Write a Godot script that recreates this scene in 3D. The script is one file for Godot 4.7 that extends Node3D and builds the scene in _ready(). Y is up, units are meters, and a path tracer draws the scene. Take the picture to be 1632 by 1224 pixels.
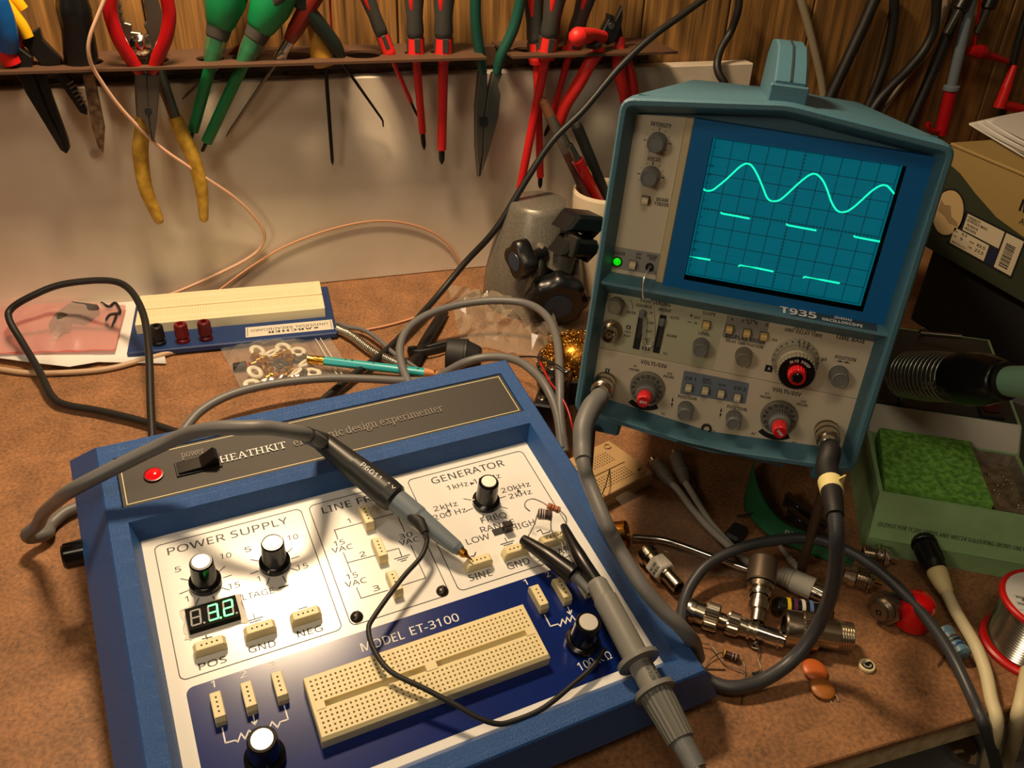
extends Node3D
# Electronics workbench: trainer, oscilloscope, tools in a rack, loose parts.
var mats := {}
var grp := 0
var used := {}
var sans: SystemFont
var serif: SystemFont
var bold: SystemFont

# ---------- naming and grouping ----------
func numbered(par: Node, called: String) -> String:
	var key := str(par.get_instance_id()) + called
	var n: int = used.get(key, 0)
	used[key] = n + 1
	return called if n == 0 else "%s_%03d" % [called, n]

func thing(called: String, label: String, category: String, group := "", at := Vector3.ZERO, basis := Basis.IDENTITY) -> Node3D:
	var o := Node3D.new()
	o.name = numbered(self, called)
	add_child(o)
	o.transform = Transform3D(basis, at)
	tag(o, label, category, group)
	return o

func tag(o: Node, label: String, category: String, group := "", kind := "") -> Node:
	o.set_meta("label", label)
	o.set_meta("category", category)
	if group != "": o.set_meta("group", group)
	if kind != "": o.set_meta("kind", kind)
	return o

func obj(called: String, st: SurfaceTool, m: Material, par: Node = null) -> MeshInstance3D:
	var p: Node = self if par == null else par
	st.generate_normals()
	var o := MeshInstance3D.new()
	o.mesh = st.commit()
	o.material_override = m
	o.name = numbered(p, called)
	p.add_child(o)
	return o

func struct(called: String, st: SurfaceTool, m: Material, par: Node = null) -> MeshInstance3D:
	var o := obj(called, st, m, par)
	if par == null: o.set_meta("kind", "structure")
	return o

# one-mesh thing
func solo(called: String, st: SurfaceTool, m: Material, label: String, category: String, group := "") -> MeshInstance3D:
	var o := obj(called, st, m)
	tag(o, label, category, group)
	return o

func S() -> SurfaceTool:
	var st := SurfaceTool.new()
	st.begin(Mesh.PRIMITIVE_TRIANGLES)
	return st

# ---------- materials ----------
func C8(r: float, g: float, b: float, a := 255.0) -> Color:
	return Color(r / 255.0, g / 255.0, b / 255.0, a / 255.0)

func mat(key: String, c := Color.WHITE, rough := 0.6, metal := 0.0, spec := 0.5) -> StandardMaterial3D:
	if mats.has(key): return mats[key]
	var m := StandardMaterial3D.new()
	m.albedo_color = c
	m.roughness = rough
	m.metallic = metal
	m.metallic_specular = spec
	mats[key] = m
	return m

func emis(key: String, c: Color, e: Color, k: float, rough := 0.4) -> StandardMaterial3D:
	var m := mat(key, c, rough)
	m.emission_enabled = true
	m.emission = e
	m.emission_energy_multiplier = k
	return m

func clear(key: String, c: Color, rough := 0.08) -> StandardMaterial3D:
	var m := mat(key, c, rough)
	m.transparency = BaseMaterial3D.TRANSPARENCY_ALPHA
	return m

func noise_img(w: int, h: int, freq: float, sd: int, oct := 3, sx := 1.0, sy := 1.0) -> PackedFloat32Array:
	var n := FastNoiseLite.new()
	n.seed = sd
	n.noise_type = FastNoiseLite.TYPE_SIMPLEX_SMOOTH
	n.frequency = freq
	n.fractal_octaves = oct
	var out := PackedFloat32Array()
	out.resize(w * h)
	var i := 0
	for y in h:
		for x in w:
			out[i] = n.get_noise_2d(x * sx, y * sy)
			i += 1
	return out

func bump(m: StandardMaterial3D, freq: float, sc: float, strength: float, sd: int, cellular := false) -> void:
	var n := FastNoiseLite.new()
	n.seed = sd
	n.noise_type = FastNoiseLite.TYPE_CELLULAR if cellular else FastNoiseLite.TYPE_SIMPLEX
	n.frequency = freq
	n.fractal_octaves = 3
	var im := n.get_seamless_image(256, 256)
	im.convert(Image.FORMAT_RGBA8)
	im.bump_map_to_normal_map(strength)
	m.normal_enabled = true
	m.normal_texture = ImageTexture.create_from_image(im)
	m.normal_scale = 1.0
	m.uv1_triplanar = true
	m.uv1_scale = Vector3.ONE * sc

# blotchy colour: two tones mixed by noise, triplanar in object space
func mottle(m: StandardMaterial3D, c0: Color, c1: Color, freq: float, sc: float, sd: int, world := false) -> void:
	var n := FastNoiseLite.new()
	n.seed = sd
	n.noise_type = FastNoiseLite.TYPE_SIMPLEX_SMOOTH
	n.frequency = freq
	n.fractal_octaves = 4
	var im := n.get_seamless_image(256, 256)
	var px := im.get_data()
	var d := PackedByteArray()
	d.resize(256 * 256 * 3)
	var ch := px.size() / (256 * 256)
	for i in 256 * 256:
		var t := px[i * ch] / 255.0
		var c := c0.lerp(c1, t)
		d[i * 3] = int(c.r * 255.0); d[i * 3 + 1] = int(c.g * 255.0); d[i * 3 + 2] = int(c.b * 255.0)
	m.albedo_color = Color.WHITE
	m.albedo_texture = ImageTexture.create_from_image(Image.create_from_data(256, 256, false, Image.FORMAT_RGB8, d))
	m.uv1_triplanar = true
	m.uv1_world_triplanar = world
	m.uv1_scale = Vector3.ONE * sc

# ---------- geometry ----------
func g_flat(st: SurfaceTool) -> void:
	st.set_smooth_group(-1)

func g_smooth(st: SurfaceTool) -> void:
	grp += 1
	st.set_smooth_group(grp)

func tri(st: SurfaceTool, a: Vector3, b: Vector3, c: Vector3) -> void:
	st.add_vertex(a); st.add_vertex(b); st.add_vertex(c)

# corners counter-clockwise seen from outside (we emit clockwise for Godot)
func quad(st: SurfaceTool, a: Vector3, b: Vector3, c: Vector3, d: Vector3) -> void:
	tri(st, a, c, b); tri(st, a, d, c)

func box(st: SurfaceTool, c: Vector3, s: Vector3, bs := Basis.IDENTITY, bev := 0.0) -> void:
	g_flat(st)
	var h := s * 0.5
	if bev <= 0.0:
		var p := []
		for i in 8:
			p.append(c + bs * Vector3(h.x * (1 if i & 1 else -1), h.y * (1 if i & 2 else -1), h.z * (1 if i & 4 else -1)))
		quad(st, p[4], p[5], p[7], p[6]); quad(st, p[1], p[0], p[2], p[3])
		quad(st, p[5], p[1], p[3], p[7]); quad(st, p[0], p[4], p[6], p[2])
		quad(st, p[6], p[7], p[3], p[2]); quad(st, p[0], p[1], p[5], p[4])
		return
	bev = min(bev, min(h.x, min(h.y, h.z)) * 0.9)
	# three points per corner: inset on each axis
	var q := {}
	for i in 8:
		var sg := Vector3(1 if i & 1 else -1, 1 if i & 2 else -1, 1 if i & 4 else -1)
		for ax in 3:
			var v := Vector3(h.x, h.y, h.z)
			for k in 3:
				if k != ax: v[k] -= bev
			q[i * 3 + ax] = c + bs * (v * sg)
	for ax in 3:
		var u := (ax + 1) % 3
		var w := (ax + 2) % 3
		for sgn: int in [0, 1]:
			var b0 := (sgn << ax)
			var i0 := b0
			var i1 := b0 | (1 << u)
			var i2 := b0 | (1 << u) | (1 << w)
			var i3 := b0 | (1 << w)
			if sgn == 1: quad(st, q[i0 * 3 + ax], q[i1 * 3 + ax], q[i2 * 3 + ax], q[i3 * 3 + ax])
			else: quad(st, q[i3 * 3 + ax], q[i2 * 3 + ax], q[i1 * 3 + ax], q[i0 * 3 + ax])
	# edges: along axis ax, between faces u and w
	for ax in 3:
		var u := (ax + 1) % 3
		var w := (ax + 2) % 3
		for su: int in [0, 1]:
			for sw: int in [0, 1]:
				var i0: int = (su << u) | (sw << w)
				var i1: int = i0 | (1 << ax)
				eq(st, q[i0 * 3 + u], q[i1 * 3 + u], q[i1 * 3 + w], q[i0 * 3 + w], c)
	for i in 8:
		et(st, q[i * 3], q[i * 3 + 1], q[i * 3 + 2], c)

# quad / tri oriented away from point o
func eq(st: SurfaceTool, a: Vector3, b: Vector3, c: Vector3, d: Vector3, o: Vector3) -> void:
	if (b - a).cross(c - a).dot((a + c) * 0.5 - o) >= 0.0: quad(st, a, b, c, d)
	else: quad(st, d, c, b, a)

func et(st: SurfaceTool, a: Vector3, b: Vector3, c: Vector3, o: Vector3) -> void:
	if (b - a).cross(c - a).dot((a + b + c) / 3.0 - o) >= 0.0: tri(st, a, c, b)
	else: tri(st, a, b, c)

func perp(d: Vector3) -> Vector3:
	var r := Vector3.UP if absf(d.y) < 0.9 else Vector3.RIGHT
	return d.cross(r).normalized()

# surface of revolution from a along dir; prof = [[dist, radius], ...]; sharp between segments unless soft
func lathe(st: SurfaceTool, a: Vector3, dir: Vector3, prof: Array, n := 24, soft := false, flute := 0.0, squash := 1.0, side := Vector3.ZERO) -> void:
	var d := dir.normalized()
	var u := perp(d) if side == Vector3.ZERO else (side - d * side.dot(d)).normalized()
	var w := d.cross(u)
	if soft: g_smooth(st)
	for k in prof.size() - 1:
		if not soft: g_smooth(st)
		var p0: Array = prof[k]
		var p1: Array = prof[k + 1]
		if flute > 0.0: g_flat(st)
		for i in n:
			var t0 := TAU * i / n
			var t1 := TAU * (i + 1) / n
			var f0 := 1.0 - (flute if i % 2 == 0 else 0.0)
			var f1 := 1.0 - (flute if i % 2 == 1 else 0.0)
			var e0 := (u * cos(t0) + w * sin(t0) * squash) * f0
			var e1 := (u * cos(t1) + w * sin(t1) * squash) * f1
			var A: Vector3 = a + d * p0[0] + e0 * p0[1]
			var B: Vector3 = a + d * p0[0] + e1 * p0[1]
			var Cc: Vector3 = a + d * p1[0] + e1 * p1[1]
			var Dd: Vector3 = a + d * p1[0] + e0 * p1[1]
			if p0[1] < 1e-7: tri(st, A, Dd, Cc)
			elif p1[1] < 1e-7: tri(st, A, Dd, B)
			else: quad(st, A, B, Cc, Dd)

func cyl(st: SurfaceTool, a: Vector3, b: Vector3, r0: float, r1 := -1.0, n := 16, bev := 0.0) -> void:
	if r1 < 0.0: r1 = r0
	var l := (b - a).length()
	if bev > 0.0: lathe(st, a, b - a, [[0, 0], [0, r0 - bev], [bev, r0], [l - bev, r1], [l, r1 - bev], [l, 0]], n)
	else: lathe(st, a, b - a, [[0, 0], [0, r0], [l, r1], [l, 0]], n)

# Catmull-Rom resampling
func curve(pts: Array, sub := 6) -> Array:
	var out := []
	var n := pts.size()
	for i in n - 1:
		var p0: Vector3 = pts[max(i - 1, 0)]
		var p1: Vector3 = pts[i]
		var p2: Vector3 = pts[i + 1]
		var p3: Vector3 = pts[min(i + 2, n - 1)]
		for k in sub:
			var t := float(k) / sub
			out.append(0.5 * (2.0 * p1 + (p2 - p0) * t + (2.0 * p0 - 5.0 * p1 + 4.0 * p2 - p3) * t * t + (3.0 * p1 - p0 - 3.0 * p2 + p3) * t * t * t))
	out.append(pts[n - 1])
	return out

# tube along points; rad float or array (one per point); flat squashes along side axis
func tube(st: SurfaceTool, pts: Array, rad, n := 10, caps := true, squash := 1.0, side := Vector3.ZERO) -> void:
	g_smooth(st)
	var m := pts.size()
	var prev := Vector3.ZERO
	var rings := []
	for i in m:
		var d: Vector3 = (pts[min(i + 1, m - 1)] - pts[max(i - 1, 0)]).normalized()
		var u: Vector3
		if side != Vector3.ZERO: u = (side - d * side.dot(d)).normalized()
		elif i == 0: u = perp(d)
		else: u = (prev - d * prev.dot(d)).normalized()
		prev = u
		var w := d.cross(u)
		var r: float = rad[i] if rad is Array else rad
		var ring := []
		for k in n:
			var t := TAU * k / n
			ring.append(pts[i] + (u * cos(t) + w * sin(t) * squash) * r)
		rings.append(ring)
	for i in m - 1:
		for k in n:
			var k1 := (k + 1) % n
			quad(st, rings[i][k], rings[i][k1], rings[i + 1][k1], rings[i + 1][k])
	if caps:
		g_smooth(st)
		for k in n:
			tri(st, pts[0], rings[0][k], rings[0][(k + 1) % n])
			tri(st, pts[m - 1], rings[m - 1][(k + 1) % n], rings[m - 1][k])

func cable(called: String, pts: Array, r: float, m: Material, label: String, category := "cable", par: Node = null, group := "", sub := 8, n := 10) -> MeshInstance3D:
	var st := S()
	tube(st, curve(pts, sub), r, n)
	var o := obj(called, st, m, par)
	if par == null: tag(o, label, category, group)
	return o

# radii array resampled like curve()
func rads(r: Array, sub := 6) -> Array:
	var out := []
	for i in r.size() - 1:
		for k in sub:
			out.append(lerpf(r[i], r[i + 1], float(k) / sub))
	out.append(r[r.size() - 1])
	return out

# extruded outline: polygon (x,y) in frame, thickness along frame z (0..th), bevel on both rims
func prism(st: SurfaceTool, poly: PackedVector2Array, fr: Transform3D, th: float, bev := 0.0) -> void:
	if Geometry2D.is_polygon_clockwise(poly): poly.reverse()
	g_flat(st)
	var ins := poly
	if bev > 0.0:
		var off := Geometry2D.offset_polygon(poly, -bev, Geometry2D.JOIN_MITER)
		if off.size() == 1 and off[0].size() == poly.size():
			# align start
			var best := 0
			for i in off[0].size():
				if off[0][i].distance_to(poly[0]) < off[0][best].distance_to(poly[0]): best = i
			ins = PackedVector2Array()
			for i in poly.size(): ins.append(off[0][(best + i) % poly.size()])
			if Geometry2D.is_polygon_clockwise(ins): bev = 0.0; ins = poly
		else: bev = 0.0
	var ix := Geometry2D.triangulate_polygon(ins)
	for i in range(0, ix.size(), 3):
		var a := ins[ix[i]]
		var b := ins[ix[i + 1]]
		var c := ins[ix[i + 2]]
		if (b - a).cross(c - a) < 0.0:
			var tmp := b
			b = c
			c = tmp
		tri(st, fr * Vector3(a.x, a.y, th), fr * Vector3(c.x, c.y, th), fr * Vector3(b.x, b.y, th))
		tri(st, fr * Vector3(a.x, a.y, 0), fr * Vector3(b.x, b.y, 0), fr * Vector3(c.x, c.y, 0))
	var m := poly.size()
	for i in m:
		var j := (i + 1) % m
		var a := poly[i]
		var b := poly[j]
		quad(st, fr * Vector3(a.x, a.y, bev), fr * Vector3(b.x, b.y, bev), fr * Vector3(b.x, b.y, th - bev), fr * Vector3(a.x, a.y, th - bev))
		if bev > 0.0:
			var c := ins[i]
			var d := ins[j]
			quad(st, fr * Vector3(a.x, a.y, th - bev), fr * Vector3(b.x, b.y, th - bev), fr * Vector3(d.x, d.y, th), fr * Vector3(c.x, c.y, th))
			quad(st, fr * Vector3(c.x, c.y, 0), fr * Vector3(d.x, d.y, 0), fr * Vector3(b.x, b.y, bev), fr * Vector3(a.x, a.y, bev))

func rrect(w: float, h: float, r: float, k := 4) -> PackedVector2Array:
	var p := PackedVector2Array()
	for c in 4:
		var cx := (w / 2 - r) * (1 if c == 0 or c == 3 else -1)
		var cy := (h / 2 - r) * (1 if c < 2 else -1)
		for i in k + 1:
			var t := PI / 2 * c + PI / 2 * i / k
			p.append(Vector2(cx + r * cos(t), cy + r * sin(t)))
	return p

# skin between closed rings of equal size (each an Array of Vector3), optional end caps (fans)
func skin(st: SurfaceTool, rings: Array, smooth := false, cap0 := false, cap1 := false) -> void:
	if smooth: g_smooth(st)
	else: g_flat(st)
	for i in rings.size() - 1:
		var n: int = rings[i].size()
		for k in n:
			var k1 := (k + 1) % n
			quad(st, rings[i][k], rings[i][k1], rings[i + 1][k1], rings[i + 1][k])
	g_flat(st)
	for e in [0, 1]:
		if (e == 0 and cap0) or (e == 1 and cap1):
			var r: Array = rings[0] if e == 0 else rings[rings.size() - 1]
			var c := Vector3.ZERO
			for v in r: c += v
			c /= r.size()
			for k in r.size():
				if e == 1: tri(st, c, r[(k + 1) % r.size()], r[k])
				else: tri(st, c, r[k], r[(k + 1) % r.size()])

# flat print: stroke between points on a plane with normal nrm
func strokes(st: SurfaceTool, pts: Array, w: float, nrm: Vector3, closed := false) -> void:
	g_flat(st)
	var m := pts.size()
	for i in (m if closed else m - 1):
		var a: Vector3 = pts[i]
		var b: Vector3 = pts[(i + 1) % m]
		var d := (b - a).normalized()
		var s := nrm.cross(d) * w * 0.5
		a -= d * w * 0.5
		b += d * w * 0.5
		quad(st, a - s, b - s, b + s, a + s)

func disc(st: SurfaceTool, c: Vector3, nrm: Vector3, r0: float, r1: float, n := 20, a0 := 0.0, a1 := TAU) -> void:
	g_flat(st)
	var u := perp(nrm)
	var w := nrm.cross(u)
	for i in n:
		var t0 := lerpf(a0, a1, float(i) / n)
		var t1 := lerpf(a0, a1, float(i + 1) / n)
		var e0 := u * cos(t0) + w * sin(t0)
		var e1 := u * cos(t1) + w * sin(t1)
		if r0 <= 0.0: tri(st, c, c + e1 * r1, c + e0 * r1)
		else: quad(st, c + e0 * r0, c + e0 * r1, c + e1 * r1, c + e1 * r0)

# lettering between a (left end of baseline) and b (right end); cap = capital height; flat on plane nrm
func txt(st: SurfaceTool, s: String, a: Vector3, b: Vector3, cap: float, nrm: Vector3, font: Font = null, bold := 0.0) -> void:
	var tm := TextMesh.new()
	tm.font = font if font else sans
	tm.font_size = 32
	tm.pixel_size = 0.01
	tm.depth = 0.0
	tm.curve_step = 2.0
	tm.text = s
	var arr := tm.get_mesh_arrays()
	var vs: PackedVector3Array = arr[Mesh.ARRAY_VERTEX]
	var ix: PackedInt32Array = arr[Mesh.ARRAY_INDEX]
	if vs.size() == 0: return
	var mn := vs[0]
	var mx := vs[0]
	for v in vs:
		mn = mn.min(v); mx = mx.max(v)
	var base := -0.0
	var right := (b - a).normalized()
	var up := nrm.cross(right).normalized()
	var sx := (b - a).length() / (mx.x - mn.x)
	# cap height of the sans fonts is ~0.714 em
	var sy := cap / (0.714 * 0.32)
	# baseline: capital letters sit on it; use lowest vertex unless descenders present
	var desc := false
	for ch in "gjpqyQ,;": if s.contains(ch): desc = true
	base = mn.y
	if desc: base = mx.y - 0.714 * 0.32 if mx.y - mn.y > 0.714 * 0.32 else mn.y
	g_flat(st)
	var P := func(v: Vector3) -> Vector3: return a + right * (v.x - mn.x) * sx + up * (v.y - base) * sy
	var tn := ix.size() / 3 if ix.size() > 0 else vs.size() / 3
	for t in tn:
		var q := []
		for k in 3: q.append(P.call(vs[ix[t * 3 + k]] if ix.size() > 0 else vs[t * 3 + k]))
		if (q[1] - q[0]).cross(q[2] - q[0]).dot(nrm) > 0.0: tri(st, q[0], q[2], q[1])
		else: tri(st, q[0], q[1], q[2])

func look(dir: Vector3, upv := Vector3.UP) -> Basis:
	# basis with z along dir
	var z := dir.normalized()
	var x := upv.cross(z)
	if x.length() < 1e-4: x = Vector3.RIGHT
	x = x.normalized()
	return Basis(x, z.cross(x), z)


# ---------- coordinates of the two instruments (millimetres on their own faces) ----------
func tp(x: float, y: float, z: float) -> Vector3:   # trainer: x right, y to the back, z off the panel
	return Vector3(x - 57.5, z - -67.057, 60.0 - y) / 1000.0

func sp(x: float, y: float, z: float) -> Vector3:   # oscilloscope: x right, y up, z out of the face
	return Vector3(x + 16.5, y + 150.0, z + 200.0) / 1000.0

func _ready() -> void:
	# camera
	var cam := Camera3D.new()
	cam.name = "camera"
	cam.fov = 48.2751
	cam.near = 0.01
	cam.far = 20.0
	cam.transform = Transform3D(Basis(Vector3(0.951247, 0.037950, 0.306087), Vector3(0.134853, 0.841346, -0.523404), Vector3(-0.277388, 0.539163, 0.795210)), Vector3(0.0000, 0.4144, 0.8537))
	add_child(cam)
	cam.current = true
	# environment
	var we := WorldEnvironment.new()
	we.name = "environment"
	var env := Environment.new()
	env.background_mode = Environment.BG_COLOR
	env.background_color = C8(30, 26, 22)
	env.tonemap_mode = Environment.TONE_MAPPER_LINEAR
	env.tonemap_exposure = 1.0
	env.sdfgi_enabled = true
	env.ssao_enabled = true
	env.ssil_enabled = true
	we.environment = env
	add_child(we)
	# lights: a warm work lamp over the tool rack and a dim ceiling lamp in the room behind
	area_lamp("work_lamp_light", Vector3(0.02, 0.75, 0.2), Vector2(0.13, 0.09), Vector3.DOWN, Color(1.0, 0.87, 0.7), 0.72)
	area_lamp("ceiling_lamp_light", Vector3(-0.25, 1.685, 1.15), Vector2(0.6, 0.3), Vector3.DOWN, Color(1.0, 0.92, 0.8), 0.42)
	area_lamp("floor_lamp_light", Vector3(-0.93, 0.86, 1.1), Vector2(0.3, 0.3), Vector3(0.78, -0.42, -0.46), Color(1.0, 0.92, 0.8), 0.3)
	sans = SystemFont.new()
	sans.font_names = PackedStringArray(["Droid Sans"])
	bold = SystemFont.new()
	bold.font_names = PackedStringArray(["Droid Sans"])
	bold.font_weight = 700
	serif = SystemFont.new()
	serif.font_names = PackedStringArray(["Droid Serif"])
	materials()
	room()
	lamps()
	floor_lamp()
	drawer_unit()
	trainer()
	scope()
	tools()
	left_side()
	middle()
	right_side()
	loose_parts()
	cables()

func area_lamp(called: String, at: Vector3, size: Vector2, dir: Vector3, col: Color, energy: float) -> void:
	var l := AreaLight3D.new()
	l.name = called
	l.light_color = col
	l.light_energy = energy
	l.area_size = size
	l.area_range = 6.0
	l.shadow_enabled = true
	add_child(l)
	l.look_at_from_position(at, at + dir, Vector3.BACK if absf(dir.y) > 0.9 else Vector3.UP)

func materials() -> void:
	# hardboard bench top
	var n := 1024
	var f0 := noise_img(n / 4, n / 4, 0.03, 3, 4)
	var f1 := noise_img(n / 2, n / 2, 0.16, 8, 3)
	var d := PackedByteArray()
	d.resize(n * n * 3)
	var rng := RandomNumberGenerator.new()
	rng.seed = 11
	var dark := PackedFloat32Array()
	dark.resize(n * n)
	for k in 9000:
		var x := rng.randf() * n
		var y := rng.randf() * n
		var a := rng.randf() * TAU
		var l := rng.randi_range(4, 15)
		var s := rng.randf_range(0.08, 0.34) * (1.0 if rng.randf() < 0.72 else -0.6)
		for i in l:
			a += rng.randf_range(-0.25, 0.25)
			x += cos(a); y += sin(a)
			var q := posmod(int(y), n) * n + posmod(int(x), n)
			dark[q] = clampf(dark[q] + s, -0.3, 0.6)
	for y in n:
		for x in n:
			var q := y * n + x
			var v: float = 1.0 + 0.16 * f0[(y / 4) * (n / 4) + x / 4] + 0.2 * f1[(y / 2) * (n / 2) + x / 2] - dark[q]
			d[q * 3] = clampi(int(142 * v), 0, 255); d[q * 3 + 1] = clampi(int(101 * v), 0, 255); d[q * 3 + 2] = clampi(int(68 * v), 0, 255)
	var hb := mat("hardboard", Color.WHITE, 0.55)
	hb.albedo_texture = ImageTexture.create_from_image(Image.create_from_data(n, n, false, Image.FORMAT_RGB8, d))
	hb.uv1_triplanar = true
	hb.uv1_world_triplanar = true
	hb.uv1_scale = Vector3.ONE * 3.2
	# oak-print wall planks: grain runs upwards (image v = world y)
	n = 512
	var g0 := noise_img(n, n, 0.006, 21, 3, 1.0, 0.12)
	var g1 := noise_img(n, n, 0.06, 22, 3, 1.0, 0.04)
	var g2 := noise_img(n, n, 0.25, 23, 2, 1.0, 0.03)
	d.resize(n * n * 3)
	for q in n * n:
		var ring := sin(g0[q] * 20.0) * 0.5 + 0.5
		var v := 0.74 + 0.2 * ring + 0.26 * g1[q] - 0.3 * maxf(g2[q], 0.0)
		d[q * 3] = clampi(int(168 * v), 0, 255); d[q * 3 + 1] = clampi(int(122 * v), 0, 255); d[q * 3 + 2] = clampi(int(66 * v), 0, 255)
	var oak := mat("oak", Color.WHITE, 0.5)
	oak.albedo_texture = ImageTexture.create_from_image(Image.create_from_data(n, n, false, Image.FORMAT_RGB8, d))
	oak.uv1_triplanar = true
	oak.uv1_world_triplanar = true
	oak.uv1_scale = Vector3(2.5, 2.5, 2.5)
	# plywood edge
	var ply := mat("ply", Color.WHITE, 0.7)
	mottle(ply, C8(170, 150, 110), C8(215, 200, 165), 0.05, 8.0, 31, true)
	# white hardboard splashback with faint grime
	var wb := mat("whiteboard", Color.WHITE, 0.45)
	mottle(wb, C8(206, 192, 172), C8(226, 214, 196), 0.012, 2.5, 32, true)
	# trainer case: pebbled blue plastic
	var tb := mat("trainer_blue", C8(38, 84, 148), 0.42)
	bump(tb, 0.09, 60.0, 5.0, 5, false)
	mat("panel_white", C8(232, 232, 228), 0.22)
	mat("panel_blue", C8(10, 34, 104), 0.2)
	mat("ink", C8(22, 24, 34), 0.5)
	mat("ink_white", C8(228, 228, 224), 0.5)
	mat("ink_grey", C8(120, 112, 104), 0.5)
	mat("ink_cream", C8(214, 205, 160), 0.5)
	mat("nameplate", C8(48, 45, 40), 0.62)
	mat("cream_block", C8(226, 212, 164), 0.45)
	mat("cream_dark", C8(26, 22, 16), 0.8)
	mat("black", C8(18, 18, 19), 0.32)
	mat("black_matte", C8(22, 22, 23), 0.6)
	mat("rubber", C8(26, 26, 27), 0.55)
	mat("knob_black", C8(14, 14, 16), 0.18)
	mat("brushed", C8(230, 228, 220), 0.42, 0.85)
	mat("chrome", C8(214, 208, 196), 0.13, 1.0)
	mat("nickel", C8(196, 186, 168), 0.24, 1.0)
	mat("steel", C8(130, 124, 114), 0.38, 1.0)
	mat("tool_steel", C8(112, 106, 98), 0.42, 0.8)
	mat("dark_steel", C8(36, 34, 32), 0.45, 0.6)
	mat("gold", C8(226, 172, 74), 0.2, 1.0)
	mat("brass_dark", C8(160, 112, 42), 0.32, 1.0)
	mat("grey_cable", C8(104, 104, 104), 0.45)
	mat("grey_boot", C8(98, 100, 100), 0.5)
	mat("dark_cable", C8(58, 60, 64), 0.4)
	mat("probe_grey", C8(122, 122, 117), 0.42)
	mat("probe_blue_grey", C8(108, 120, 130), 0.4)
	mat("black_cord", C8(24, 23, 22), 0.5)
	mat("red_plastic", C8(206, 24, 26), 0.35)
	mat("red_rubber", C8(222, 36, 32), 0.5)
	mat("red_dark", C8(168, 16, 22), 0.35)
	mat("white_plastic", C8(226, 222, 210), 0.4)
	mat("cream_plastic", C8(226, 208, 178), 0.45)

func room() -> void:
	# back wall: backing plus grooved oak planks
	var st := S()
	box(st, Vector3(0.2, 0.475, -0.046), Vector3(3.2, 2.45, 0.04))
	var wall := struct("wall_back", st, mat("groove_dark", C8(40, 24, 12), 0.8))
	var xs := [-1.38, -1.17, -1.02, -0.86, -0.68, -0.55, -0.39, -0.285, -0.165, -0.055, 0.062, 0.172, 0.306, 0.432, 0.534, 0.64, 0.744, 0.923, 1.03, 1.21, 1.38, 1.56, 1.78]
	for i in xs.size() - 1:
		st = S()
		var w: float = xs[i + 1] - xs[i]
		box(st, Vector3((xs[i] + xs[i + 1]) / 2, 0.475, -0.0235), Vector3(w - 0.0016, 2.44, 0.007), Basis.IDENTITY, 0.0014)
		obj("plank", st, mat("oak"), wall)
	var paint := mat("wall_paint", C8(176, 160, 138), 0.8)
	st = S(); box(st, Vector3(-1.42, 0.475, 1.2), Vector3(0.06, 2.45, 2.5)); struct("wall_left", st, paint)
	st = S(); box(st, Vector3(1.81, 0.475, 1.2), Vector3(0.06, 2.45, 2.5)); struct("wall_right", st, paint)
	st = S(); box(st, Vector3(0.2, 0.475, 2.47), Vector3(3.2, 2.45, 0.06)); struct("wall_front", st, paint)
	st = S(); box(st, Vector3(0.2, 1.73, 1.2), Vector3(3.3, 0.06, 2.6)); struct("ceiling", st, mat("ceiling_paint", C8(220, 214, 204), 0.9))
	st = S(); box(st, Vector3(0.2, -0.78, 1.2), Vector3(3.3, 0.06, 2.6)); struct("floor", st, mat("floor_vinyl", C8(86, 82, 76), 0.6))
	# white splashback standing on the bench
	st = S()
	box(st, Vector3(-0.42, 0.1065, -0.009), Vector3(1.966, 0.213, 0.018), Basis.IDENTITY, 0.0012)
	var sb := solo("splashback", st, mat("whiteboard"), "white painted board standing on the bench against the wood panelling", "board")
	for u in [Vector3(-0.1166, 0.1535, -0.0000), Vector3(0.3979, 0.2276, 0.0000) + Vector3(0.1, -0.06, 0)]:
		st = S()
		var c := Vector3(u.x, u.y, 0.0)
		lathe(st, c, Vector3.BACK, [[0.0, 0.0055], [0.0006, 0.0055], [0.0012, 0.0042], [0.0012, 0.0]], 20)
		for a in [0.4, 1.97]: box(st, c + Vector3(0, 0, 0.0011), Vector3(0.0055, 0.0011, 0.0006), Basis(Vector3.BACK, a))
		obj("screw", st, mat("screw_dull", C8(190, 180, 162), 0.45, 0.4), sb)
	# bench
	var b := thing("workbench", "brown hardboard workbench top with pale plywood front edge", "workbench", "", Vector3(0.2, 0, 0.3))
	var off := Vector3(-0.2, 0, -0.3)
	st = S(); box(st, off + Vector3(0.2, -0.0025, 0.3135), Vector3(3.14, 0.005, 0.663), Basis.IDENTITY, 0.0008); obj("top", st, mat("hardboard"), b)
	st = S(); box(st, off + Vector3(0.2, -0.0145, 0.3125), Vector3(3.14, 0.019, 0.66)); obj("core", st, mat("ply"), b)
	for x in [-1.3, 1.7]:
		st = S(); box(st, off + Vector3(x, -0.387, 0.1), Vector3(0.06, 0.726, 0.06), Basis.IDENTITY, 0.002); obj("leg", st, mat("ply"), b)
		st = S(); box(st, off + Vector3(x, -0.387, 0.58), Vector3(0.06, 0.726, 0.06), Basis.IDENTITY, 0.002); obj("leg", st, mat("ply"), b)

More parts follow.
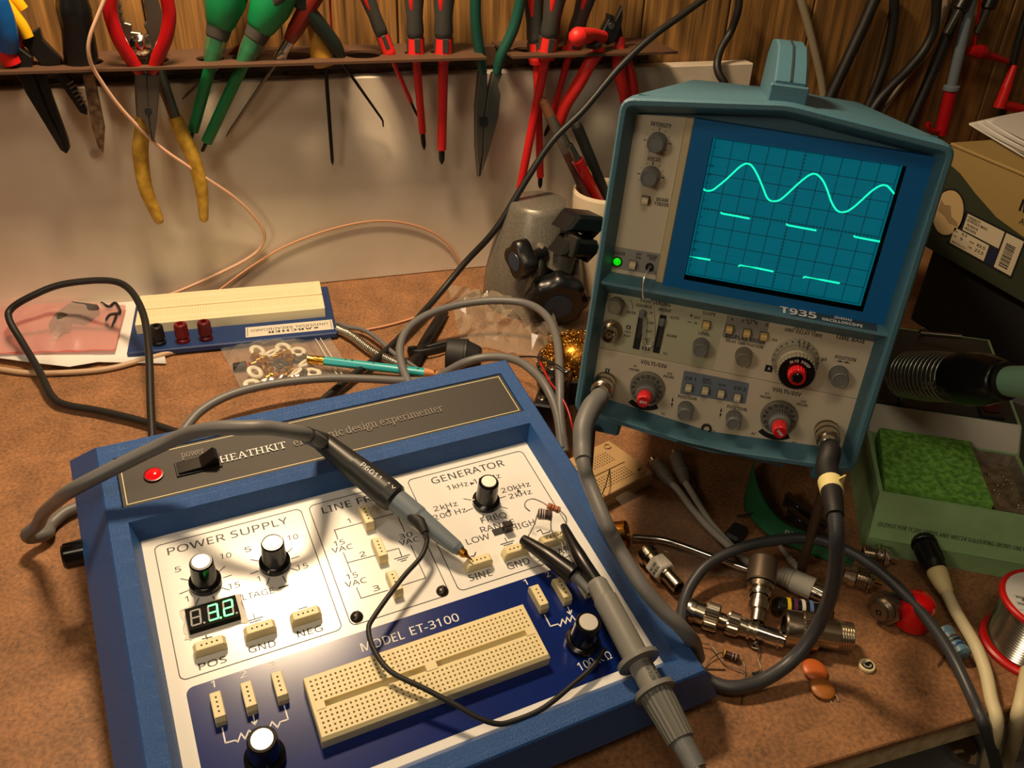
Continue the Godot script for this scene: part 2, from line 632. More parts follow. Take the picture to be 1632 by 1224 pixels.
func drawer_unit() -> void:
	var t := thing("drawer_unit", "grey steel drawer unit under the right end of the bench", "drawer unit", "", Vector3(0.55, -0.75, 0.36))
	var m := mat("steel_grey_paint", C8(112, 112, 108), 0.5)
	var st := S(); box(st, Vector3(0, 0.31, 0), Vector3(0.42, 0.62, 0.5), Basis.IDENTITY, 0.004); obj("body", st, m, t)
	for i in 4:
		st = S(); box(st, Vector3(0, 0.08 + i * 0.15, 0.252), Vector3(0.4, 0.14, 0.008), Basis.IDENTITY, 0.002); var dr := obj("drawer", st, m, t)
		st = S(); box(st, Vector3(0, 0.1 + i * 0.15, 0.262), Vector3(0.1, 0.012, 0.014), Basis.IDENTITY, 0.003); obj("handle", st, mat("chrome"), dr)
	st = S()
	lathe(st, Vector3(-0.108, 0.62, 0.238), Vector3(0.3, 1, 0.2), [[0.0, 0.0], [0.0, 0.012], [0.006, 0.014], [0.01, 0.009], [0.01, 0.0]], 8)
	obj("caster_cap", st, mat("chrome"), t)

func lamps() -> void:
	var hood := mat("lamp_hood", C8(60, 62, 60), 0.5)
	var t := thing("work_lamp", "work lamp on an arm above the tool rack", "lamp", "", Vector3(0.02, 0.8, -0.02))
	var st := S()
	var c := Vector3(0, -0.036, 0.22)
	skin(st, [ring_rect(c + Vector3(0, -0.012, 0), 0.2, 0.14), ring_rect(c + Vector3(0, 0.006, 0), 0.19, 0.13), ring_rect(c + Vector3(0, 0.03, 0), 0.1, 0.06)], false, false, true)
	obj("hood", st, hood, t)
	st = S(); box(st, c + Vector3(0, -0.006, 0), Vector3(0.13, 0.004, 0.09)); obj("lamp_panel", st, emis("lamp_glow", C8(255, 240, 215), Color(1.0, 0.8, 0.55), 2.0), t)
	st = S(); tube(st, curve([c + Vector3(0, 0.03, 0), Vector3(0, 0.06, 0.14), Vector3(0, 0.03, 0.06), Vector3(0, 0, 0)]), 0.008, 8); obj("arm", st, hood, t)
	st = S(); cyl(st, Vector3(0, 0, 0), Vector3(0, 0, 0.015), 0.035, -1.0, 20, 0.002); obj("wall_plate", st, hood, t)
	t = thing("ceiling_lamp", "flat ceiling lamp with a white diffuser behind the viewer", "lamp", "", Vector3(-0.25, 1.7, 1.15))
	st = S(); box(st, Vector3(0, -0.003, 0), Vector3(0.66, 0.006, 0.36), Basis.IDENTITY, 0.001); obj("frame", st, hood, t)
	st = S(); box(st, Vector3(0, -0.008, 0), Vector3(0.6, 0.004, 0.3)); obj("lamp_diffuser", st, emis("lamp_glow2", C8(255, 245, 230), Color(1.0, 0.82, 0.6), 1.0), t)

func floor_lamp() -> void:
	var t := thing("floor_lamp", "floor lamp with a square shade at the left of the bench", "lamp", "", Vector3(-1.0, -0.75, 1.15))
	var st := S(); lathe(st, Vector3.ZERO, Vector3.UP, [[0, 0], [0, 0.14], [0.015, 0.13], [0.02, 0.02], [1.55, 0.012], [1.55, 0.0]], 28); obj("stand", st, mat("lamp_hood"), t)
	var b := look(Vector3(0.78, -0.42, -0.46))
	var c := Vector3(-0.93, 0.86, 1.1) - Vector3(-1.0, -0.75, 1.15)
	st = S(); box(st, c - b.z * 0.03, Vector3(0.34, 0.34, 0.03), b, 0.005); obj("shade", st, mat("lamp_hood"), t)
	st = S(); box(st, c - b.z * 0.01, Vector3(0.3, 0.3, 0.006), b); obj("lamp_panel", st, emis("lamp_glow3", C8(255, 245, 230), Color(1.0, 0.92, 0.8), 1.0), t)

func ring_rect(c: Vector3, w: float, dd: float) -> Array:
	return [c + Vector3(-w / 2, 0, dd / 2), c + Vector3(w / 2, 0, dd / 2), c + Vector3(w / 2, 0, -dd / 2), c + Vector3(-w / 2, 0, -dd / 2)]


# ---------- electronics trainer ----------
const PZ := -8.5   # panel level
func trect(x0: float, x1: float, y0: float, y1: float, z0: float, z1: float) -> Array:   # z0 at front (y0), z1 at back
	return [tp(x0, y0, z0), tp(x1, y0, z0), tp(x1, y1, z1), tp(x0, y1, z1)]

func rimz(y: float) -> float:
	return 4.0 + 0.018 * (y - 122.0)

func rrect_t(x0: float, x1: float, y0: float, y1: float, r: float, z: float) -> Array:
	var out := []
	for p in rrect(x1 - x0, y1 - y0, r, 5): out.append(tp((x0 + x1) / 2 + p.x, (y0 + y1) / 2 + p.y, z))
	return out

func knob_t(t: Node3D, x: float, y: float, ang: float, big: float, group_name: String) -> void:
	var st := S()
	var b := tp(x, y, PZ)
	lathe(st, b, Vector3.UP, [[0.0005, 0.0], [0.0005, 0.0086 * big], [0.0035, 0.0086 * big], [0.0042, 0.0074 * big], [0.0045, 0.0068 * big], [0.0195, 0.0062 * big], [0.0204, 0.0056 * big], [0.0204, 0.0048 * big], [0.0201, 0.0]], 36)
	var k := obj(group_name, st, mat("knob_black"), t)
	st = S()
	lathe(st, b, Vector3.UP, [[0.0202, 0.0048 * big], [0.0207, 0.0045 * big], [0.0207, 0.0]], 36)
	obj("cap", st, mat("brushed"), k)
	st = S()
	var dir := Vector3(cos(ang), 0, -sin(ang))
	box(st, b + dir * 0.0078 * big + Vector3(0, 0.0036, 0), Vector3(0.0008, 0.001, 0.0016), look(dir))
	obj("pointer", st, mat("ink_white"), k)

func sip(t: Node3D, x: float, y: float, along_y: bool) -> void:
	# four-hole connector block with sloped ends
	var st := S()
	var fr := Transform3D(Basis(Vector3(0, 0, -1), Vector3.UP, Vector3.RIGHT) if along_y else Basis(Vector3.RIGHT, Vector3.UP, Vector3(0, 0, 1)), tp(x, y, PZ))
	fr.origin -= fr.basis.z * 0.0027
	prism(st, PackedVector2Array([Vector2(-0.0082, 0), Vector2(0.0082, 0), Vector2(0.0082, 0.0042), Vector2(0.0066, 0.0068), Vector2(-0.0066, 0.0068), Vector2(-0.0082, 0.0042)]), fr, 0.0054, 0.0004)
	var o := obj("connector_block", st, mat("cream_block"), t)
	st = S()
	for i in 4:
		box(st, fr * Vector3((i - 1.5) * 0.00254, 0.0067, 0.0027), Vector3(0.0009, 0.0003, 0.0009), fr.basis)
	obj("contacts", st, mat("cream_dark"), o)

func seven(on: SurfaceTool, off: SurfaceTool, org: Vector3, w: float, h: float, segs: String) -> void:
	# seven segment digit, lit segments named in segs
	var sl := 0.09 * h
	var pts := {"a": [Vector2(0, h), Vector2(w, h)], "b": [Vector2(w, h), Vector2(w, h / 2)], "c": [Vector2(w, h / 2), Vector2(w, 0)], "d": [Vector2(0, 0), Vector2(w, 0)], "e": [Vector2(0, h / 2), Vector2(0, 0)], "f": [Vector2(0, h), Vector2(0, h / 2)], "g": [Vector2(0, h / 2), Vector2(w, h / 2)]}
	for k in pts:
		var a: Vector2 = pts[k][0]
		var b: Vector2 = pts[k][1]
		var dv := (b - a).normalized() * 0.0005
		a += dv; b -= dv
		var A := org + Vector3(a.x + a.y * sl / h, 0, -a.y)
		var B := org + Vector3(b.x + b.y * sl / h, 0, -b.y)
		strokes(on if segs.contains(k) else off, [A, B], 0.0009, Vector3.UP)

func earth(st: SurfaceTool, c: Vector3, w: float) -> void:
	strokes(st, [c + Vector3(0, 0, -0.0035), c], 0.0005, Vector3.UP)
	for i in 3: strokes(st, [c + Vector3(-w * (1 - i * 0.33), 0, i * 0.0014), c + Vector3(w * (1 - i * 0.33), 0, i * 0.0014)], 0.0006, Vector3.UP)

func trainer() -> void:
	var t := thing("electronics_trainer", "blue sloping electronics trainer with white panel and breadboard", "trainer", "", Vector3(0.0503, -0.0000, 0.4822), Basis(Vector3(0.990748, 0.000000, -0.135716), Vector3(0.024732, 0.983255, 0.180549), Vector3(0.133443, -0.182236, 0.974158)))
	var st := S()
	# outer shell
	var x0 := -79.0
	var x1 := 194.0
	var y0 := -69.0
	var y1 := 190.0
	var low := [tp(-94.5, -74, -29), tp(209, -74, -29), tp(212, 214, -25), tp(-97.5, 214, -25)]
	var lowi := [tp(-93.5, -73, -30), tp(208, -73, -30), tp(211, 213, -26), tp(-96.5, 213, -26)]
	var topo := trect(x0 - 0.6, x1 + 0.6, y0 - 0.5, y1 + 0.8, rimz(y0) - 1.0, rimz(y1) - 1.0)
	var topi := trect(x0 + 0.4, x1 - 0.4, y0 + 0.5, y1 - 0.5, rimz(y0), rimz(y1))
	skin(st, [lowi, low, topo, topi])
	# bottom of the flange back to the lower case
	var lc0 := [tp(-84, -62, -28), tp(199, -62, -28), tp(199, 196, -26), tp(-84, 196, -26)]
	skin(st, [lc0, lowi])
	# rim top with openings for the panel recess and the nameplate
	var rx := [x0 + 0.4, -70.4, -68.6, 183.5, 184.6, x1 - 0.4]
	var ry := [y0 + 0.5, -58.5, 127.0, 138.4, 178.0, y1 - 0.5]
	g_flat(st)
	for i in 5:
		for j in 5:
			var in_recess: bool = i == 2 and j == 1
			var in_plate: bool = i >= 1 and i <= 3 and j == 3
			if in_recess or in_plate: continue
			quad(st, tp(rx[i], ry[j], rimz(ry[j])), tp(rx[i + 1], ry[j], rimz(ry[j])), tp(rx[i + 1], ry[j + 1], rimz(ry[j + 1])), tp(rx[i], ry[j + 1], rimz(ry[j + 1])))
	skin(st, [trect(-68.6, 183.5, -58.5, 127.0, rimz(-58.5), rimz(127)), trect(-64.5, 179.5, -52.7, 121.8, PZ - 0.5, PZ - 0.5)])
	skin(st, [trect(-70.4, 184.6, 138.4, 178.0, rimz(138.4), rimz(178)), trect(-70.0, 184.2, 138.8, 177.6, rimz(138.4) - 2.2, rimz(178) - 2.2)])
	obj("case", st, mat("trainer_blue"), t)
	# lower case and feet
	st = S()
	var lb := []
	for q in lc0: lb.append(q)
	var l2 := [tp(-84, -62, -38), tp(199, -62, -38), tp(199, 196, -38), tp(-84, 196, -38)]
	var feet := [Vector2(-70, -48), Vector2(185, -48), Vector2(185, 180), Vector2(-70, 180)]
	# flat base that follows the bench
	var inv := t.global_transform.affine_inverse()
	for i in 4:
		var w: Vector3 = t.global_transform * lc0[i]
		w.y = 0.007
		l2[i] = inv * w
	skin(st, [l2, lb], false, true, false)
	obj("base", st, mat("trainer_blue"), t)
	for p in feet:
		st = S()
		var w: Vector3 = t.global_transform * tp(p.x, p.y, -40)
		w.y = 0.0
		lathe(st, inv * w, inv.basis * Vector3.UP, [[0, 0], [0, 0.008], [0.0072, 0.0095]], 18)
		obj("foot", st, mat("rubber"), t)
	# panel
	st = S(); box(st, tp(57.5, 34.55, PZ - 0.75), Vector3(0.2448, 0.0015, 0.1753)); obj("panel", st, mat("panel_white"), t)
	st = S()
	g_flat(st)
	var pl := PackedVector2Array()
	for p in rrect(0.2296, 0.0712, 0.004, 5): pl.append(p)
	prism(st, pl, Transform3D(Basis(Vector3.RIGHT, Vector3(0, 0, -1), Vector3.UP), tp(57.7, -12.7, PZ)), 0.00012)
	obj("blue_field", st, mat("panel_blue"), t)
	# screened outlines and circuit lines
	var z := PZ + 0.12
	var ln := S()
	for r in [[-58.5, 24.6], [29.5, 86.8], [92.5, 173.5]]: strokes(ln, rrect_t(r[0], r[1], 28.0, 115.8, 3.4, z), 0.0005, Vector3.UP, true)
	for l in [[tp(57.5, 93.1, -8.38), tp(39.2, 93.3, -8.38), tp(39.1, 86.1, -8.38)], [tp(63.0, 93.3, -8.38), tp(77.6, 93.4, -8.38), tp(77.6, 78.2, -8.38)], [tp(39.4, 75.8, -8.38), tp(39.5, 61.0, -8.38)], [tp(39.7, 68.3, -8.38), tp(56.7, 67.7, -8.38)], [tp(62.5, 68.2, -8.38), tp(70.2, 67.9, -8.38), tp(70.2, 63.4, -8.38)], [tp(77.6, 67.4, -8.38), tp(77.7, 43.1, -8.38), tp(62.6, 43.0, -8.38)], [tp(39.3, 50.4, -8.38), tp(39.5, 42.9, -8.38), tp(55.1, 42.7, -8.38)]]:
		strokes(ln, l, 0.0005, Vector3.UP)
	earth(ln, tp(70.0, 61.5, -8.38), 0.0045)
	earth(ln, tp(-17.0, 50.1, -8.38), 0.0042)
	earth(ln, tp(132.6, 49.8, -8.38), 0.0042)
	strokes(ln, [tp(153.4, 51.2, -8.38), tp(156.1, 51.8, -8.38), tp(156.1, 48.2, -8.38), tp(158.4, 48.3, -8.38), tp(158.5, 51.3, -8.38), tp(161.3, 51.3, -8.38)].slice(0, 4), 0.0006, Vector3.UP)
	strokes(ln, [tp(158.1, 48.2, -8.38), tp(160.6, 48.2, -8.38), tp(161.4, 49.1, -8.38)], 0.0006, Vector3.UP)
	strokes(ln, [tp(108.2, 48.0, -8.38), tp(109.3, 47.6, -8.38), tp(110.6, 48.1, -8.38), tp(111.7, 49.6, -8.38)], 0.0007, Vector3.UP)
	strokes(ln, [tp(-44.4, 47.8, -8.38), tp(-39.7, 47.4, -8.38)], 0.0006, Vector3.UP)
	strokes(ln, [tp(-42.4, 49.2, -8.38), tp(-42.0, 45.9, -8.38)], 0.0006, Vector3.UP)
	strokes(ln, [tp(6.2, 48.1, -8.38), tp(10.7, 47.9, -8.38)], 0.0006, Vector3.UP)
	strokes(ln, [tp(-0.3, 64.9, -8.38), tp(4.4, 64.9, -8.38)], 0.0009, Vector3.UP)
	# dial ticks
	for k in [Vector2(-36.6, 81.4), Vector2(1.2, 81.2), Vector2(132.6, 82.4)]:
		for a in [3, -38, -78, -122, -172, 147, 33]:
			var e := Vector2.from_angle(deg_to_rad(a))
			strokes(ln, [tp(k.x + e.x * 9.6, k.y + e.y * 9.6, z), tp(k.x + e.x * 14.0, k.y + e.y * 14.0, z)], 0.0005, Vector3.UP)
	# arrow heads beside the frequency figures
	g_flat(ln)
	for c in [tp(156.4, 84.3, -8.38), tp(108.3, 84.4, -8.38)]: tri(ln, c + Vector3(-0.0014, 0, 0.001), c + Vector3(0, 0, -0.002), c + Vector3(0.0014, 0, 0.001))
	var ca := tp(130.8, 100.0, -8.38)
	tri(ln, ca + Vector3(-0.0012, 0, 0.0013), ca + Vector3(-0.0012, 0, -0.0013), ca + Vector3(0.0018, 0, 0))
	obj("panel_lines", ln, mat("ink"), t)
	var tx := S()
	for e in [
		["POWER SUPPLY", tp(-52.3, 107.1, -8.38), tp(15.5, 107.2, -8.38), 4.8], ["5", tp(-50.7, 94.2, -8.38), tp(-47.3, 93.9, -8.38), 3.4], ["10", tp(-26.2, 94.7, -8.38), tp(-20.1, 94.1, -8.38), 3.4],
		["15", tp(-25.9, 73.2, -8.38), tp(-19.7, 72.9, -8.38), 3.4], ["1", tp(-48.4, 73.1, -8.38), tp(-46.8, 73.1, -8.38), 3.4], ["5", tp(-12.5, 94.7, -8.38), tp(-8.8, 94.5, -8.38), 3.4],
		["10", tp(11.9, 94.9, -8.38), tp(18.0, 94.3, -8.38), 3.4], ["15", tp(11.6, 72.9, -8.38), tp(18.2, 72.6, -8.38), 3.4], ["1", tp(-10.2, 72.7, -8.38), tp(-8.7, 72.7, -8.38), 3.4],
		["VOLTAGE", tp(-29.1, 64.5, -8.38), tp(-3.5, 62.6, -8.38), 3.6], ["POS", tp(-49.0, 30.5, -8.38), tp(-35.3, 30.4, -8.38), 3.6], ["GND", tp(-24.1, 31.2, -8.38), tp(-10.3, 30.4, -8.38), 3.6], ["NEG", tp(1.4, 31.2, -8.38), tp(14.8, 30.7, -8.38), 3.6],
		["LINE FREQ", tp(36.2, 107.5, -8.38), tp(78.6, 107.3, -8.38), 4.8], ["1", tp(48.3, 95.1, -8.38), tp(50.0, 95.2, -8.38), 3.4], ["2", tp(47.6, 69.3, -8.38), tp(51.1, 69.3, -8.38), 3.4], ["3", tp(47.5, 44.6, -8.38), tp(51.3, 44.5, -8.38), 3.4],
		["30", tp(73.2, 73.6, -8.38), tp(81.3, 73.4, -8.38), 3.4], ["VAC", tp(71.5, 69.3, -8.38), tp(83.8, 68.8, -8.38), 3.4], ["15", tp(35.9, 81.7, -8.38), tp(42.2, 81.6, -8.38), 3.4], ["VAC", tp(33.4, 77.5, -8.38), tp(45.6, 77.0, -8.38), 3.4],
		["15", tp(36.0, 57.1, -8.38), tp(42.5, 57.0, -8.38), 3.4], ["VAC", tp(33.8, 52.4, -8.38), tp(46.0, 51.9, -8.38), 3.4],
		["GENERATOR", tp(106.9, 107.5, -8.38), tp(157.4, 107.2, -8.38), 5.0], ["1kHz", tp(114.1, 99.6, -8.38), tp(128.1, 99.1, -8.38), 3.6], ["10kHz", tp(132.1, 99.0, -8.38), tp(150.6, 98.4, -8.38), 3.6], ["20kHz", tp(145.9, 86.2, -8.38), tp(166.0, 85.7, -8.38), 3.6],
		["2kHz", tp(148.5, 80.2, -8.38), tp(164.0, 79.5, -8.38), 3.6], ["2kHz", tp(100.0, 86.6, -8.38), tp(115.6, 86.2, -8.38), 3.6], ["200 Hz", tp(97.5, 80.3, -8.38), tp(118.9, 79.8, -8.38), 3.6],
		["FREQ", tp(124.1, 68.5, -8.38), tp(141.0, 67.8, -8.38), 4.0], ["RANGE", tp(121.0, 61.7, -8.38), tp(143.6, 60.9, -8.38), 4.0], ["LOW", tp(109.4, 56.4, -8.38), tp(124.5, 56.1, -8.38), 4.0], ["HIGH", tp(139.6, 56.7, -8.38), tp(155.2, 56.4, -8.38), 4.0],
		["SINE", tp(100.9, 32.0, -8.38), tp(114.9, 31.4, -8.38), 4.2], ["GND", tp(125.2, 31.5, -8.38), tp(139.4, 31.2, -8.38), 4.2], ["SQUARE", tp(144.2, 31.1, -8.38), tp(170.3, 30.8, -8.38), 4.2]]:
		txt(tx, e[0], e[1], e[2], e[3] / 1000.0, Vector3.UP)
	obj("panel_lettering", tx, mat("ink"), t)
	tx = S()
	for e in [["1", tp(-45.3, 18.7, -8.26), tp(-43.4, 18.6, -8.26), 3.6], ["2", tp(-31.1, 18.6, -8.26), tp(-27.5, 18.6, -8.26), 3.6], ["3", tp(-16.2, 18.5, -8.26), tp(-12.7, 18.5, -8.26), 3.6], ["1", tp(129.8, 18.4, -8.26), tp(131.6, 18.4, -8.26), 3.6], ["2", tp(144.2, 18.8, -8.26), tp(146.9, 19.0, -8.26), 3.6], ["3", tp(159.1, 18.6, -8.26), tp(161.8, 18.7, -8.26), 3.6],
		["MODEL", tp(30.3, 11.1, -8.26), tp(53.9, 10.7, -8.26), 4.8], ["ET-3100", tp(57.7, 11.1, -8.26), tp(85.6, 10.4, -8.26), 4.8], ["100", tp(134.3, -40.9, -8.26), tp(144.2, -40.6, -8.26), 4.4], ["K", tp(146.5, -40.7, -8.26), tp(149.9, -40.4, -8.26), 3.6], ["Ω", tp(151.3, -40.6, -8.26), tp(154.8, -40.5, -8.26), 4.4]]:
		txt(tx, e[0], e[1], e[2], e[3] / 1000.0, Vector3.UP)
	for l in [[tp(-44.4, -3.8, -8.26), tp(-44.5, -11.6, -8.26), tp(-40.0, -12.0, -8.26), tp(-39.0, -13.2, -8.26), tp(-36.8, -9.6, -8.26), tp(-35.6, -13.0, -8.26), tp(-33.0, -9.4, -8.26), tp(-30.8, -13.7, -8.26), tp(-28.1, -9.9, -8.26), tp(-25.3, -14.2, -8.26), tp(-21.9, -9.2, -8.26), tp(-20.1, -13.1, -8.26), tp(-18.3, -10.8, -8.26), tp(-14.4, -10.9, -8.26), tp(-14.5, -3.4, -8.26)], [tp(-29.5, -3.0, -8.26), tp(-29.6, -7.5, -8.26)], [tp(-30.8, -5.7, -8.26), tp(-29.7, -7.7, -8.26), tp(-28.4, -5.9, -8.26)],
		[tp(131.5, -3.3, -8.26), tp(131.3, -10.8, -8.26), tp(136.0, -11.0, -8.26), tp(136.7, -12.8, -8.26), tp(139.7, -9.1, -8.26), tp(140.2, -12.3, -8.26), tp(142.7, -9.0, -8.26), tp(143.2, -12.2, -8.26), tp(145.9, -9.0, -8.26), tp(146.4, -12.2, -8.26)], [tp(146.4, -3.3, -8.26), tp(145.6, -7.8, -8.26)], [tp(144.7, -6.1, -8.26), tp(145.5, -8.0, -8.26), tp(147.4, -5.9, -8.26)]]:
		strokes(tx, l, 0.0007, Vector3.UP)
	obj("white_lettering", tx, mat("ink_white"), t)
	# knobs, jacks, switch, screws
	for k in [[-36.6, 81.4, 1.25, 1.0], [1.2, 81.2, -2.2, 1.0], [132.6, 82.4, 2.9, 1.0], [-29.0, -26.0, -1.6, 1.12], [143.4, -26.0, 0.6, 1.12]]: knob_t(t, k[0], k[1], k[2], k[3], "knob")
	for q in [tp(58.9, 93.6, -1.70), tp(58.6, 68.3, -1.70), tp(59.1, 43.6, -1.70), tp(-44.2, 5.6, -1.70), tp(-29.4, 5.6, -1.70), tp(-14.3, 5.6, -1.70), tp(131.8, 6.2, -1.70), tp(146.8, 6.1, -1.70), tp(160.8, 6.0, -1.70)]:
		sip(t, q.x * 1000 + 57.5, 60.0 - q.z * 1000, true)
	for q in [tp(109.2, 40.2, -1.70), tp(133.1, 40.4, -1.70), tp(157.4, 40.2, -1.70), tp(-41.6, 40.1, -1.70), tp(-16.1, 40.7, -1.70), tp(8.1, 40.4, -1.70)]:
		sip(t, q.x * 1000 + 57.5, 60.0 - q.z * 1000, false)
	for q in [tp(33.8, 32.4, -8.50), tp(83.5, 31.5, -8.50)]:
		st = S(); lathe(st, q, Vector3.UP, [[0.0, 0.0036], [0.0008, 0.0034], [0.0016, 0.0024], [0.0019, 0.0]], 24, true)
		var sc := obj("screw", st, mat("screw_black", C8(48, 42, 38), 0.3, 0.6), t)
		st = S(); box(st, q + Vector3(0, 0.0017, 0), Vector3(0.0058, 0.0006, 0.0008), Basis(Vector3.UP, 1.1)); obj("slot", st, mat("black_matte"), sc)
	st = S(); box(st, tp(133.6, 59.2, -8.50) + Vector3(0, 0.0004, 0), Vector3(0.0125, 0.0008, 0.0042)); var sw := obj("slide_switch", st, mat("black_matte"), t)
	st = S(); box(st, tp(136.3, 58.2, -8.50) + Vector3(0, 0.0035, 0), Vector3(0.0055, 0.007, 0.0042), Basis.IDENTITY, 0.0005); obj("slider", st, mat("slider_brown", C8(34, 24, 20), 0.35), sw)
	# digital voltage display set into a ragged cut-out
	var dc := tp(-36.7, 59.2, -8.50)
	st = S()
	var rg := PackedVector2Array()
	var rng := RandomNumberGenerator.new()
	rng.seed = 5
	for i in 40:
		var a := TAU * i / 40.0
		var q := Vector2(clampf(cos(a) * 1.5, -1, 1) * 15.5, clampf(sin(a) * 1.5, -1, 1) * 9.5)
		rg.append((q + Vector2(rng.randf_range(-1.2, 1.0), rng.randf_range(-0.9, 0.9))) / 1000.0)
	prism(st, rg, Transform3D(Basis(Vector3.RIGHT, Vector3(0, 0, -1), Vector3.UP), dc), 0.0003)
	obj("cutout_filler", st, mat("filler", C8(226, 224, 214), 0.85), t)
	st = S(); box(st, dc + Vector3(0, 0.002, 0), Vector3(0.0262, 0.004, 0.0142), Basis.IDENTITY, 0.0003)
	var dm := obj("display_module", st, mat("display_black", C8(12, 14, 14), 0.6, 0.0, 0.2), t)
	var on := S()
	var offs := S()
	var org := dc + Vector3(-0.0112, 0.00412, 0.0045)
	seven(on, offs, org, 0.0046, 0.009, "")
	seven(on, offs, org + Vector3(0.0088, 0, 0), 0.0046, 0.009, "abgcd")
	seven(on, offs, org + Vector3(0.0166, 0, 0), 0.0046, 0.009, "abged")
	for i in 3: disc(on if i == 1 else offs, org + Vector3(0.0062 + 0.0083 * i, 0, 0.0002), Vector3.UP, 0, 0.0006, 12)
	obj("lit_led_segments", on, emis("seg_on", C8(120, 255, 170), Color(0.10, 1.0, 0.35), 6.0), dm)
	obj("dark_segments", offs, mat("seg_off", C8(112, 116, 112), 0.4), dm)
	# breadboard
	breadboard(t)
	# nameplate
	var np := [-69.6, 183.8, 139.0, 177.4]
	st = S(); skin(st, [trect(np[0], np[1], np[2], np[3], rimz(139) - 1.2, rimz(177) - 1.2), trect(np[0], np[1], np[2], np[3], rimz(139) - 0.6, rimz(177) - 0.6)], false, true, true)
	var nm := obj("nameplate", st, mat("nameplate"), t)
	var nl := S()
	var zz := func(y: float) -> float: return rimz(y) - 0.5
	strokes(nl, [tp(-67.5, 140.6, zz.call(140.6)), tp(181.8, 140.6, zz.call(140.6)), tp(181.8, 175.6, zz.call(175.6)), tp(-67.5, 175.6, zz.call(175.6))], 0.0005, Vector3.UP, true)
	obj("border", nl, mat("ink_cream"), nm)
	nl = S()
	txt(nl, "HEATHKIT", tp(-13.1, 154.9, 4.70) , tp(27.2, 155.0, 4.70), 0.0052, Vector3.UP, serif)
	obj("maker_name", nl, mat("ink_white"), nm)
	nl = S()
	txt(nl, "electronic design experimenter", tp(32.0, 155.2, 4.70), tp(132.5, 156.0, 4.70), 0.0058, Vector3.UP, serif)
	txt(nl, "power", tp(-33.5, 165.2, 4.70), tp(-20.2, 165.1, 4.70), 0.005, Vector3.UP, serif)
	obj("caption", nl, mat("ink_grey"), nm)
	# power lamp and rocker switch
	var lp := tp(-50.7, 158.1, 3.90)
	st = S(); lathe(st, lp, Vector3.UP, [[0.0, 0.0058], [0.0012, 0.0056], [0.0013, 0.0046]], 28); obj("lamp_bezel", st, mat("red_bezel", C8(96, 8, 14), 0.3), t)
	st = S(); lathe(st, lp, Vector3.UP, [[0.0008, 0.0047], [0.0016, 0.0042], [0.0024, 0.003], [0.0028, 0.0]], 28, true); obj("power_lamp_lens", st, emis("red_lens", C8(200, 16, 26), Color(1.0, 0.04, 0.06), 0.75, 0.12), t)
	var rs := tp(-25.4, 157.8, 3.90)
	st = S(); box(st, rs + Vector3(0, 0.0004, 0), Vector3(0.0262, 0.0012, 0.0118), Basis.IDENTITY, 0.0003)
	var rk := obj("power_switch", st, mat("black_matte"), t)
	st = S()
	prism(st, PackedVector2Array([Vector2(-0.0118, 0.0), Vector2(0.0118, 0.0), Vector2(0.0118, 0.0055), Vector2(0.0098, 0.0078), Vector2(0.0012, 0.0022), Vector2(-0.0118, 0.0014)]), Transform3D(Basis.IDENTITY, rs + Vector3(0, 0.0006, -0.0048)), 0.0096, 0.0004)
	obj("rocker", st, mat("rocker", C8(24, 23, 23), 0.25), rk)
	# binding post on the left side
	st = S()
	var bp := tp(-99.3, 144.7, -32.50)
	lathe(st, bp, Vector3(-1, 0, 0), [[-0.02, 0.0], [-0.02, 0.0055], [-0.004, 0.0055], [-0.004, 0.0082], [0.0075, 0.0078], [0.009, 0.0066], [0.009, 0.0]], 28, false, 0.0)
	obj("fuse_cap", st, mat("knob_black"), t)

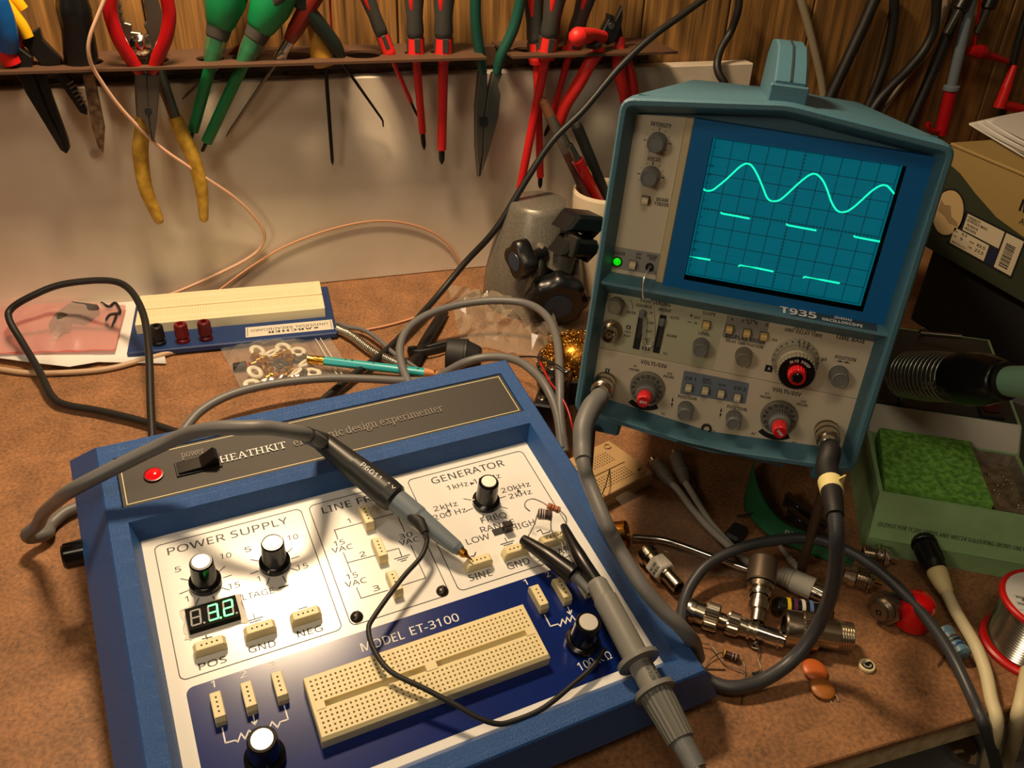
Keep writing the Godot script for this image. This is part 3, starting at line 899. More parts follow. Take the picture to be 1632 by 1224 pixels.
func breadboard(t: Node3D) -> void:
	var st := S()
	var L := 123.0
	var x0 := -3.1
	var xe := x0 + L
	var yt := 3.2
	var yb := -31.2
	var H := 0.0   # top level in panel millimetres (8.5 above the panel)
	var holes_y := []
	for r in 10: holes_y.append(-(r if r < 5 else r + 2) * 2.54)
	# sides with a small bevel
	skin(st, [[tp(x0, yb, PZ), tp(xe, yb, PZ), tp(xe, yt, PZ), tp(x0, yt, PZ)], [tp(x0, yb, H - 1.4), tp(xe, yb, H - 1.4), tp(xe, yt, H - 0.5), tp(x0, yt, H - 0.5)], [tp(x0 + 0.5, yb + 1.6, H), tp(xe - 0.5, yb + 1.6, H), tp(xe - 0.5, yt - 0.5, H), tp(x0 + 0.5, yt - 0.5, H)]])
	g_flat(st)
	var q := func(xa: float, xb: float, ya: float, yb2: float, z: float) -> void:
		quad(st, tp(xa, ya, z), tp(xb, ya, z), tp(xb, yb2, z), tp(xa, yb2, z))
	# margins
	var gx0 := -1.27
	var gx1 := 46 * 2.54 + 1.27
	q.call(x0 + 0.5, gx0, yb + 1.6, yt - 0.5, H)
	q.call(gx1, xe - 0.5, yb + 1.6, yt - 0.5, H)
	q.call(gx0, gx1, 1.27, yt - 0.5, H)
	q.call(gx0, gx1, yb + 1.6, -11 * 2.54 - 1.27, H)
	# central channel between row five and row six, bridged at the ends and the middle
	var ca := -4 * 2.54 - 1.27
	var cb := -7 * 2.54 + 1.27
	var ga := ca - 0.6
	var gb := cb + 0.6
	q.call(gx0, gx1, ga, ca, H)
	q.call(gx0, gx1, cb, gb, H)
	var segs := [[gx0, gx0 + 4.6, false], [gx0 + 4.6, 56.0, true], [56.0, 62.0, false], [62.0, gx1 - 4.6, true], [gx1 - 4.6, gx1, false]]
	for s in segs:
		if s[2]:
			q.call(s[0], s[1], gb, ga, H - 2.6)
			quad(st, tp(s[0], ga, H - 2.6), tp(s[1], ga, H - 2.6), tp(s[1], ga, H), tp(s[0], ga, H))
			quad(st, tp(s[1], gb, H - 2.6), tp(s[0], gb, H - 2.6), tp(s[0], gb, H), tp(s[1], gb, H))
			quad(st, tp(s[0], gb, H - 2.6), tp(s[0], ga, H - 2.6), tp(s[0], ga, H), tp(s[0], gb, H))
			quad(st, tp(s[1], ga, H - 2.6), tp(s[1], gb, H - 2.6), tp(s[1], gb, H), tp(s[1], ga, H))
		else:
			q.call(s[0], s[1], gb, ga, H + 0.3)
			quad(st, tp(s[0], gb, H), tp(s[1], gb, H), tp(s[1], gb, H + 0.3), tp(s[0], gb, H + 0.3))
			quad(st, tp(s[0], gb, H), tp(s[0], ga, H), tp(s[0], ga, H + 0.3), tp(s[0], gb, H + 0.3))
			quad(st, tp(s[1], ga, H), tp(s[1], gb, H), tp(s[1], gb, H + 0.3), tp(s[1], ga, H + 0.3))
	# hole cells
	for c in 47:
		for y in holes_y: cell(st, c * 2.54, y, 1.27, 0.52, H, 3.0)
	var o := obj("breadboard", st, mat("cream_block"), t)
	st = S()
	for c in 47:
		for y in holes_y: disc(st, tp(c * 2.54, y, H - 2.9), Vector3.UP, 0.0, 0.00055, 4)
	var cl := obj("spring_clips", st, mat("clip_dark", C8(70, 62, 48), 0.5, 0.5), o)
	cl.set_meta("kind", "stuff")

# square hole in a square cell (trainer millimetres)
func cell(st: SurfaceTool, x: float, y: float, h: float, r: float, z: float, dep: float) -> void:
	var o := [tp(x - h, y - h, z), tp(x + h, y - h, z), tp(x + h, y + h, z), tp(x - h, y + h, z)]
	var i := [tp(x - r, y - r, z), tp(x + r, y - r, z), tp(x + r, y + r, z), tp(x - r, y + r, z)]
	var b := [tp(x - r, y - r, z - dep), tp(x + r, y - r, z - dep), tp(x + r, y + r, z - dep), tp(x - r, y + r, z - dep)]
	for k in 4:
		var k1 := (k + 1) % 4
		quad(st, o[k], o[k1], i[k1], i[k])
		quad(st, i[k], i[k1], b[k1], b[k])


# ---------- oscilloscope ----------
func round_poly(p: Array, r: Array, k := 4) -> Array:
	var out := []
	var n := p.size()
	for i in n:
		var a: Vector2 = p[(i + n - 1) % n]
		var b: Vector2 = p[i]
		var c: Vector2 = p[(i + 1) % n]
		var e0: Vector2 = b + (a - b).normalized() * float(r[i])
		var e1: Vector2 = b + (c - b).normalized() * float(r[i])
		for j in k + 1:
			var t := float(j) / k
			out.append(e0.lerp(b, t).lerp(b.lerp(e1, t), t))
	return out

func sring(ins: float, z: float, back := false) -> Array:
	var p: Array
	if back: p = [Vector2(-93, -138), Vector2(-10, -139), Vector2(74, -138), Vector2(74, 41), Vector2(-10, 43.5), Vector2(-93, 41)]
	else: p = [Vector2(-103.4 + ins, -138.5 + ins), Vector2(-15.5, -147 + ins), Vector2(72.2 - ins, -140 + ins), Vector2(71 - ins, 56.5 - ins), Vector2(-16.5, 65.5 - ins), Vector2(-104.5 + ins, 56.5 - ins)]
	var rr := maxf(7.0 - ins, 2.0)
	var out := []
	for q in round_poly(p, [rr, 6.0, rr, rr, 6.0, rr]): out.append(sp(q.x, q.y, z))
	return out

func sknob(t: Node3D, c: Vector3, r: float, h: float, m: Material, called := "knob") -> MeshInstance3D:
	var st := S()
	lathe(st, c, Vector3.BACK, [[0.0, r * 0.98], [0.0012, r * 1.02], [h - 0.0012, r * 0.9]], 44, false, 0.07)
	lathe(st, c, Vector3.BACK, [[0.0002, 0.0], [0.0002, r], [0.001, r]], 44)
	lathe(st, c, Vector3.BACK, [[h - 0.0012, r * 0.88], [h - 0.0003, r * 0.78], [h - 0.0003, r * 0.7], [h - 0.0008, r * 0.66], [h - 0.0008, 0.0]], 32)
	return obj(called, st, m, t)

func sbutton(t: Node3D, c: Vector3, w: float, h: float, dep: float, m: Material) -> void:
	var st := S()
	box(st, c + Vector3(0, 0, 0.0004), Vector3(w + 0.0008, h + 0.0008, 0.0008)); var o := obj("button", st, mat("button_frame", C8(96, 92, 82), 0.5), t)
	st = S()
	prism(st, PackedVector2Array([Vector2(0, -h / 2), Vector2(dep, -h / 2 * 0.8), Vector2(dep * 1.1, 0), Vector2(dep, h / 2 * 0.8), Vector2(0, h / 2)]), Transform3D(Basis(Vector3.BACK, Vector3.UP, Vector3.LEFT), c + Vector3(w / 2 * 0.94, 0, 0)), w * 0.94, 0.0002)
	obj("key", st, m, o)

func bnc_jack(t: Node3D, c: Vector3, n := Vector3.BACK) -> void:
	var st := S()
	lathe(st, c, n, [[0.0, 0.0075], [0.0012, 0.0072], [0.0014, 0.0052], [0.0105, 0.005], [0.011, 0.0046], [0.011, 0.004], [0.003, 0.0038], [0.003, 0.0]], 28)
	lathe(st, c, n, [[0.003, 0.0024], [0.0095, 0.0024], [0.0095, 0.001], [0.004, 0.001]], 20)
	var o := obj("input_jack", st, mat("nickel"), t)
	st = S()
	lathe(st, c, n, [[0.0085, 0.0022], [0.0085, 0.0009]], 20)
	obj("insulator", st, mat("white_plastic"), o)

func scope() -> void:
	var t := thing("oscilloscope", "teal blue oscilloscope tilted back with a sine wave on its screen", "oscilloscope", "", Vector3(0.3783, 0.0554, 0.3014), Basis(Vector3(0.835904, -0.035732, 0.547711), Vector3(0.110221, 0.988479, -0.103731), Vector3(-0.537695, 0.147078, 0.830212)))
	var teal := mat("scope_teal", C8(70, 114, 132), 0.45)
	bump(teal, 0.15, 30.0, 1.5, 41)
	var tmott := teal
	var cream := mat("scope_cream", C8(212, 200, 176), 0.45)
	var st := S()
	skin(st, [sring(0, -400, true), sring(0, 0), sring(0, 18), sring(1.2, 20), sring(3.4, 20), sring(4.0, 19.4), sring(8.6, 4)], false, true, false)
	obj("cabinet", st, teal, t)
	paperclip(t.transform)
	# backplane inside the frame
	st = S(); box(st, sp(-16.5, -46, -6), Vector3(0.168, 0.19, 0.004)); obj("chassis", st, mat("scope_dark", C8(34, 52, 58), 0.6), t)
	for q in [[-16.5, 51.5, 161, 13], [60, 0, 12, 104], [-16.5, -142, 160, 8]]:
		st = S(); box(st, sp(q[0], q[1], 1.0), Vector3(q[2] / 1000.0, q[3] / 1000.0, 0.002)); obj("liner", st, teal, t)
	# handle along the top
	st = S()
	prism(st, PackedVector2Array([Vector2(2, 60), Vector2(2, 75), Vector2(-28, 84), Vector2(-62, 91), Vector2(-120, 93), Vector2(-240, 90), Vector2(-300, 78), Vector2(-318, 42), Vector2(-160, 50)]) , Transform3D(Basis(Vector3.BACK * 0.001, Vector3.UP * 0.001, Vector3.LEFT * 0.001), sp(-8.0, 0, 0)), 17.5, 1.0)
	var hd := obj("handle", st, teal, t)
	st = S()
	for e in [[2, 75.3, -28, 84.4], [-28, 84.4, -62, 91.4], [-62, 91.4, -120, 93.4]]:
		var a := sp(-16.7, e[1], e[0])
		var b := sp(-16.7, e[3], e[2])
		box(st, (a + b) / 2, Vector3(0.0012, 0.0006, (b - a).length()), look(b - a))
	obj("seam", st, mat("scope_dark"), hd)
	st = S(); box(st, sp(-16.7, 67.5, 0.5), Vector3(0.0205, 0.012, 0.01), Basis.IDENTITY, 0.0008); obj("pivot_block", st, teal, hd)
	# upper panels
	st = S(); prism(st, PackedVector2Array([Vector2(-98, -47), Vector2(-68, -47), Vector2(-68, 49.6), Vector2(-98, 47.2)]), Transform3D(Basis.IDENTITY.scaled(Vector3.ONE * 0.001), sp(0, 0, 2)), 3.0, 0.2); obj("left_panel", st, cream, t)
	st = S(); prism(st, PackedVector2Array([Vector2(-67.8, -47), Vector2(-63.4, -47), Vector2(-63.4, 50), Vector2(-67.8, 49.6)]), Transform3D(Basis.IDENTITY.scaled(Vector3.ONE * 0.001), sp(0, 0, 2)), 5.6, 0.5); obj("trim_strip", st, mat("trim_beige", C8(206, 190, 150), 0.35), t)
	var blue := mat("crt_blue", C8(6, 104, 172), 0.4)
	st = S()
	var bo := [sp(-63.2, -48, 10), sp(65, -48, 10), sp(65, 48.5, 10), sp(-63.2, 50.2, 10)]
	var bw := [sp(-63.2, -48, 2), sp(65, -48, 2), sp(65, 48.5, 2), sp(-63.2, 50.2, 2)]
	var bi := []
	for q in [Vector2(-51.6, -41.4), Vector2(51.6, -41.4), Vector2(51.6, 41.6), Vector2(-51.6, 41.6)]: bi.append(sp(q.x, q.y, 10))
	skin(st, [bw, bo, bi])
	obj("screen_bezel", st, blue, t)
	st = S()
	var wi := []
	for q in [Vector2(-51.4, -41.2), Vector2(51.4, -41.2), Vector2(51.4, 41.4), Vector2(-51.4, 41.4)]: wi.append(sp(q.x, q.y, -0.3))
	skin(st, [bi, wi])
	obj("screen_well", st, mat("well_black", C8(3, 5, 7), 0.9, 0.0, 0.1), t)
	# lit screen
	st = S(); box(st, sp(0, 0, -1.4), Vector3(0.1034, 0.0834, 0.002))
	var scr := obj("screen", st, emis("screen_teal", C8(0, 70, 86), Color(0.0, 0.66, 0.76), 0.23, 0.25), t)
	st = S()
	var nn := Vector3.BACK
	for i in 11: strokes(st, [sp(-50 + i * 10, -40, 0), sp(-50 + i * 10, 40, 0)], 0.0003, nn)
	for i in 9: strokes(st, [sp(-50, -40 + i * 10, 0), sp(50, -40 + i * 10, 0)], 0.0003, nn)
	for i in 51:
		if i % 5: strokes(st, [sp(-50 + i * 2, -0.9, 0), sp(-50 + i * 2, 0.9, 0)], 0.00025, nn)
	for i in 41:
		if i % 5: strokes(st, [sp(-0.9, -40 + i * 2, 0), sp(0.9, -40 + i * 2, 0)], 0.00025, nn)
	for i in 51:
		if i % 5:
			for y in [25.0, -25.0]: strokes(st, [sp(-50 + i * 2, y, 0), sp(-49.8 + i * 2, y, 0)], 0.00025, nn)
	for y in [35, 25, 15, 5, -5, -15, -25, -35]: strokes(st, [sp(-50, y, 0), sp(-48.6, y, 0)], 0.0003, nn)
	txt(st, "100", sp(-51.2, 23.8, 0.02), sp(-48.0, 23.8, 0.02), 0.0016, nn)
	txt(st, "90", sp(-51, 18.8, 0.02), sp(-48.4, 18.8, 0.02), 0.0016, nn)
	txt(st, "10", sp(-51, -21, 0.02), sp(-48.4, -21, 0.02), 0.0016, nn)
	txt(st, "0%", sp(-51, -26, 0.02), sp(-47.8, -26, 0.02), 0.0016, nn)
	obj("graticule", st, mat("graticule_ink", C8(0, 34, 44), 0.5), scr)
	var glow := emis("trace_glow", C8(60, 255, 220), Color(0.05, 1.0, 0.72), 1.15)
	for tr in [[sp(-51.0, 11.1, 0.1), sp(-49.7, 10.4, 0.1), sp(-47.7, 10.5, 0.1), sp(-45.5, 11.5, 0.1), sp(-43.1, 14.1, 0.1), sp(-40.0, 17.8, 0.1), sp(-37.0, 21.9, 0.1), sp(-34.1, 25.9, 0.1), sp(-31.7, 28.2, 0.1), sp(-29.8, 29.0, 0.1), sp(-27.5, 28.4, 0.1), sp(-24.8, 25.9, 0.1), sp(-21.8, 22.1, 0.1), sp(-18.2, 16.9, 0.1), sp(-15.3, 12.5, 0.1), sp(-13.0, 10.7, 0.1), sp(-10.3, 10.6, 0.1), sp(-7.5, 11.9, 0.1), sp(-4.6, 15.5, 0.1), sp(-1.5, 20.1, 0.1), sp(2.0, 24.9, 0.1), sp(4.9, 28.0, 0.1), sp(7.4, 29.1, 0.1), sp(9.7, 28.4, 0.1), sp(12.8, 26.0, 0.1), sp(16.0, 21.8, 0.1), sp(20.0, 15.5, 0.1), sp(23.2, 11.9, 0.1), sp(25.6, 10.6, 0.1), sp(27.7, 10.7, 0.1), sp(30.2, 11.9, 0.1), sp(33.0, 15.0, 0.1), sp(36.3, 19.9, 0.1), sp(39.5, 24.7, 0.1), sp(42.7, 27.9, 0.1), sp(45.1, 28.8, 0.1), sp(47.5, 28.1, 0.1), sp(51.3, 25.0, 0.1)]]:
		st = S(); tube(st, curve(tr, 4), 0.00048, 6, true, 0.35, Vector3.RIGHT); obj("sine_screen_trace", st, glow, scr)
	for tr in [[sp(-38.6, -0.5, 0.1), sp(-37.9, -1.2, 0.1), sp(-29.8, -1.3, 0.1), sp(-21.7, -1.5, 0.1)], [sp(-0.9, -0.9, 0.1), sp(-0.3, -1.6, 0.1), sp(7.8, -1.8, 0.1), sp(16.2, -1.9, 0.1)], [sp(36.9, -1.2, 0.1), sp(37.5, -1.9, 0.1), sp(44.0, -2.1, 0.1), sp(51.3, -2.2, 0.1)], [sp(-51.6, -29.7, 0.1), sp(-45.2, -29.7, 0.1), sp(-38.7, -29.6, 0.1)], [sp(-21.8, -30.5, 0.1), sp(-20.9, -29.6, 0.1), sp(-11.2, -29.6, 0.1), sp(-1.4, -29.9, 0.1)], [sp(15.8, -30.6, 0.1), sp(16.6, -29.7, 0.1), sp(26.8, -29.8, 0.1), sp(36.5, -29.9, 0.1)]]:
		st = S(); tube(st, tr, 0.0005, 6, true, 0.35, Vector3.RIGHT); obj("square_screen_trace", st, glow, scr)
	# dividing ridge
	st = S()
	prism(st, PackedVector2Array([Vector2(3, -46), Vector2(8, -46.6), Vector2(17, -49.4), Vector2(17.6, -51), Vector2(5, -59.5), Vector2(3, -59.5)]), Transform3D(Basis(Vector3.BACK * 0.001, Vector3.UP * 0.001, Vector3.LEFT * 0.001), sp(67.5, 0, 0)), 169.5, 0.0)
	var rd := obj("dividing_ridge", st, teal, t)
	var rn := Vector3(0, 9, 2.8).normalized()
	st = S(); box(st, sp(-19.3, -48.1, 12.6), Vector3(0.0278, 0.0005, 0.0042), look(Vector3(0, -2.8, 9))); obj("slot", st, teal, rd)
	st = S(); box(st, sp(36.5, -48.0, 12.4), Vector3(0.0485, 0.0006, 0.0088), look(Vector3(0, -2.8, 9))); var pl := obj("model_plate", st, mat("plate_grey", C8(52, 66, 76), 0.4), rd)
	st = S()
	txt(st, "T935", sp(6.2, -49.3, 15.0) * Vector3(1, 0, 0) + sp(-16.5, -48.7, 15.9) * Vector3(0, 1, 1), sp(27.1, -48.6, 15.0) * Vector3(1, 0, 0) + sp(-16.5, -48.7, 15.9) * Vector3(0, 1, 1), 0.0062, rn, bold)
	txt(st, "OSCILLOSCOPE", sp(30.3, -48.7, 15.0) * Vector3(1, 0, 0) + sp(-16.5, -48.7, 15.9) * Vector3(0, 1, 1), sp(52.9, -48.0, 15.0) * Vector3(1, 0, 0) + sp(-16.5, -48.7, 15.9) * Vector3(0, 1, 1), 0.0026, rn, bold)
	txt(st, "35MHz", sp(36.9, -49.0, 13.0) * Vector3(1, 0, 0) + sp(-16.5, -47.5, 12.2) * Vector3(0, 1, 1), sp(47.1, -48.4, 13.0) * Vector3(1, 0, 0) + sp(-16.5, -47.5, 12.2) * Vector3(0, 1, 1), 0.0026, rn, bold)
	obj("model_lettering", st, mat("ink_white"), pl)
	# lower panels
	st = S(); box(st, sp(-17.5, -77.8, 3.5), Vector3(0.168, 0.0384, 0.003), Basis.IDENTITY, 0.0003); obj("timebase_panel", st, cream, t)
	st = S(); box(st, sp(-18, -118.3, 3.5), Vector3(0.169, 0.042, 0.003), Basis.IDENTITY, 0.0003); obj("channel_panel", st, cream, t)
	var z := 5.06
	st = S(); box(st, sp(-61.5, -77.6, 5), Vector3(0.0775, 0.0376, 0.0001)); obj("trigger_field", st, mat("field_green", C8(186, 186, 158), 0.5), t)
	st = S(); g_flat(st); prism(st, rpoly(-36.6, 27.8, 0, 0), Transform3D(Basis.IDENTITY.scaled(Vector3.ONE * 0.001), sp(0, 0, 5)), 0.05); obj("display_field", st, mat("field_grey", C8(148, 146, 140), 0.5), t)
	st = S(); prism(st, quad_poly(sp(-40.2, -100.8, 5.0), sp(0.5, -100.6, 5.0), sp(1.3, -115.0, 5.0), sp(-39.7, -117.1, 5.0)), Transform3D(Basis.IDENTITY, Vector3(0, 0, sp(0, 0, 5).z)), 0.00006); obj("channel_field", st, mat("field_blue", C8(112, 124, 140), 0.5), t)
	st = S(); prism(st, quad_poly(sp(-99.2, -30.4, 5.0), sp(-67.1, -29.9, 5.0), sp(-66.7, -43.4, 5.0), sp(-99.4, -44.1, 5.0)), Transform3D(Basis.IDENTITY, Vector3(0, 0, sp(0, 0, 5).z)), 0.00006); obj("power_field", st, mat("field_grey"), t)
	# lettering
	var tx := S()
	for e in [["INTENSITY", sp(-87.3, 42.4, 5.1), sp(-75.4, 42.4, 5.1), 2.3], ["FOCUS", sp(-85.4, 22.8, 5.1), sp(-78.0, 23.3, 5.1), 2.3], ["BEAM", sp(-76.3, 0.8, 5.1), sp(-69.6, 1.0, 5.1), 2.1], ["FINDER", sp(-76.9, -1.8, 5.1), sp(-68.7, -1.6, 5.1), 2.1], ["POWER", sp(-97.2, -35.4, 5.1), sp(-88.9, -35.0, 5.1), 2.1], ["OFF", sp(-82.5, -33.4, 5.1), sp(-79.0, -33.2, 5.1), 1.7], ["ON", sp(-82.2, -35.5, 5.1), sp(-79.4, -35.5, 5.1), 1.7], ["PROBE", sp(-75.8, -33.3, 5.1), sp(-69.4, -33.1, 5.1), 1.7], ["ADJ", sp(-74.3, -35.3, 5.1), sp(-70.5, -35.2, 5.1), 1.7],
		["HOLD OFF", sp(-94.4, -59.8, 5.1), sp(-82.1, -59.6, 5.1), 2.0], ["TRIGGERING", sp(-75.2, -61.8, 5.1), sp(-56.3, -61.5, 5.1), 2.7], ["SOURCE", sp(-76.9, -65.3, 5.1), sp(-67.1, -64.9, 5.1), 2.0], ["MODE", sp(-62.7, -65.3, 5.1), sp(-55.4, -65.1, 5.1), 2.0], ["NORM", sp(-81.6, -70.8, 5.1), sp(-76.2, -70.5, 5.1), 1.7], ["INT", sp(-68.1, -68.5, 5.1), sp(-64.9, -68.4, 5.1), 1.6], ["LINE", sp(-68.0, -74.9, 5.1), sp(-64.2, -74.8, 5.1), 1.6], ["EXT", sp(-67.9, -80.8, 5.1), sp(-64.3, -80.6, 5.1), 1.6], ["EXT", sp(-67.8, -86.0, 5.1), sp(-64.4, -85.9, 5.1), 1.6], ["10", sp(-66.9, -87.8, 5.1), sp(-65.0, -87.7, 5.1), 1.6],
		["AUTO", sp(-55.0, -68.9, 5.1), sp(-49.6, -68.7, 5.1), 1.7], ["NORM", sp(-54.9, -80.9, 5.1), sp(-48.8, -80.6, 5.1), 1.7], ["TV", sp(-54.9, -93.2, 5.1), sp(-52.4, -93.0, 5.1), 1.7], ["SLOPE", sp(-36.4, -62.2, 5.1), sp(-28.7, -62.1, 5.1), 2.0], ["+", sp(-43.8, -65.6, 5.1), sp(-41.8, -65.6, 5.1), 3.4], ["OUT", sp(-40.9, -66.0, 5.1), sp(-37.4, -65.9, 5.1), 1.6], ["IN", sp(-40.4, -69.6, 5.1), sp(-38.4, -69.6, 5.1), 1.6], ["LEVEL", sp(-36.2, -75.5, 5.1), sp(-29.2, -75.4, 5.1), 2.0],
		["1MΩ", sp(-81.3, -83.8, 5.1), sp(-77.1, -83.5, 5.1), 1.5], ["30pF", sp(-81.4, -86.3, 5.1), sp(-77.0, -86.1, 5.1), 1.5],
		["A", sp(-19.2, -62.9, 5.1), sp(-17.7, -62.8, 5.1), 2.0], ["INTEN", sp(-11.1, -61.5, 5.1), sp(-5.1, -61.2, 5.1), 1.6], ["A", sp(-13.0, -62.7, 5.1), sp(-11.4, -62.6, 5.1), 2.0], ["BY", sp(-9.4, -63.3, 5.1), sp(-6.8, -63.1, 5.1), 1.6], ["B", sp(-4.9, -62.6, 5.1), sp(-3.4, -62.5, 5.1), 2.0], ["B", sp(1.4, -62.5, 5.1), sp(2.7, -62.5, 5.1), 2.0], ["DISPLAY MODE", sp(-20.2, -74.1, 5.1), sp(3.9, -73.4, 5.1), 2.5], ["DELAY TIME POSITION", sp(-19.3, -76.7, 5.1), sp(3.1, -76.9, 5.1), 1.9],
		["SEC/DIV", sp(17.6, -60.6, 5.1), sp(30.7, -60.5, 5.1), 2.5], ["AND DELAY TIME", sp(12.6, -63.0, 5.1), sp(34.4, -63.0, 5.1), 2.2], ["TIME BASE", sp(41.9, -61.8, 5.1), sp(58.6, -61.7, 5.1), 3.0], ["ms", sp(7.0, -70.7, 5.1), sp(10.0, -70.7, 5.1), 2.2], ["µs", sp(37.8, -77.7, 5.1), sp(40.9, -77.4, 5.1), 2.2], ["POSITION", sp(44.8, -74.1, 5.1), sp(56.8, -73.8, 5.1), 2.2],
		["VOLTS/DIV", sp(-67.7, -102.0, 5.1), sp(-51.0, -102.0, 5.1), 2.6], ["X1", sp(-71.7, -105.4, 5.1), sp(-69.7, -105.3, 5.1), 1.6], ["PROBE", sp(-73.8, -108.2, 5.1), sp(-67.5, -108.0, 5.1), 1.7], ["X10", sp(-49.9, -105.9, 5.1), sp(-46.8, -105.7, 5.1), 1.6], ["PROBE", sp(-51.9, -108.2, 5.1), sp(-45.4, -108.1, 5.1), 1.7],
		["VOLTS/DIV", sp(14.7, -102.6, 5.1), sp(32.0, -102.7, 5.1), 2.6], ["X1", sp(11.0, -105.9, 5.1), sp(13.2, -105.8, 5.1), 1.6], ["PROBE", sp(8.6, -108.6, 5.1), sp(15.2, -108.3, 5.1), 1.7], ["X10", sp(32.8, -106.4, 5.1), sp(35.9, -106.3, 5.1), 1.6], ["PROBE", sp(31.1, -108.8, 5.1), sp(37.5, -108.6, 5.1), 1.7],
		["CH 1", sp(-38.3, -107.0, 5.1), sp(-31.7, -106.8, 5.1), 2.6], ["DUAL", sp(-27.6, -104.8, 5.1), sp(-22.4, -104.6, 5.1), 1.6], ["TRACE", sp(-28.0, -106.8, 5.1), sp(-22.0, -106.7, 5.1), 1.6], ["DIFF", sp(-17.3, -106.5, 5.1), sp(-13.0, -106.2, 5.1), 1.6], ["CH 2", sp(-7.7, -107.0, 5.1), sp(-0.6, -106.7, 5.1), 2.6],
		["POSITION", sp(-40.3, -120.1, 5.1), sp(-28.7, -119.5, 5.1), 2.2], ["POSITION", sp(-9.4, -120.1, 5.1), sp(2.8, -119.9, 5.1), 2.2], ["AC", sp(-73.7, -134.1, 5.1), sp(-71.0, -133.9, 5.1), 1.7], ["DC", sp(-48.4, -134.3, 5.1), sp(-45.8, -134.2, 5.1), 1.7], ["AC", sp(9.1, -134.7, 5.1), sp(11.8, -134.6, 5.1), 1.7], ["DC", sp(34.8, -135.2, 5.1), sp(37.4, -135.0, 5.1), 1.7],
		["1MΩ", sp(-92.8, -115.4, 5.1), sp(-88.5, -115.2, 5.1), 1.5], ["30pF", sp(-86.7, -115.6, 5.1), sp(-82.2, -115.5, 5.1), 1.5], ["1MΩ", sp(46.9, -116.8, 5.1), sp(51.1, -116.5, 5.1), 1.5], ["30pF", sp(52.8, -116.8, 5.1), sp(57.5, -116.5, 5.1), 1.5], ["AMPL", sp(43.0, -138.1, 5.1), sp(52.8, -137.8, 5.1), 3.0]]:
		txt(tx, e[0], e[1], e[2], e[3] / 1000.0, nn, bold)
	# dial marks and arrows
	for c in [sp(-81.8, 34.0, 5.1), sp(-82.1, 14.7, 5.1)]:
		for i in 11:
			var a := deg_to_rad(90 + 150 - 30 * i)
			var e := Vector3(cos(a), sin(a), 0)
			if i in [2, 5, 8]: strokes(tx, [c + e * 0.0064, c + e * 0.0078], 0.0005, nn)
			else: disc(tx, c + e * 0.0072, nn, 0, 0.0003, 8)
	for a in [[sp(46.2, -75.4, 5.1), sp(54.0, -75.1, 5.1)], [sp(-43.5, -120.5, 5.1), sp(-42.9, -127.5, 5.1)], [sp(-12.5, -120.8, 5.1), sp(-12.0, -127.7, 5.1)]]:
		strokes(tx, a, 0.0003, nn)
		for k in 2:
			var tip: Vector3 = a[k]
			var dv: Vector3 = (tip - a[1 - k]).normalized()
			var sv := nn.cross(dv) * 0.0007
			tri(tx, tip, tip - dv * 0.0026 - sv, tip - dv * 0.0026 + sv)
	strokes(tx, curve([sp(-81.5, -61.6, 5.1), sp(-79.9, -63.3, 5.1), sp(-78.8, -66.0, 5.1), sp(-78.7, -68.0, 5.1)], 4), 0.0003, nn)
	strokes(tx, [sp(-43.9, -68.8, 5.1), sp(-42.1, -68.8, 5.1)], 0.0005, nn)
	strokes(tx, [sp(-15.2, -137.7, 5.1), sp(-13.1, -137.8, 5.1), sp(-12.8, -139.3, 5.1)], 0.0004, nn)
	for i in 3: strokes(tx, [sp(-12.7, -139.4, 5.1) + Vector3(-0.0022 + 0.0006 * i, -0.0008 * i, 0), sp(-12.7, -139.4, 5.1) + Vector3(0.0022 - 0.0006 * i, -0.0008 * i, 0)], 0.0004, nn)
	disc(tx, sp(-96.5, 44.3, 5.1), nn, 0, 0.0005, 10)
	obj("panel_lettering", tx, mat("ink"), t)
	# black label boxes
	for e in [["X", sp(-79.2, -79.7, 5.1), 2.7, 2.6, 1.5], ["Y", sp(-87.6, -111.4, 5.1), 2.7, 2.6, 1.5], ["X-Y", sp(-66.1, -91.4, 5.1), 4.8, 2.2, 3.6], ["A", sp(9.5, -88.6, 5.1), 4.6, 4.4, 1.4]]:
		var bc: Vector3 = e[1]
		st = S(); box(st, bc, Vector3(e[2] / 1000.0, e[3] / 1000.0, 0.0001)); var lb0 := obj("label_block", st, mat("ink"), t)
		st = S(); txt(st, e[0], bc + Vector3(-e[4] / 2000.0, -0.0008, 0.00012), bc + Vector3(e[4] / 2000.0, -0.0008, 0.00012), 0.0016, nn, bold); obj("reversed_lettering", st, mat("ink_white"), lb0)
	# controls
	var kg := mat("knob_grey", C8(116, 118, 116), 0.42)
	var kw := mat("knob_warm", C8(124, 118, 104), 0.42)
	for e in [[sp(-81.8, 34.0, 5.0), 5.6, 11.0, kg], [sp(-82.1, 14.7, 5.0), 5.6, 11.0, kg], [sp(-89.0, -66.0, 5.0), 4.9, 10.0, kw], [sp(-33.2, -82.0, 5.0), 5.0, 11.0, kg], [sp(-7.0, -82.7, 5.0), 5.1, 11.5, kw], [sp(49.4, -83.3, 5.0), 5.6, 12.0, kg], [sp(-34.1, -125.9, 5.0), 5.0, 12.0, kg], [sp(-3.7, -125.1, 5.0), 5.0, 12.0, kg]]:
		sknob(t, e[0], e[1] / 1000.0, e[2] / 1000.0, e[3])
	var kc := mat("key_cream", C8(222, 208, 172), 0.4)
	var ky := mat("key_yellow", C8(224, 190, 118), 0.4)
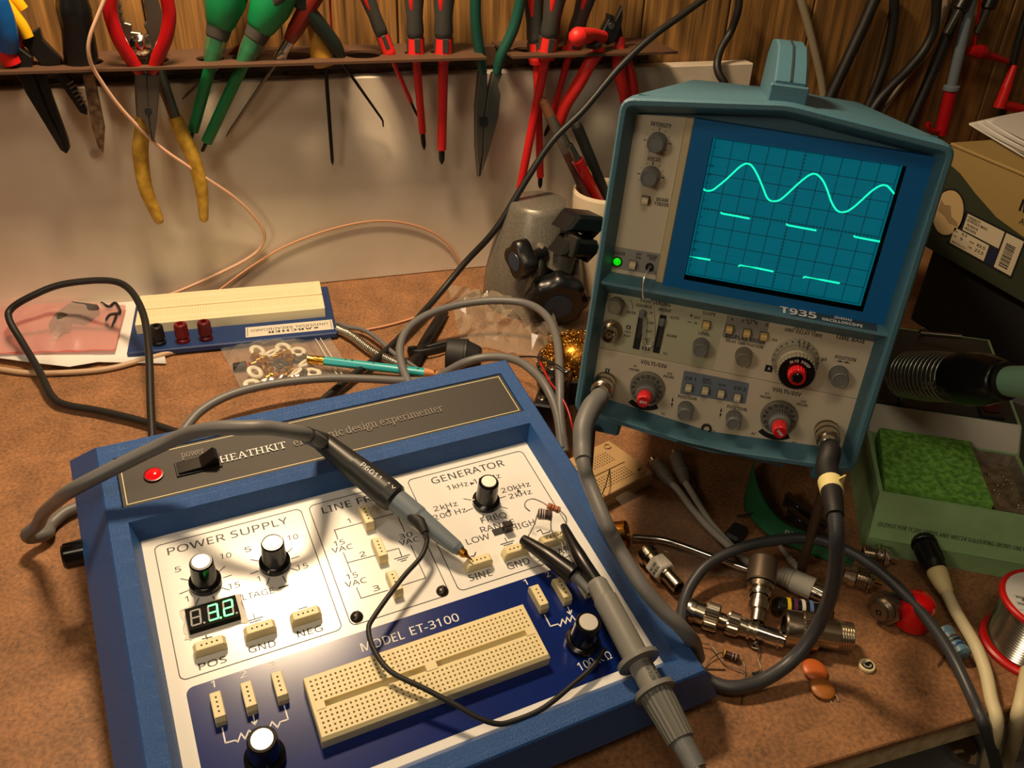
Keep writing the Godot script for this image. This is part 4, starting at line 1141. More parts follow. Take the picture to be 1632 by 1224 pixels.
	for e in [[sp(-82.7, 0.3, 5.0), kc, 4.2], [sp(-83.3, -39.3, 5.0), kc, 4.2], [sp(-32.9, -68.2, 5.0), ky, 4.0], [sp(-18.9, -68.1, 5.0), ky, 4.0], [sp(-8.3, -68.5, 5.0), ky, 4.0], [sp(1.7, -68.5, 5.0), ky, 4.0], [sp(-35.2, -111.2, 5.0), kc, 4.0], [sp(-24.8, -110.8, 5.0), kc, 4.0], [sp(-14.9, -110.9, 5.0), kc, 4.0], [sp(-4.8, -111.2, 5.0), kc, 4.0]]:
		sbutton(t, e[0], 0.0041, 0.0044, 0.0042, e[1])
	# power lamp
	var pc := sp(-93.0, -39.2, 5.0)
	st = S(); lathe(st, pc, Vector3.BACK, [[0, 0.0031], [0.001, 0.003], [0.001, 0.0024]], 24); obj("lamp_ring", st, mat("black"), t)
	st = S(); lathe(st, pc, Vector3.BACK, [[0.0004, 0.0025], [0.0014, 0.0022], [0.0022, 0.0013], [0.0024, 0.0]], 24, true); obj("power_led", st, emis("green_led", C8(20, 200, 30), Color(0.02, 1.0, 0.03), 0.62, 0.2), t)
	# probe-adjust tip jack, ground jack
	st = S(); lathe(st, sp(-73.1, -39.1, 5.0), Vector3.BACK, [[0.0, 0.0026], [0.0012, 0.0024], [0.0012, 0.0013], [-0.002, 0.0012]], 20); obj("tip_jack", st, mat("black"), t)
	st = S(); lathe(st, sp(-18.7, -137.0, 5.0), Vector3.BACK, [[0.0, 0.0034], [0.0012, 0.0033], [0.0012, 0.002], [-0.002, 0.0019], [-0.002, 0]], 24); obj("ground_jack", st, mat("jack_dull", C8(112, 104, 88), 0.35, 1.0), t)
	# trigger slide switches
	for e in [[sp(-72.2, -67.5, 5.0), sp(-72.2, -92.9, 5.0), 0.05], [sp(-59.4, -67.6, 5.0), sp(-59.4, -92.8, 5.0), 0.16]]:
		var a: Vector3 = e[0]
		var b: Vector3 = e[1]
		st = S(); box(st, (a + b) / 2 + Vector3(0, 0, 0.0002), Vector3(0.0042, (a - b).length(), 0.0005)); var sw := obj("slide_switch", st, mat("black_matte"), t)
		st = S(); box(st, a.lerp(b, e[2] + 0.35) + Vector3(0.0005, 0, 0.001), Vector3(0.0028, (a - b).length() * 0.62, 0.0016), Basis.IDENTITY, 0.0003); obj("track", st, mat("track_grey", C8(52, 52, 50), 0.5), sw)
		st = S(); box(st, a.lerp(b, e[2]) + Vector3(0, 0, 0.002), Vector3(0.0036, 0.005, 0.004), Basis.IDENTITY, 0.0008); obj("slider", st, kg, sw)
	# input coupling arcs with levers
	for e in [[sp(-60.8, -117.5, 5.0), sp(-66.7, -137.4, 5.0), kg], [sp(22.7, -118.9, 5.0), sp(29.7, -139.2, 5.0), kg]]:
		var c: Vector3 = e[0]
		st = S()
		for i in 12:
			var a0 := deg_to_rad(-128 + 76.0 * i / 12)
			var a1 := deg_to_rad(-128 + 76.0 * (i + 1) / 12)
			quad(st, c + Vector3(cos(a0), sin(a0), 0.01) * 0.0128, c + Vector3(cos(a0), sin(a0), 0.01) * 0.0162, c + Vector3(cos(a1), sin(a1), 0.01) * 0.0162, c + Vector3(cos(a1), sin(a1), 0.01) * 0.0128)
		var sl := obj("coupling_slot", st, mat("black_matte"), t)
		st = S(); cyl(st, e[1], e[1] + Vector3(0, 0, 0.006), 0.0013, 0.0016, 14, 0.0003); obj("lever", st, e[2], sl)
	# volts/div dials
	for e in [[sp(-60.5, -117.4, 5.0), ["2", "1", ".5", ".2", "5", "10", "20", "50", "100"]], [sp(22.7, -118.7, 5.0), ["2", "1", "50", "20", "5", "1", "2", "5", "10"]]]:
		var c: Vector3 = e[0]
		st = S(); lathe(st, c, Vector3.BACK, [[0.0, 0.0112], [0.0024, 0.0108], [0.0028, 0.0102], [0.0028, 0.0]], 48); var dl := obj("volts_dial", st, mat("dial_grey", C8(122, 118, 108), 0.45), t)
		st = S()
		for i in 14:
			var a := deg_to_rad(232 - 23.0 * i)
			var ee := Vector3(cos(a), sin(a), 0)
			var r := Vector3(sin(a), -cos(a), 0)
			var p := c + ee * 0.0076 + Vector3(0, 0, 0.00288)
			txt(st, ["2", "5", "1", "2", "5", "10", "20", "50", "100", "2", ".5", ".2", ".1", "50"][i], p - r * 0.0011, p + r * 0.0011, 0.0021, nn, bold)
		obj("dial_figures", st, mat("ink"), dl)
		st = S()
		lathe(st, c, Vector3.BACK, [[0.0028, 0.0068], [0.013, 0.0062], [0.014, 0.0058]], 52, false, 0.06)
		lathe(st, c, Vector3.BACK, [[0.014, 0.0056], [0.0142, 0.0]], 30)
		obj("outer_knob", st, kg, dl)
		st = S()
		lathe(st, c, Vector3.BACK, [[0.0142, 0.0046], [0.0225, 0.0041], [0.0232, 0.0037]], 40, false, 0.06)
		lathe(st, c, Vector3.BACK, [[0.0231, 0.0038], [0.0235, 0.0034], [0.0235, 0.0]], 30)
		var vk := obj("variable_knob", st, mat("knob_red", C8(198, 26, 34), 0.35), dl)
		st = S()
		var ta := -0.75 if c.x > sp(0, 0, 0).x else PI
		var rr := Vector3(cos(ta), sin(ta), 0)
		var uu := nn.cross(rr)
		txt(st, "VAR", c + Vector3(0, 0, 0.0237) - rr * 0.0024 - uu * 0.0009, c + Vector3(0, 0, 0.0237) + rr * 0.0024 - uu * 0.0009, 0.0018, nn, bold)
		obj("knob_lettering", st, mat("ink_white"), vk)
	# sec/div dial
	var c := sp(23.1, -79.9, 5.0)
	st = S(); lathe(st, c, Vector3.BACK, [[0.0, 0.0138], [0.0012, 0.0138], [0.0022, 0.0128], [0.006, 0.0116], [0.016, 0.0098]], 56); var sd := obj("time_dial", st, mat("dial_clear", C8(176, 168, 146), 0.18), t)
	st = S()
	var fig := ["50", "20", "10", "5", "2", "1", ".5", ".2", ".1", "50", "20", "10", "5", "2"]
	for i in fig.size():
		var a := deg_to_rad(186 - 14.8 * i)
		var ee := Vector3(cos(a), sin(a), 0)
		var r := Vector3(sin(a), -cos(a), 0)
		var p := c + ee * 0.01235 + Vector3(0, 0, 0.0035)
		txt(st, fig[i], p - r * 0.0008, p + r * 0.0008, 0.0012, ee * 0.3 + nn, bold)
	for i in 26:
		var a0 := deg_to_rad(190 - 200.0 * i / 26)
		var a1 := deg_to_rad(190 - 200.0 * (i + 1) / 26)
		strokes(st, [c + Vector3(cos(a0), sin(a0), 0) * 0.0117 + Vector3(0, 0, 0.0059), c + Vector3(cos(a1), sin(a1), 0) * 0.0117 + Vector3(0, 0, 0.0059)], 0.00025, nn)
	for a in [1.62, 1.42, 1.24, 1.2]: strokes(st, [c + Vector3(cos(a), sin(a), 0) * 0.0139 + Vector3(0, 0, 0.0014), c + Vector3(cos(a), sin(a), 0) * 0.0113 + Vector3(0, 0, 0.0082)], 0.0003, Vector3(cos(a), sin(a), 0.35).normalized())
	obj("dial_figures", st, mat("ink"), sd)
	st = S()
	lathe(st, c, Vector3.BACK, [[0.016, 0.0112], [0.0205, 0.011], [0.021, 0.0104]], 64, false, 0.04)
	obj("grip_ring", st, kw, sd)
	st = S(); lathe(st, c, Vector3.BACK, [[0.0205, 0.0103], [0.0216, 0.0098], [0.0216, 0.0]], 48); obj("black_face", st, mat("knob_black"), sd)
	st = S()
	var sweep := "DLYD SWEEP"
	for i in sweep.length():
		if sweep[i] == " ": continue
		var a := deg_to_rad(128 - 9.6 * i)
		var ee := Vector3(cos(a), sin(a), 0)
		var r := Vector3(sin(a), -cos(a), 0)
		var p := c + ee * 0.0069 + Vector3(0, 0, 0.0217)
		txt(st, sweep[i], p - r * 0.0005, p + r * 0.0005, 0.0016, nn, bold)
	obj("face_lettering", st, mat("ink_white"), sd)
	st = S(); lathe(st, c, Vector3.BACK, [[0.0216, 0.0053], [0.028, 0.005], [0.0286, 0.0046]], 36, false, 0.1); lathe(st, c, Vector3.BACK, [[0.0286, 0.0047], [0.0288, 0.0032], [0.0282, 0.003]], 30); obj("delay_knob", st, mat("knob_red"), sd)
	st = S(); lathe(st, c, Vector3.BACK, [[0.027, 0.0031], [0.0296, 0.0029], [0.03, 0.0024], [0.03, 0.0]], 30); obj("knob_cap", st, mat("knob_black"), sd)
	# inputs
	bnc_jack(t, sp(-89.5, -83.9, 5.0))
	bnc_jack(t, sp(-87.6, -119.6, 5.0))
	bnc_jack(t, sp(52.1, -121.1, 5.0))
	# bottom slot in the frame
	st = S(); box(st, sp(-2, -143.6, 20.2), Vector3(0.066, 0.0016, 0.0006), Basis(Vector3.BACK, -0.015)); obj("vent_slot", st, mat("scope_dark"), t)
	# feet and tilt bail
	var inv := t.global_transform.affine_inverse()
	for x in [-82.0, 60.0]:
		st = S(); box(st, sp(x, -150, -6), Vector3(0.018, 0.014, 0.022), Basis.IDENTITY, 0.0015); obj("foot", st, teal, t)
	for x in [-80.0, 58.0]:
		st = S()
		var a := sp(x, -136, -370)
		var w: Vector3 = t.global_transform * a
		w.y = 0.0
		cyl(st, inv * w, a, 0.011, 0.011, 16); obj("rear_foot", st, mat("rubber"), t)
	var lt := Vector3(0.3274, 0.0700, 0.5196)
	var lb := Vector3(0.3302, 0.0032, 0.5181)
	var shift: Vector3 = t.global_transform.basis.x * -0.15
	for k in 2:
		st = S()
		var o: Vector3 = shift * k
		o.y = 0.0
		tube(st, curve([inv * (lt + o + (lt - lb).normalized() * 0.02), inv * (lt + o), inv * (lb + o)], 3), 0.0032, 10)
		obj("bail_leg", st, mat("bail_brown", C8(92, 74, 60), 0.4, 0.4), t)

func paperclip(P: Transform3D) -> void:
	var p := []
	for v in [sp(-73.2, -39.5, 5.0), sp(-73.2, -39.1, 12.0), sp(-74.0, -40.9, 22.0), sp(-73.6, -46.0, 24.0), sp(-72.8, -51.6, 23.0), sp(-71.6, -54.2, 22.0), sp(-68.1, -54.8, 20.0), sp(-66.2, -59.4, 17.0), sp(-63.3, -71.7, 12.0), sp(-61.9, -83.0, 9.0), sp(-62.8, -87.1, 9.0), sp(-65.3, -88.4, 9.0), sp(-67.8, -87.2, 9.0), sp(-69.2, -82.6, 9.0), sp(-69.9, -76.0, 9.0), sp(-70.6, -70.0, 9.0)]: p.append(P * v)
	var st := S(); tube(st, curve(p, 6), 0.0006, 8)
	solo("paperclip_wire", st, mat("bright_wire", C8(226, 222, 212), 0.25, 0.8), "straightened paperclip hooked into the probe adjust jack", "paperclip")

func rpoly(x0: float, x1: float, _a: float, _b: float) -> PackedVector2Array:
	return PackedVector2Array([Vector2(-22.2, -59.8), Vector2(3.4, -59.6), Vector2(3.4, -73.4), Vector2(2.4, -74.4), Vector2(-21.4, -74.4), Vector2(-22.2, -73.4)])

func quad_poly(a: Vector3, b: Vector3, c: Vector3, d: Vector3) -> PackedVector2Array:
	var p := []
	for v in [a, b, c, d]: p.append(Vector2(v.x, v.y))
	return PackedVector2Array(round_poly(p, [0.0012, 0.0012, 0.0012, 0.0012], 3))


# ---------- tool rack and hanging tools ----------
func flat_part(called: String, pts: Array, th: float, m: Material, par: Node, bev := 0.0008, dz := 0.0) -> MeshInstance3D:
	# outline drawn on an upright plane gets thickness th behind and in front of it
	var p := PackedVector2Array()
	for v in pts: p.append(Vector2(v.x, v.y))
	var st := S()
	prism(st, p, Transform3D(Basis.IDENTITY, Vector3(0, 0, pts[0].z - th / 2 + dz)), th, bev)
	return obj(called, st, m, par)

func grip(called: String, pts: Array, r: Array, m: Material, par: Node, squash := 1.0) -> MeshInstance3D:
	var st := S()
	tube(st, curve(pts, 6), rads(r, 6), 14, true, squash, Vector3.RIGHT if squash != 1.0 else Vector3.ZERO)
	var d0: Vector3 = (pts[0] - pts[1]).normalized()
	var d1: Vector3 = (pts[-1] - pts[-2]).normalized()
	lathe(st, pts[-1], d1, [[0.0, r[-1]], [r[-1] * 0.5, r[-1] * 0.85], [r[-1] * 0.85, r[-1] * 0.5], [r[-1], 0.0]], 14, true)
	return obj(called, st, m, par)

func insulated_driver(top: Vector3, col: Vector3, send: Vector3, tip: Vector3, rh: float, rs: float, label: String) -> void:
	var t := thing("screwdriver", label, "screwdriver", "red and grey insulated screwdrivers in the rack", col)
	var o := -col
	var dn := (send - col).normalized()
	var up := (top - col).normalized()
	var grey := mat("grip_grey", C8(56, 56, 52), 0.55)
	var red := mat("red_rubber")
	var st := S()
	lathe(st, o + col, up, [[0.014, 0.0], [0.014, rh * 0.86], [0.022, rh * 1.02], [0.034, rh * 0.94], [0.06, rh * 1.22], [0.085, rh * 1.25], [0.104, rh * 1.0], [0.11, rh * 0.6], [0.112, 0.0]], 24, true)
	obj("handle", st, grey, t)
	for k in 3:
		var a := TAU * k / 3.0 + 0.5
		var u := perp(up)
		var off := u.rotated(up, a) * rh * 0.78
		st = S()
		lathe(st, o + col + off, up, [[0.036, 0.0], [0.042, rh * 0.28], [0.055, rh * 0.5], [0.075, rh * 0.56], [0.094, rh * 0.36], [0.102, 0.0]], 14, true)
		obj("grip_inlay", st, red, t)
	st = S(); lathe(st, o + col, up, [[-0.004, 0.0], [-0.004, rh * 0.9], [0.0, rh * 1.0], [0.004, rh * 0.98], [0.016, rh * 0.94], [0.016, 0.0]], 24); var cl := obj("collar", st, red, t)
	for k in 4:
		var u := perp(up).rotated(up, TAU * k / 4.0)
		st = S(); box(st, o + col + up * 0.0105 + u * rh * 0.93, Vector3(rh * 0.62, 0.0125, rh * 0.16), Basis(up.cross(u).normalized(), up, u), 0.0003); obj("castellation", st, grey, cl)
	st = S(); lathe(st, o + col, dn, [[0.0, rs * 1.25], [0.006, rs], [(send - col).length(), rs * 0.92], [(send - col).length(), 0.0]], 16); obj("sleeve", st, mat("red_sleeve", C8(208, 28, 30), 0.38), t)
	st = S()
	var L := (tip - send).length()
	lathe(st, o + send, tip - send, [[-0.001, rs * 0.62], [L * 0.6, rs * 0.6], [L * 0.8, rs * 0.48], [L, rs * 0.12], [L, 0.0]], 10)
	obj("tip", st, mat("dark_steel"), t)

func tools() -> void:
	# rack plate with round holes
	var t := thing("tool_rack", "brown rack plate with round holes holding tools", "tool rack", "", Vector3(0.1, 0.2375, -0.02))
	var off := Vector3(-0.1, -0.2375, 0.02)
	var brown := mat("rack_brown", C8(84, 58, 40), 0.6)
	for seg in [[-0.7, Vector3(0.2410, 0.2375, 0.0520).x], [Vector3(0.2666, 0.2375, 0.0528).x, 0.44]]:
		var cs := CSGCombiner3D.new()
		cs.name = numbered(t, "plate")
		t.add_child(cs)
		var bx := CSGBox3D.new()
		bx.size = Vector3(seg[1] - seg[0], 0.0022, 0.07)
		bx.material = brown
		cs.add_child(bx)
		bx.position = off + Vector3((seg[0] + seg[1]) / 2, 0.2375, 0.015)
		for h in [[Vector3(-0.1546, 0.2385, 0.0349), 0.013], [Vector3(-0.1314, 0.2385, 0.0279), 0.012], [Vector3(-0.1076, 0.2385, 0.0292), 0.016], [Vector3(-0.0559, 0.2385, 0.0268), 0.017], [Vector3(-0.0049, 0.2385, 0.0290), 0.012], [Vector3(0.0250, 0.2385, 0.0330), 0.012], [Vector3(0.0679, 0.2385, 0.0213), 0.016], [Vector3(0.0927, 0.2385, 0.0422), 0.008], [Vector3(0.1045, 0.2385, 0.0437), 0.008], [Vector3(0.1293, 0.2385, 0.0242), 0.0172], [Vector3(0.1522, 0.2385, 0.0401), 0.006], [Vector3(0.1761, 0.2385, 0.0407), 0.0075], [Vector3(0.2009, 0.2385, 0.0440), 0.0075], [Vector3(0.2889, 0.2385, 0.0582), 0.012], [Vector3(0.3001, 0.2385, 0.0544), 0.009], [Vector3(0.3236, 0.2385, 0.0521), 0.008], [Vector3(0.3352, 0.2385, 0.0643), 0.012], [Vector3(-0.25, 0, 0.02), 0.016], [Vector3(-0.31, 0, 0.02), 0.016]]:
			if h[0].x < seg[0] or h[0].x > seg[1]: continue
			var c := CSGCylinder3D.new()
			c.operation = CSGShape3D.OPERATION_SUBTRACTION
			c.radius = h[1]
			c.height = 0.02
			c.sides = 24
			c.material = brown
			cs.add_child(c)
			c.position = off + Vector3(h[0].x, 0.2375, minf(h[0].z, 0.022 + 0.0))
	var st := S()
	box(st, off + Vector3(-0.13, 0.227, -0.0155), Vector3(1.14, 0.019, 0.009), Basis.IDENTITY, 0.001)
	obj("rail", st, brown, t)

	# red-grey insulated screwdrivers
	insulated_driver(Vector3(0.1371, 0.2850, 0.0240), Vector3(0.1537, 0.2400, 0.0240), Vector3(0.1747, 0.1922, 0.0160), Vector3(0.1827, 0.1747, 0.0130), 0.0062, 0.0022, "smallest slim red and grey insulated screwdriver, leaning in the rack")
	insulated_driver(Vector3(0.1784, 0.2846, 0.0240), Vector3(0.1792, 0.2360, 0.0240), Vector3(0.1854, 0.1618, 0.0180), Vector3(0.1871, 0.1441, 0.0170), 0.008, 0.004, "red insulated screwdriver hanging beside the slim leaning one")
	insulated_driver(Vector3(0.2057, 0.2847, 0.0260), Vector3(0.2052, 0.2357, 0.0260), Vector3(0.2040, 0.1450, 0.0220), Vector3(0.2039, 0.1297, 0.0220), 0.0088, 0.0049, "red insulated screwdriver hanging straight down beside the green pliers")
	insulated_driver(Vector3(0.3113, 0.2849, 0.0340), Vector3(0.3076, 0.2355, 0.0300), Vector3(0.2899, 0.0974, 0.0200), Vector3(0.2929, 0.0879, 0.0200), 0.0092, 0.0046, "longest red insulated screwdriver, crossing in front of a shorter one")
	insulated_driver(Vector3(0.2954, 0.2825, 0.0180), Vector3(0.3022, 0.2285, 0.0180), Vector3(0.3152, 0.1057, 0.0120), Vector3(0.3157, 0.0926, 0.0120), 0.0085, 0.0042, "red insulated screwdriver crossing behind the longest one")
	insulated_driver(Vector3(0.3501, 0.2817, 0.0160), Vector3(0.3384, 0.2337, 0.0140), Vector3(0.3238, 0.1622, 0.0100), Vector3(0.3186, 0.1477, 0.0080), 0.0082, 0.0036, "red insulated screwdriver leaning behind the red curved handle")

	# green screwdrivers
	for e in [[Vector3(0.0142, 0.2865, 0.0260), Vector3(-0.0032, 0.2388, 0.0260), Vector3(-0.0290, 0.1736, 0.0120), Vector3(-0.0344, 0.1599, 0.0110), "upright green screwdriver with grey grip pads, beside the open pliers"], [Vector3(0.0534, 0.2874, 0.0340), Vector3(0.0246, 0.2393, 0.0320), Vector3(-0.0185, 0.1649, 0.0200), Vector3(-0.0239, 0.1566, 0.0190), "green screwdriver with black tip, slanting more than its twin"]]:
		var col: Vector3 = e[1]
		var g := thing("green_screwdriver", e[4], "screwdriver", "green screwdrivers in the rack", col)
		var up: Vector3 = (e[0] - col).normalized()
		var dn: Vector3 = (e[2] - col).normalized()
		var u := perp(up)
		st = S(); lathe(st, Vector3.ZERO, up, [[0.026, 0.0], [0.026, 0.0095], [0.032, 0.0125], [0.05, 0.0175], [0.085, 0.018], [0.11, 0.015], [0.118, 0.009], [0.12, 0.0]], 24, true); obj("handle", st, mat("green_plastic", C8(16, 134, 78), 0.4), g)
		for k in 3:
			var ofs := u.rotated(up, TAU * k / 3 + 2.2) * 0.0118
			st = S(); lathe(st, ofs, up, [[0.046, 0.0], [0.05, 0.0045], [0.062, 0.0075], [0.09, 0.0078], [0.1, 0.005], [0.104, 0.0]], 14, true); obj("grip_pad", st, mat("pad_grey", C8(66, 62, 56), 0.7), g)
		st = S(); lathe(st, Vector3.ZERO, up, [[0.018, 0.0088], [0.02, 0.0098], [0.03, 0.0108], [0.031, 0.009]], 24); obj("grip_ring", st, mat("pad_grey"), g)
		st = S(); lathe(st, Vector3.ZERO, up, [[-0.004, 0.0], [-0.004, 0.0066], [0.008, 0.0088], [0.02, 0.0092], [0.02, 0.0]], 24); obj("clear_collar", st, clear("clear_green", C8(70, 140, 100, 120), 0.06), g)
		st = S(); lathe(st, Vector3.ZERO, up, [[-0.002, 0.0052], [0.02, 0.0052]], 16); obj("core", st, mat("green_sleeve", C8(10, 120, 66), 0.45), g)
		var L := (e[2] - col as Vector3).length()
		st = S(); lathe(st, Vector3.ZERO, dn, [[0.0, 0.0053], [L, 0.005], [L, 0.0]], 16); obj("sleeve", st, mat("green_sleeve"), g)
		var q := Vector3(e[2]) - col
		var L2 := (Vector3(e[3]) - Vector3(e[2])).length()
		st = S(); lathe(st, q, dn, [[-0.001, 0.0035], [L2 * 0.5, 0.0035], [L2, 0.003], [L2, 0.0]], 12, false, 0.0, 0.5); obj("tip", st, mat("dark_steel"), g)

	# small screwdriver with chrome ferrule
	var a := Vector3(0.0532, 0.2383, 0.0300)
	var s1 := thing("small_screwdriver", "small screwdriver with dark red handle and chrome ferrule", "screwdriver", "", a)
	var up := (Vector3(0.0649, 0.2558, 0.0320) - a).normalized()
	var dn := (Vector3(-0.0006, 0.1667, 0.0140) - a)
	st = S(); lathe(st, Vector3.ZERO, up, [[0.0, 0.003], [0.0005, 0.0052], [0.006, 0.0056], [0.0085, 0.005], [0.0185, 0.0052], [0.0195, 0.0045]], 20); obj("ferrule", st, mat("chrome"), s1)
	st = S(); lathe(st, Vector3.ZERO, up, [[0.0185, 0.0], [0.0185, 0.0052], [0.03, 0.0072], [0.07, 0.0082], [0.09, 0.006], [0.092, 0.0]], 18, true); obj("handle", st, mat("red_amber", C8(120, 34, 24), 0.2), s1)
	st = S(); lathe(st, Vector3.ZERO, dn, [[-0.002, 0.0016], [dn.length() * 0.93, 0.0016], [dn.length(), 0.0008], [dn.length(), 0.0]], 10); obj("shaft", st, mat("steel"), s1)
	# thin blade behind the green driver
	a = Vector3(0.0035, 0.2296, 0.0060)
	dn = Vector3(-0.0343, 0.1999, 0.0040) - a
	s1 = thing("jeweller_screwdriver", "thin steel screwdriver blade poking out behind the green screwdriver", "screwdriver", "", a)
	st = S(); lathe(st, Vector3.ZERO, dn, [[0.0, 0.0015], [dn.length() * 0.85, 0.0015], [dn.length(), 0.0006], [dn.length(), 0.0]], 10); obj("shaft", st, mat("steel"), s1)
	st = S(); lathe(st, Vector3.ZERO, -dn, [[-0.001, 0.0], [-0.001, 0.0035], [0.03, 0.004], [0.06, 0.0036], [0.06, 0.0]], 14); obj("handle", st, mat("red_amber"), s1)

	# hooked pick and awl
	a = Vector3(0.1084, 0.2344, 0.0300)
	s1 = thing("hook_pick", "dark handled pick with a thin bent steel hook", "pick", "", a)
	st = S(); tube(st, curve([Vector3(0.1090, 0.2344, 0.0300) - a, Vector3(0.1036, 0.2487, 0.0320) - a, Vector3(0.0907, 0.2670, 0.0340) - a, Vector3(0.0753, 0.2875, 0.0360) - a, Vector3(0.0636, 0.3061, 0.0380) - a], 5), rads([0.0042, 0.0066, 0.007, 0.007, 0.006], 5), 14); obj("handle", st, mat("pick_green", C8(22, 34, 28), 0.45), s1)
	st = S(); tube(st, [Vector3.ZERO, Vector3(0.1459, 0.1764, 0.0120) - a, Vector3(0.1475, 0.1731, 0.0110) - a, Vector3(0.1476, 0.1677, 0.0120) - a], [0.0017, 0.0012, 0.001, 0.0006], 8); obj("shaft", st, mat("dark_steel"), s1)
	a = Vector3(0.0949, 0.2325, 0.0220)
	s1 = thing("awl", "straight steel awl with a worn yellow handle", "awl", "", a)
	st = S(); lathe(st, Vector3.ZERO, Vector3(0.0891, 0.2566, 0.0220) - a, [[-0.002, 0.0], [-0.002, 0.011], [0.006, 0.0118], [0.02, 0.008], [0.045, 0.0045], [0.1, 0.0042], [0.1, 0.0]], 16, true); obj("handle", st, mat("awl_yellow", C8(176, 128, 40), 0.5), s1)
	dn = Vector3(0.0957, 0.1322, 0.0100) - a
	st = S(); lathe(st, Vector3.ZERO, dn, [[0.0, 0.0019], [dn.length() * 0.8, 0.0018], [dn.length() * 0.96, 0.0016], [dn.length(), 0.0004]], 10); obj("shaft", st, mat("dark_steel"), s1)

	# green handled needle-nose pliers
	a = Vector3(0.2512, 0.2119, 0.0200)
	var p := thing("green_pliers", "needle-nose pliers with dark green handles, nose down", "pliers", "", Vector3(a.x, a.y, 0.02))
	off = -Vector3(a.x, a.y, 0.02)
	var dg := mat("dark_green", C8(18, 74, 62), 0.45)
	grip("handle", sh([Vector3(0.2449, 0.2188, 0.0240), Vector3(0.2402, 0.2409, 0.0260), Vector3(0.2362, 0.2634, 0.0280), Vector3(0.2347, 0.2850, 0.0300), Vector3(0.2350, 0.3059, 0.0320), Vector3(0.2375, 0.3281, 0.0340)], off), [0.0042, 0.0052, 0.0052, 0.0052, 0.005, 0.0046], dg, p)
	grip("handle", sh([Vector3(0.2589, 0.2178, 0.0240), Vector3(0.2626, 0.2347, 0.0260), Vector3(0.2734, 0.2594, 0.0280), Vector3(0.2784, 0.2846, 0.0300), Vector3(0.2785, 0.3058, 0.0320), Vector3(0.2733, 0.3283, 0.0340)], off), [0.0042, 0.0052, 0.0054, 0.0052, 0.005, 0.0046], dg, p)
	flat_part("jaw", sh([Vector3(0.2411, 0.2196, 0.0220), Vector3(0.2490, 0.2182, 0.0220), Vector3(0.2494, 0.1983, 0.0220), Vector3(0.2464, 0.1743, 0.0220), Vector3(0.2461, 0.1414, 0.0220), Vector3(0.2421, 0.1141, 0.0220), Vector3(0.2389, 0.1461, 0.0220), Vector3(0.2379, 0.1844, 0.0220), Vector3(0.2393, 0.2010, 0.0220)], off), 0.009, mat("tool_steel"), p)
	flat_part("jaw", sh([Vector3(0.2549, 0.2180, 0.0220), Vector3(0.2644, 0.2177, 0.0220), Vector3(0.2599, 0.2062, 0.0220), Vector3(0.2631, 0.1977, 0.0220), Vector3(0.2618, 0.1772, 0.0220), Vector3(0.2542, 0.1465, 0.0220), Vector3(0.2439, 0.1151, 0.0220), Vector3(0.2467, 0.1413, 0.0220), Vector3(0.2469, 0.1743, 0.0220), Vector3(0.2500, 0.1982, 0.0220)], off), 0.009, mat("tool_steel"), p)
	st = S(); box(st, sh([Vector3(0.2457, 0.1720, 0.0268)], off)[0], Vector3(0.008, 0.0085, 0.0016)); obj("joint_window", st, mat("black_matte"), p)

	# red handled needle-nose pliers in front of the open slip-joint pliers
	a = Vector3(-0.0581, 0.2309, 0.0380)
	p = thing("red_pliers", "long-nose pliers with bright red dipped handles, nose down", "pliers", "", a)
	off = -a
	grip("handle", sh([Vector3(-0.0627, 0.2325, 0.0400), Vector3(-0.0685, 0.2451, 0.0420), Vector3(-0.0739, 0.2604, 0.0450), Vector3(-0.0764, 0.2785, 0.0460), Vector3(-0.0748, 0.2906, 0.0470), Vector3(-0.0711, 0.3043, 0.0480), Vector3(-0.0640, 0.3202, 0.0480)], off), [0.0044, 0.0056, 0.0056, 0.0056, 0.0056, 0.0054, 0.005], mat("red_dip", C8(176, 18, 22), 0.22), p)
	grip("handle", sh([Vector3(-0.0534, 0.2322, 0.0400), Vector3(-0.0462, 0.2454, 0.0420), Vector3(-0.0371, 0.2615, 0.0450), Vector3(-0.0319, 0.2779, 0.0460), Vector3(-0.0313, 0.2902, 0.0470), Vector3(-0.0308, 0.3041, 0.0480), Vector3(-0.0322, 0.3202, 0.0480)], off), [0.0044, 0.0056, 0.0056, 0.0056, 0.0056, 0.0054, 0.005], mat("red_dip"), p)
	flat_part("jaw", sh([Vector3(-0.0657, 0.2321, 0.0400), Vector3(-0.0583, 0.2314, 0.0400), Vector3(-0.0597, 0.2212, 0.0400), Vector3(-0.0628, 0.1963, 0.0400), Vector3(-0.0634, 0.1846, 0.0400), Vector3(-0.0636, 0.1748, 0.0400), Vector3(-0.0643, 0.1835, 0.0400), Vector3(-0.0671, 0.1944, 0.0400), Vector3(-0.0710, 0.1978, 0.0400), Vector3(-0.0690, 0.2113, 0.0400)], off), 0.008, mat("tool_steel"), p)
	flat_part("jaw", sh([Vector3(-0.0575, 0.2313, 0.0400), Vector3(-0.0471, 0.2320, 0.0400), Vector3(-0.0510, 0.2147, 0.0400), Vector3(-0.0560, 0.1939, 0.0400), Vector3(-0.0618, 0.1741, 0.0400), Vector3(-0.0632, 0.1748, 0.0400), Vector3(-0.0631, 0.1846, 0.0400), Vector3(-0.0624, 0.1963, 0.0400), Vector3(-0.0593, 0.2212, 0.0400)], off), 0.008, mat("tool_steel"), p)
	st = S(); lathe(st, Vector3(-0.0619, 0.2016, 0.0440) + off, Vector3.BACK, [[0.0, 0.003], [0.0006, 0.0028], [0.0006, 0.0]], 16); obj("cutter_hole", st, mat("black_matte"), p)

	# slip-joint pliers hanging jaws up, yellow worn handles down
	a = Vector3(-0.0598, 0.2516, 0.0240)
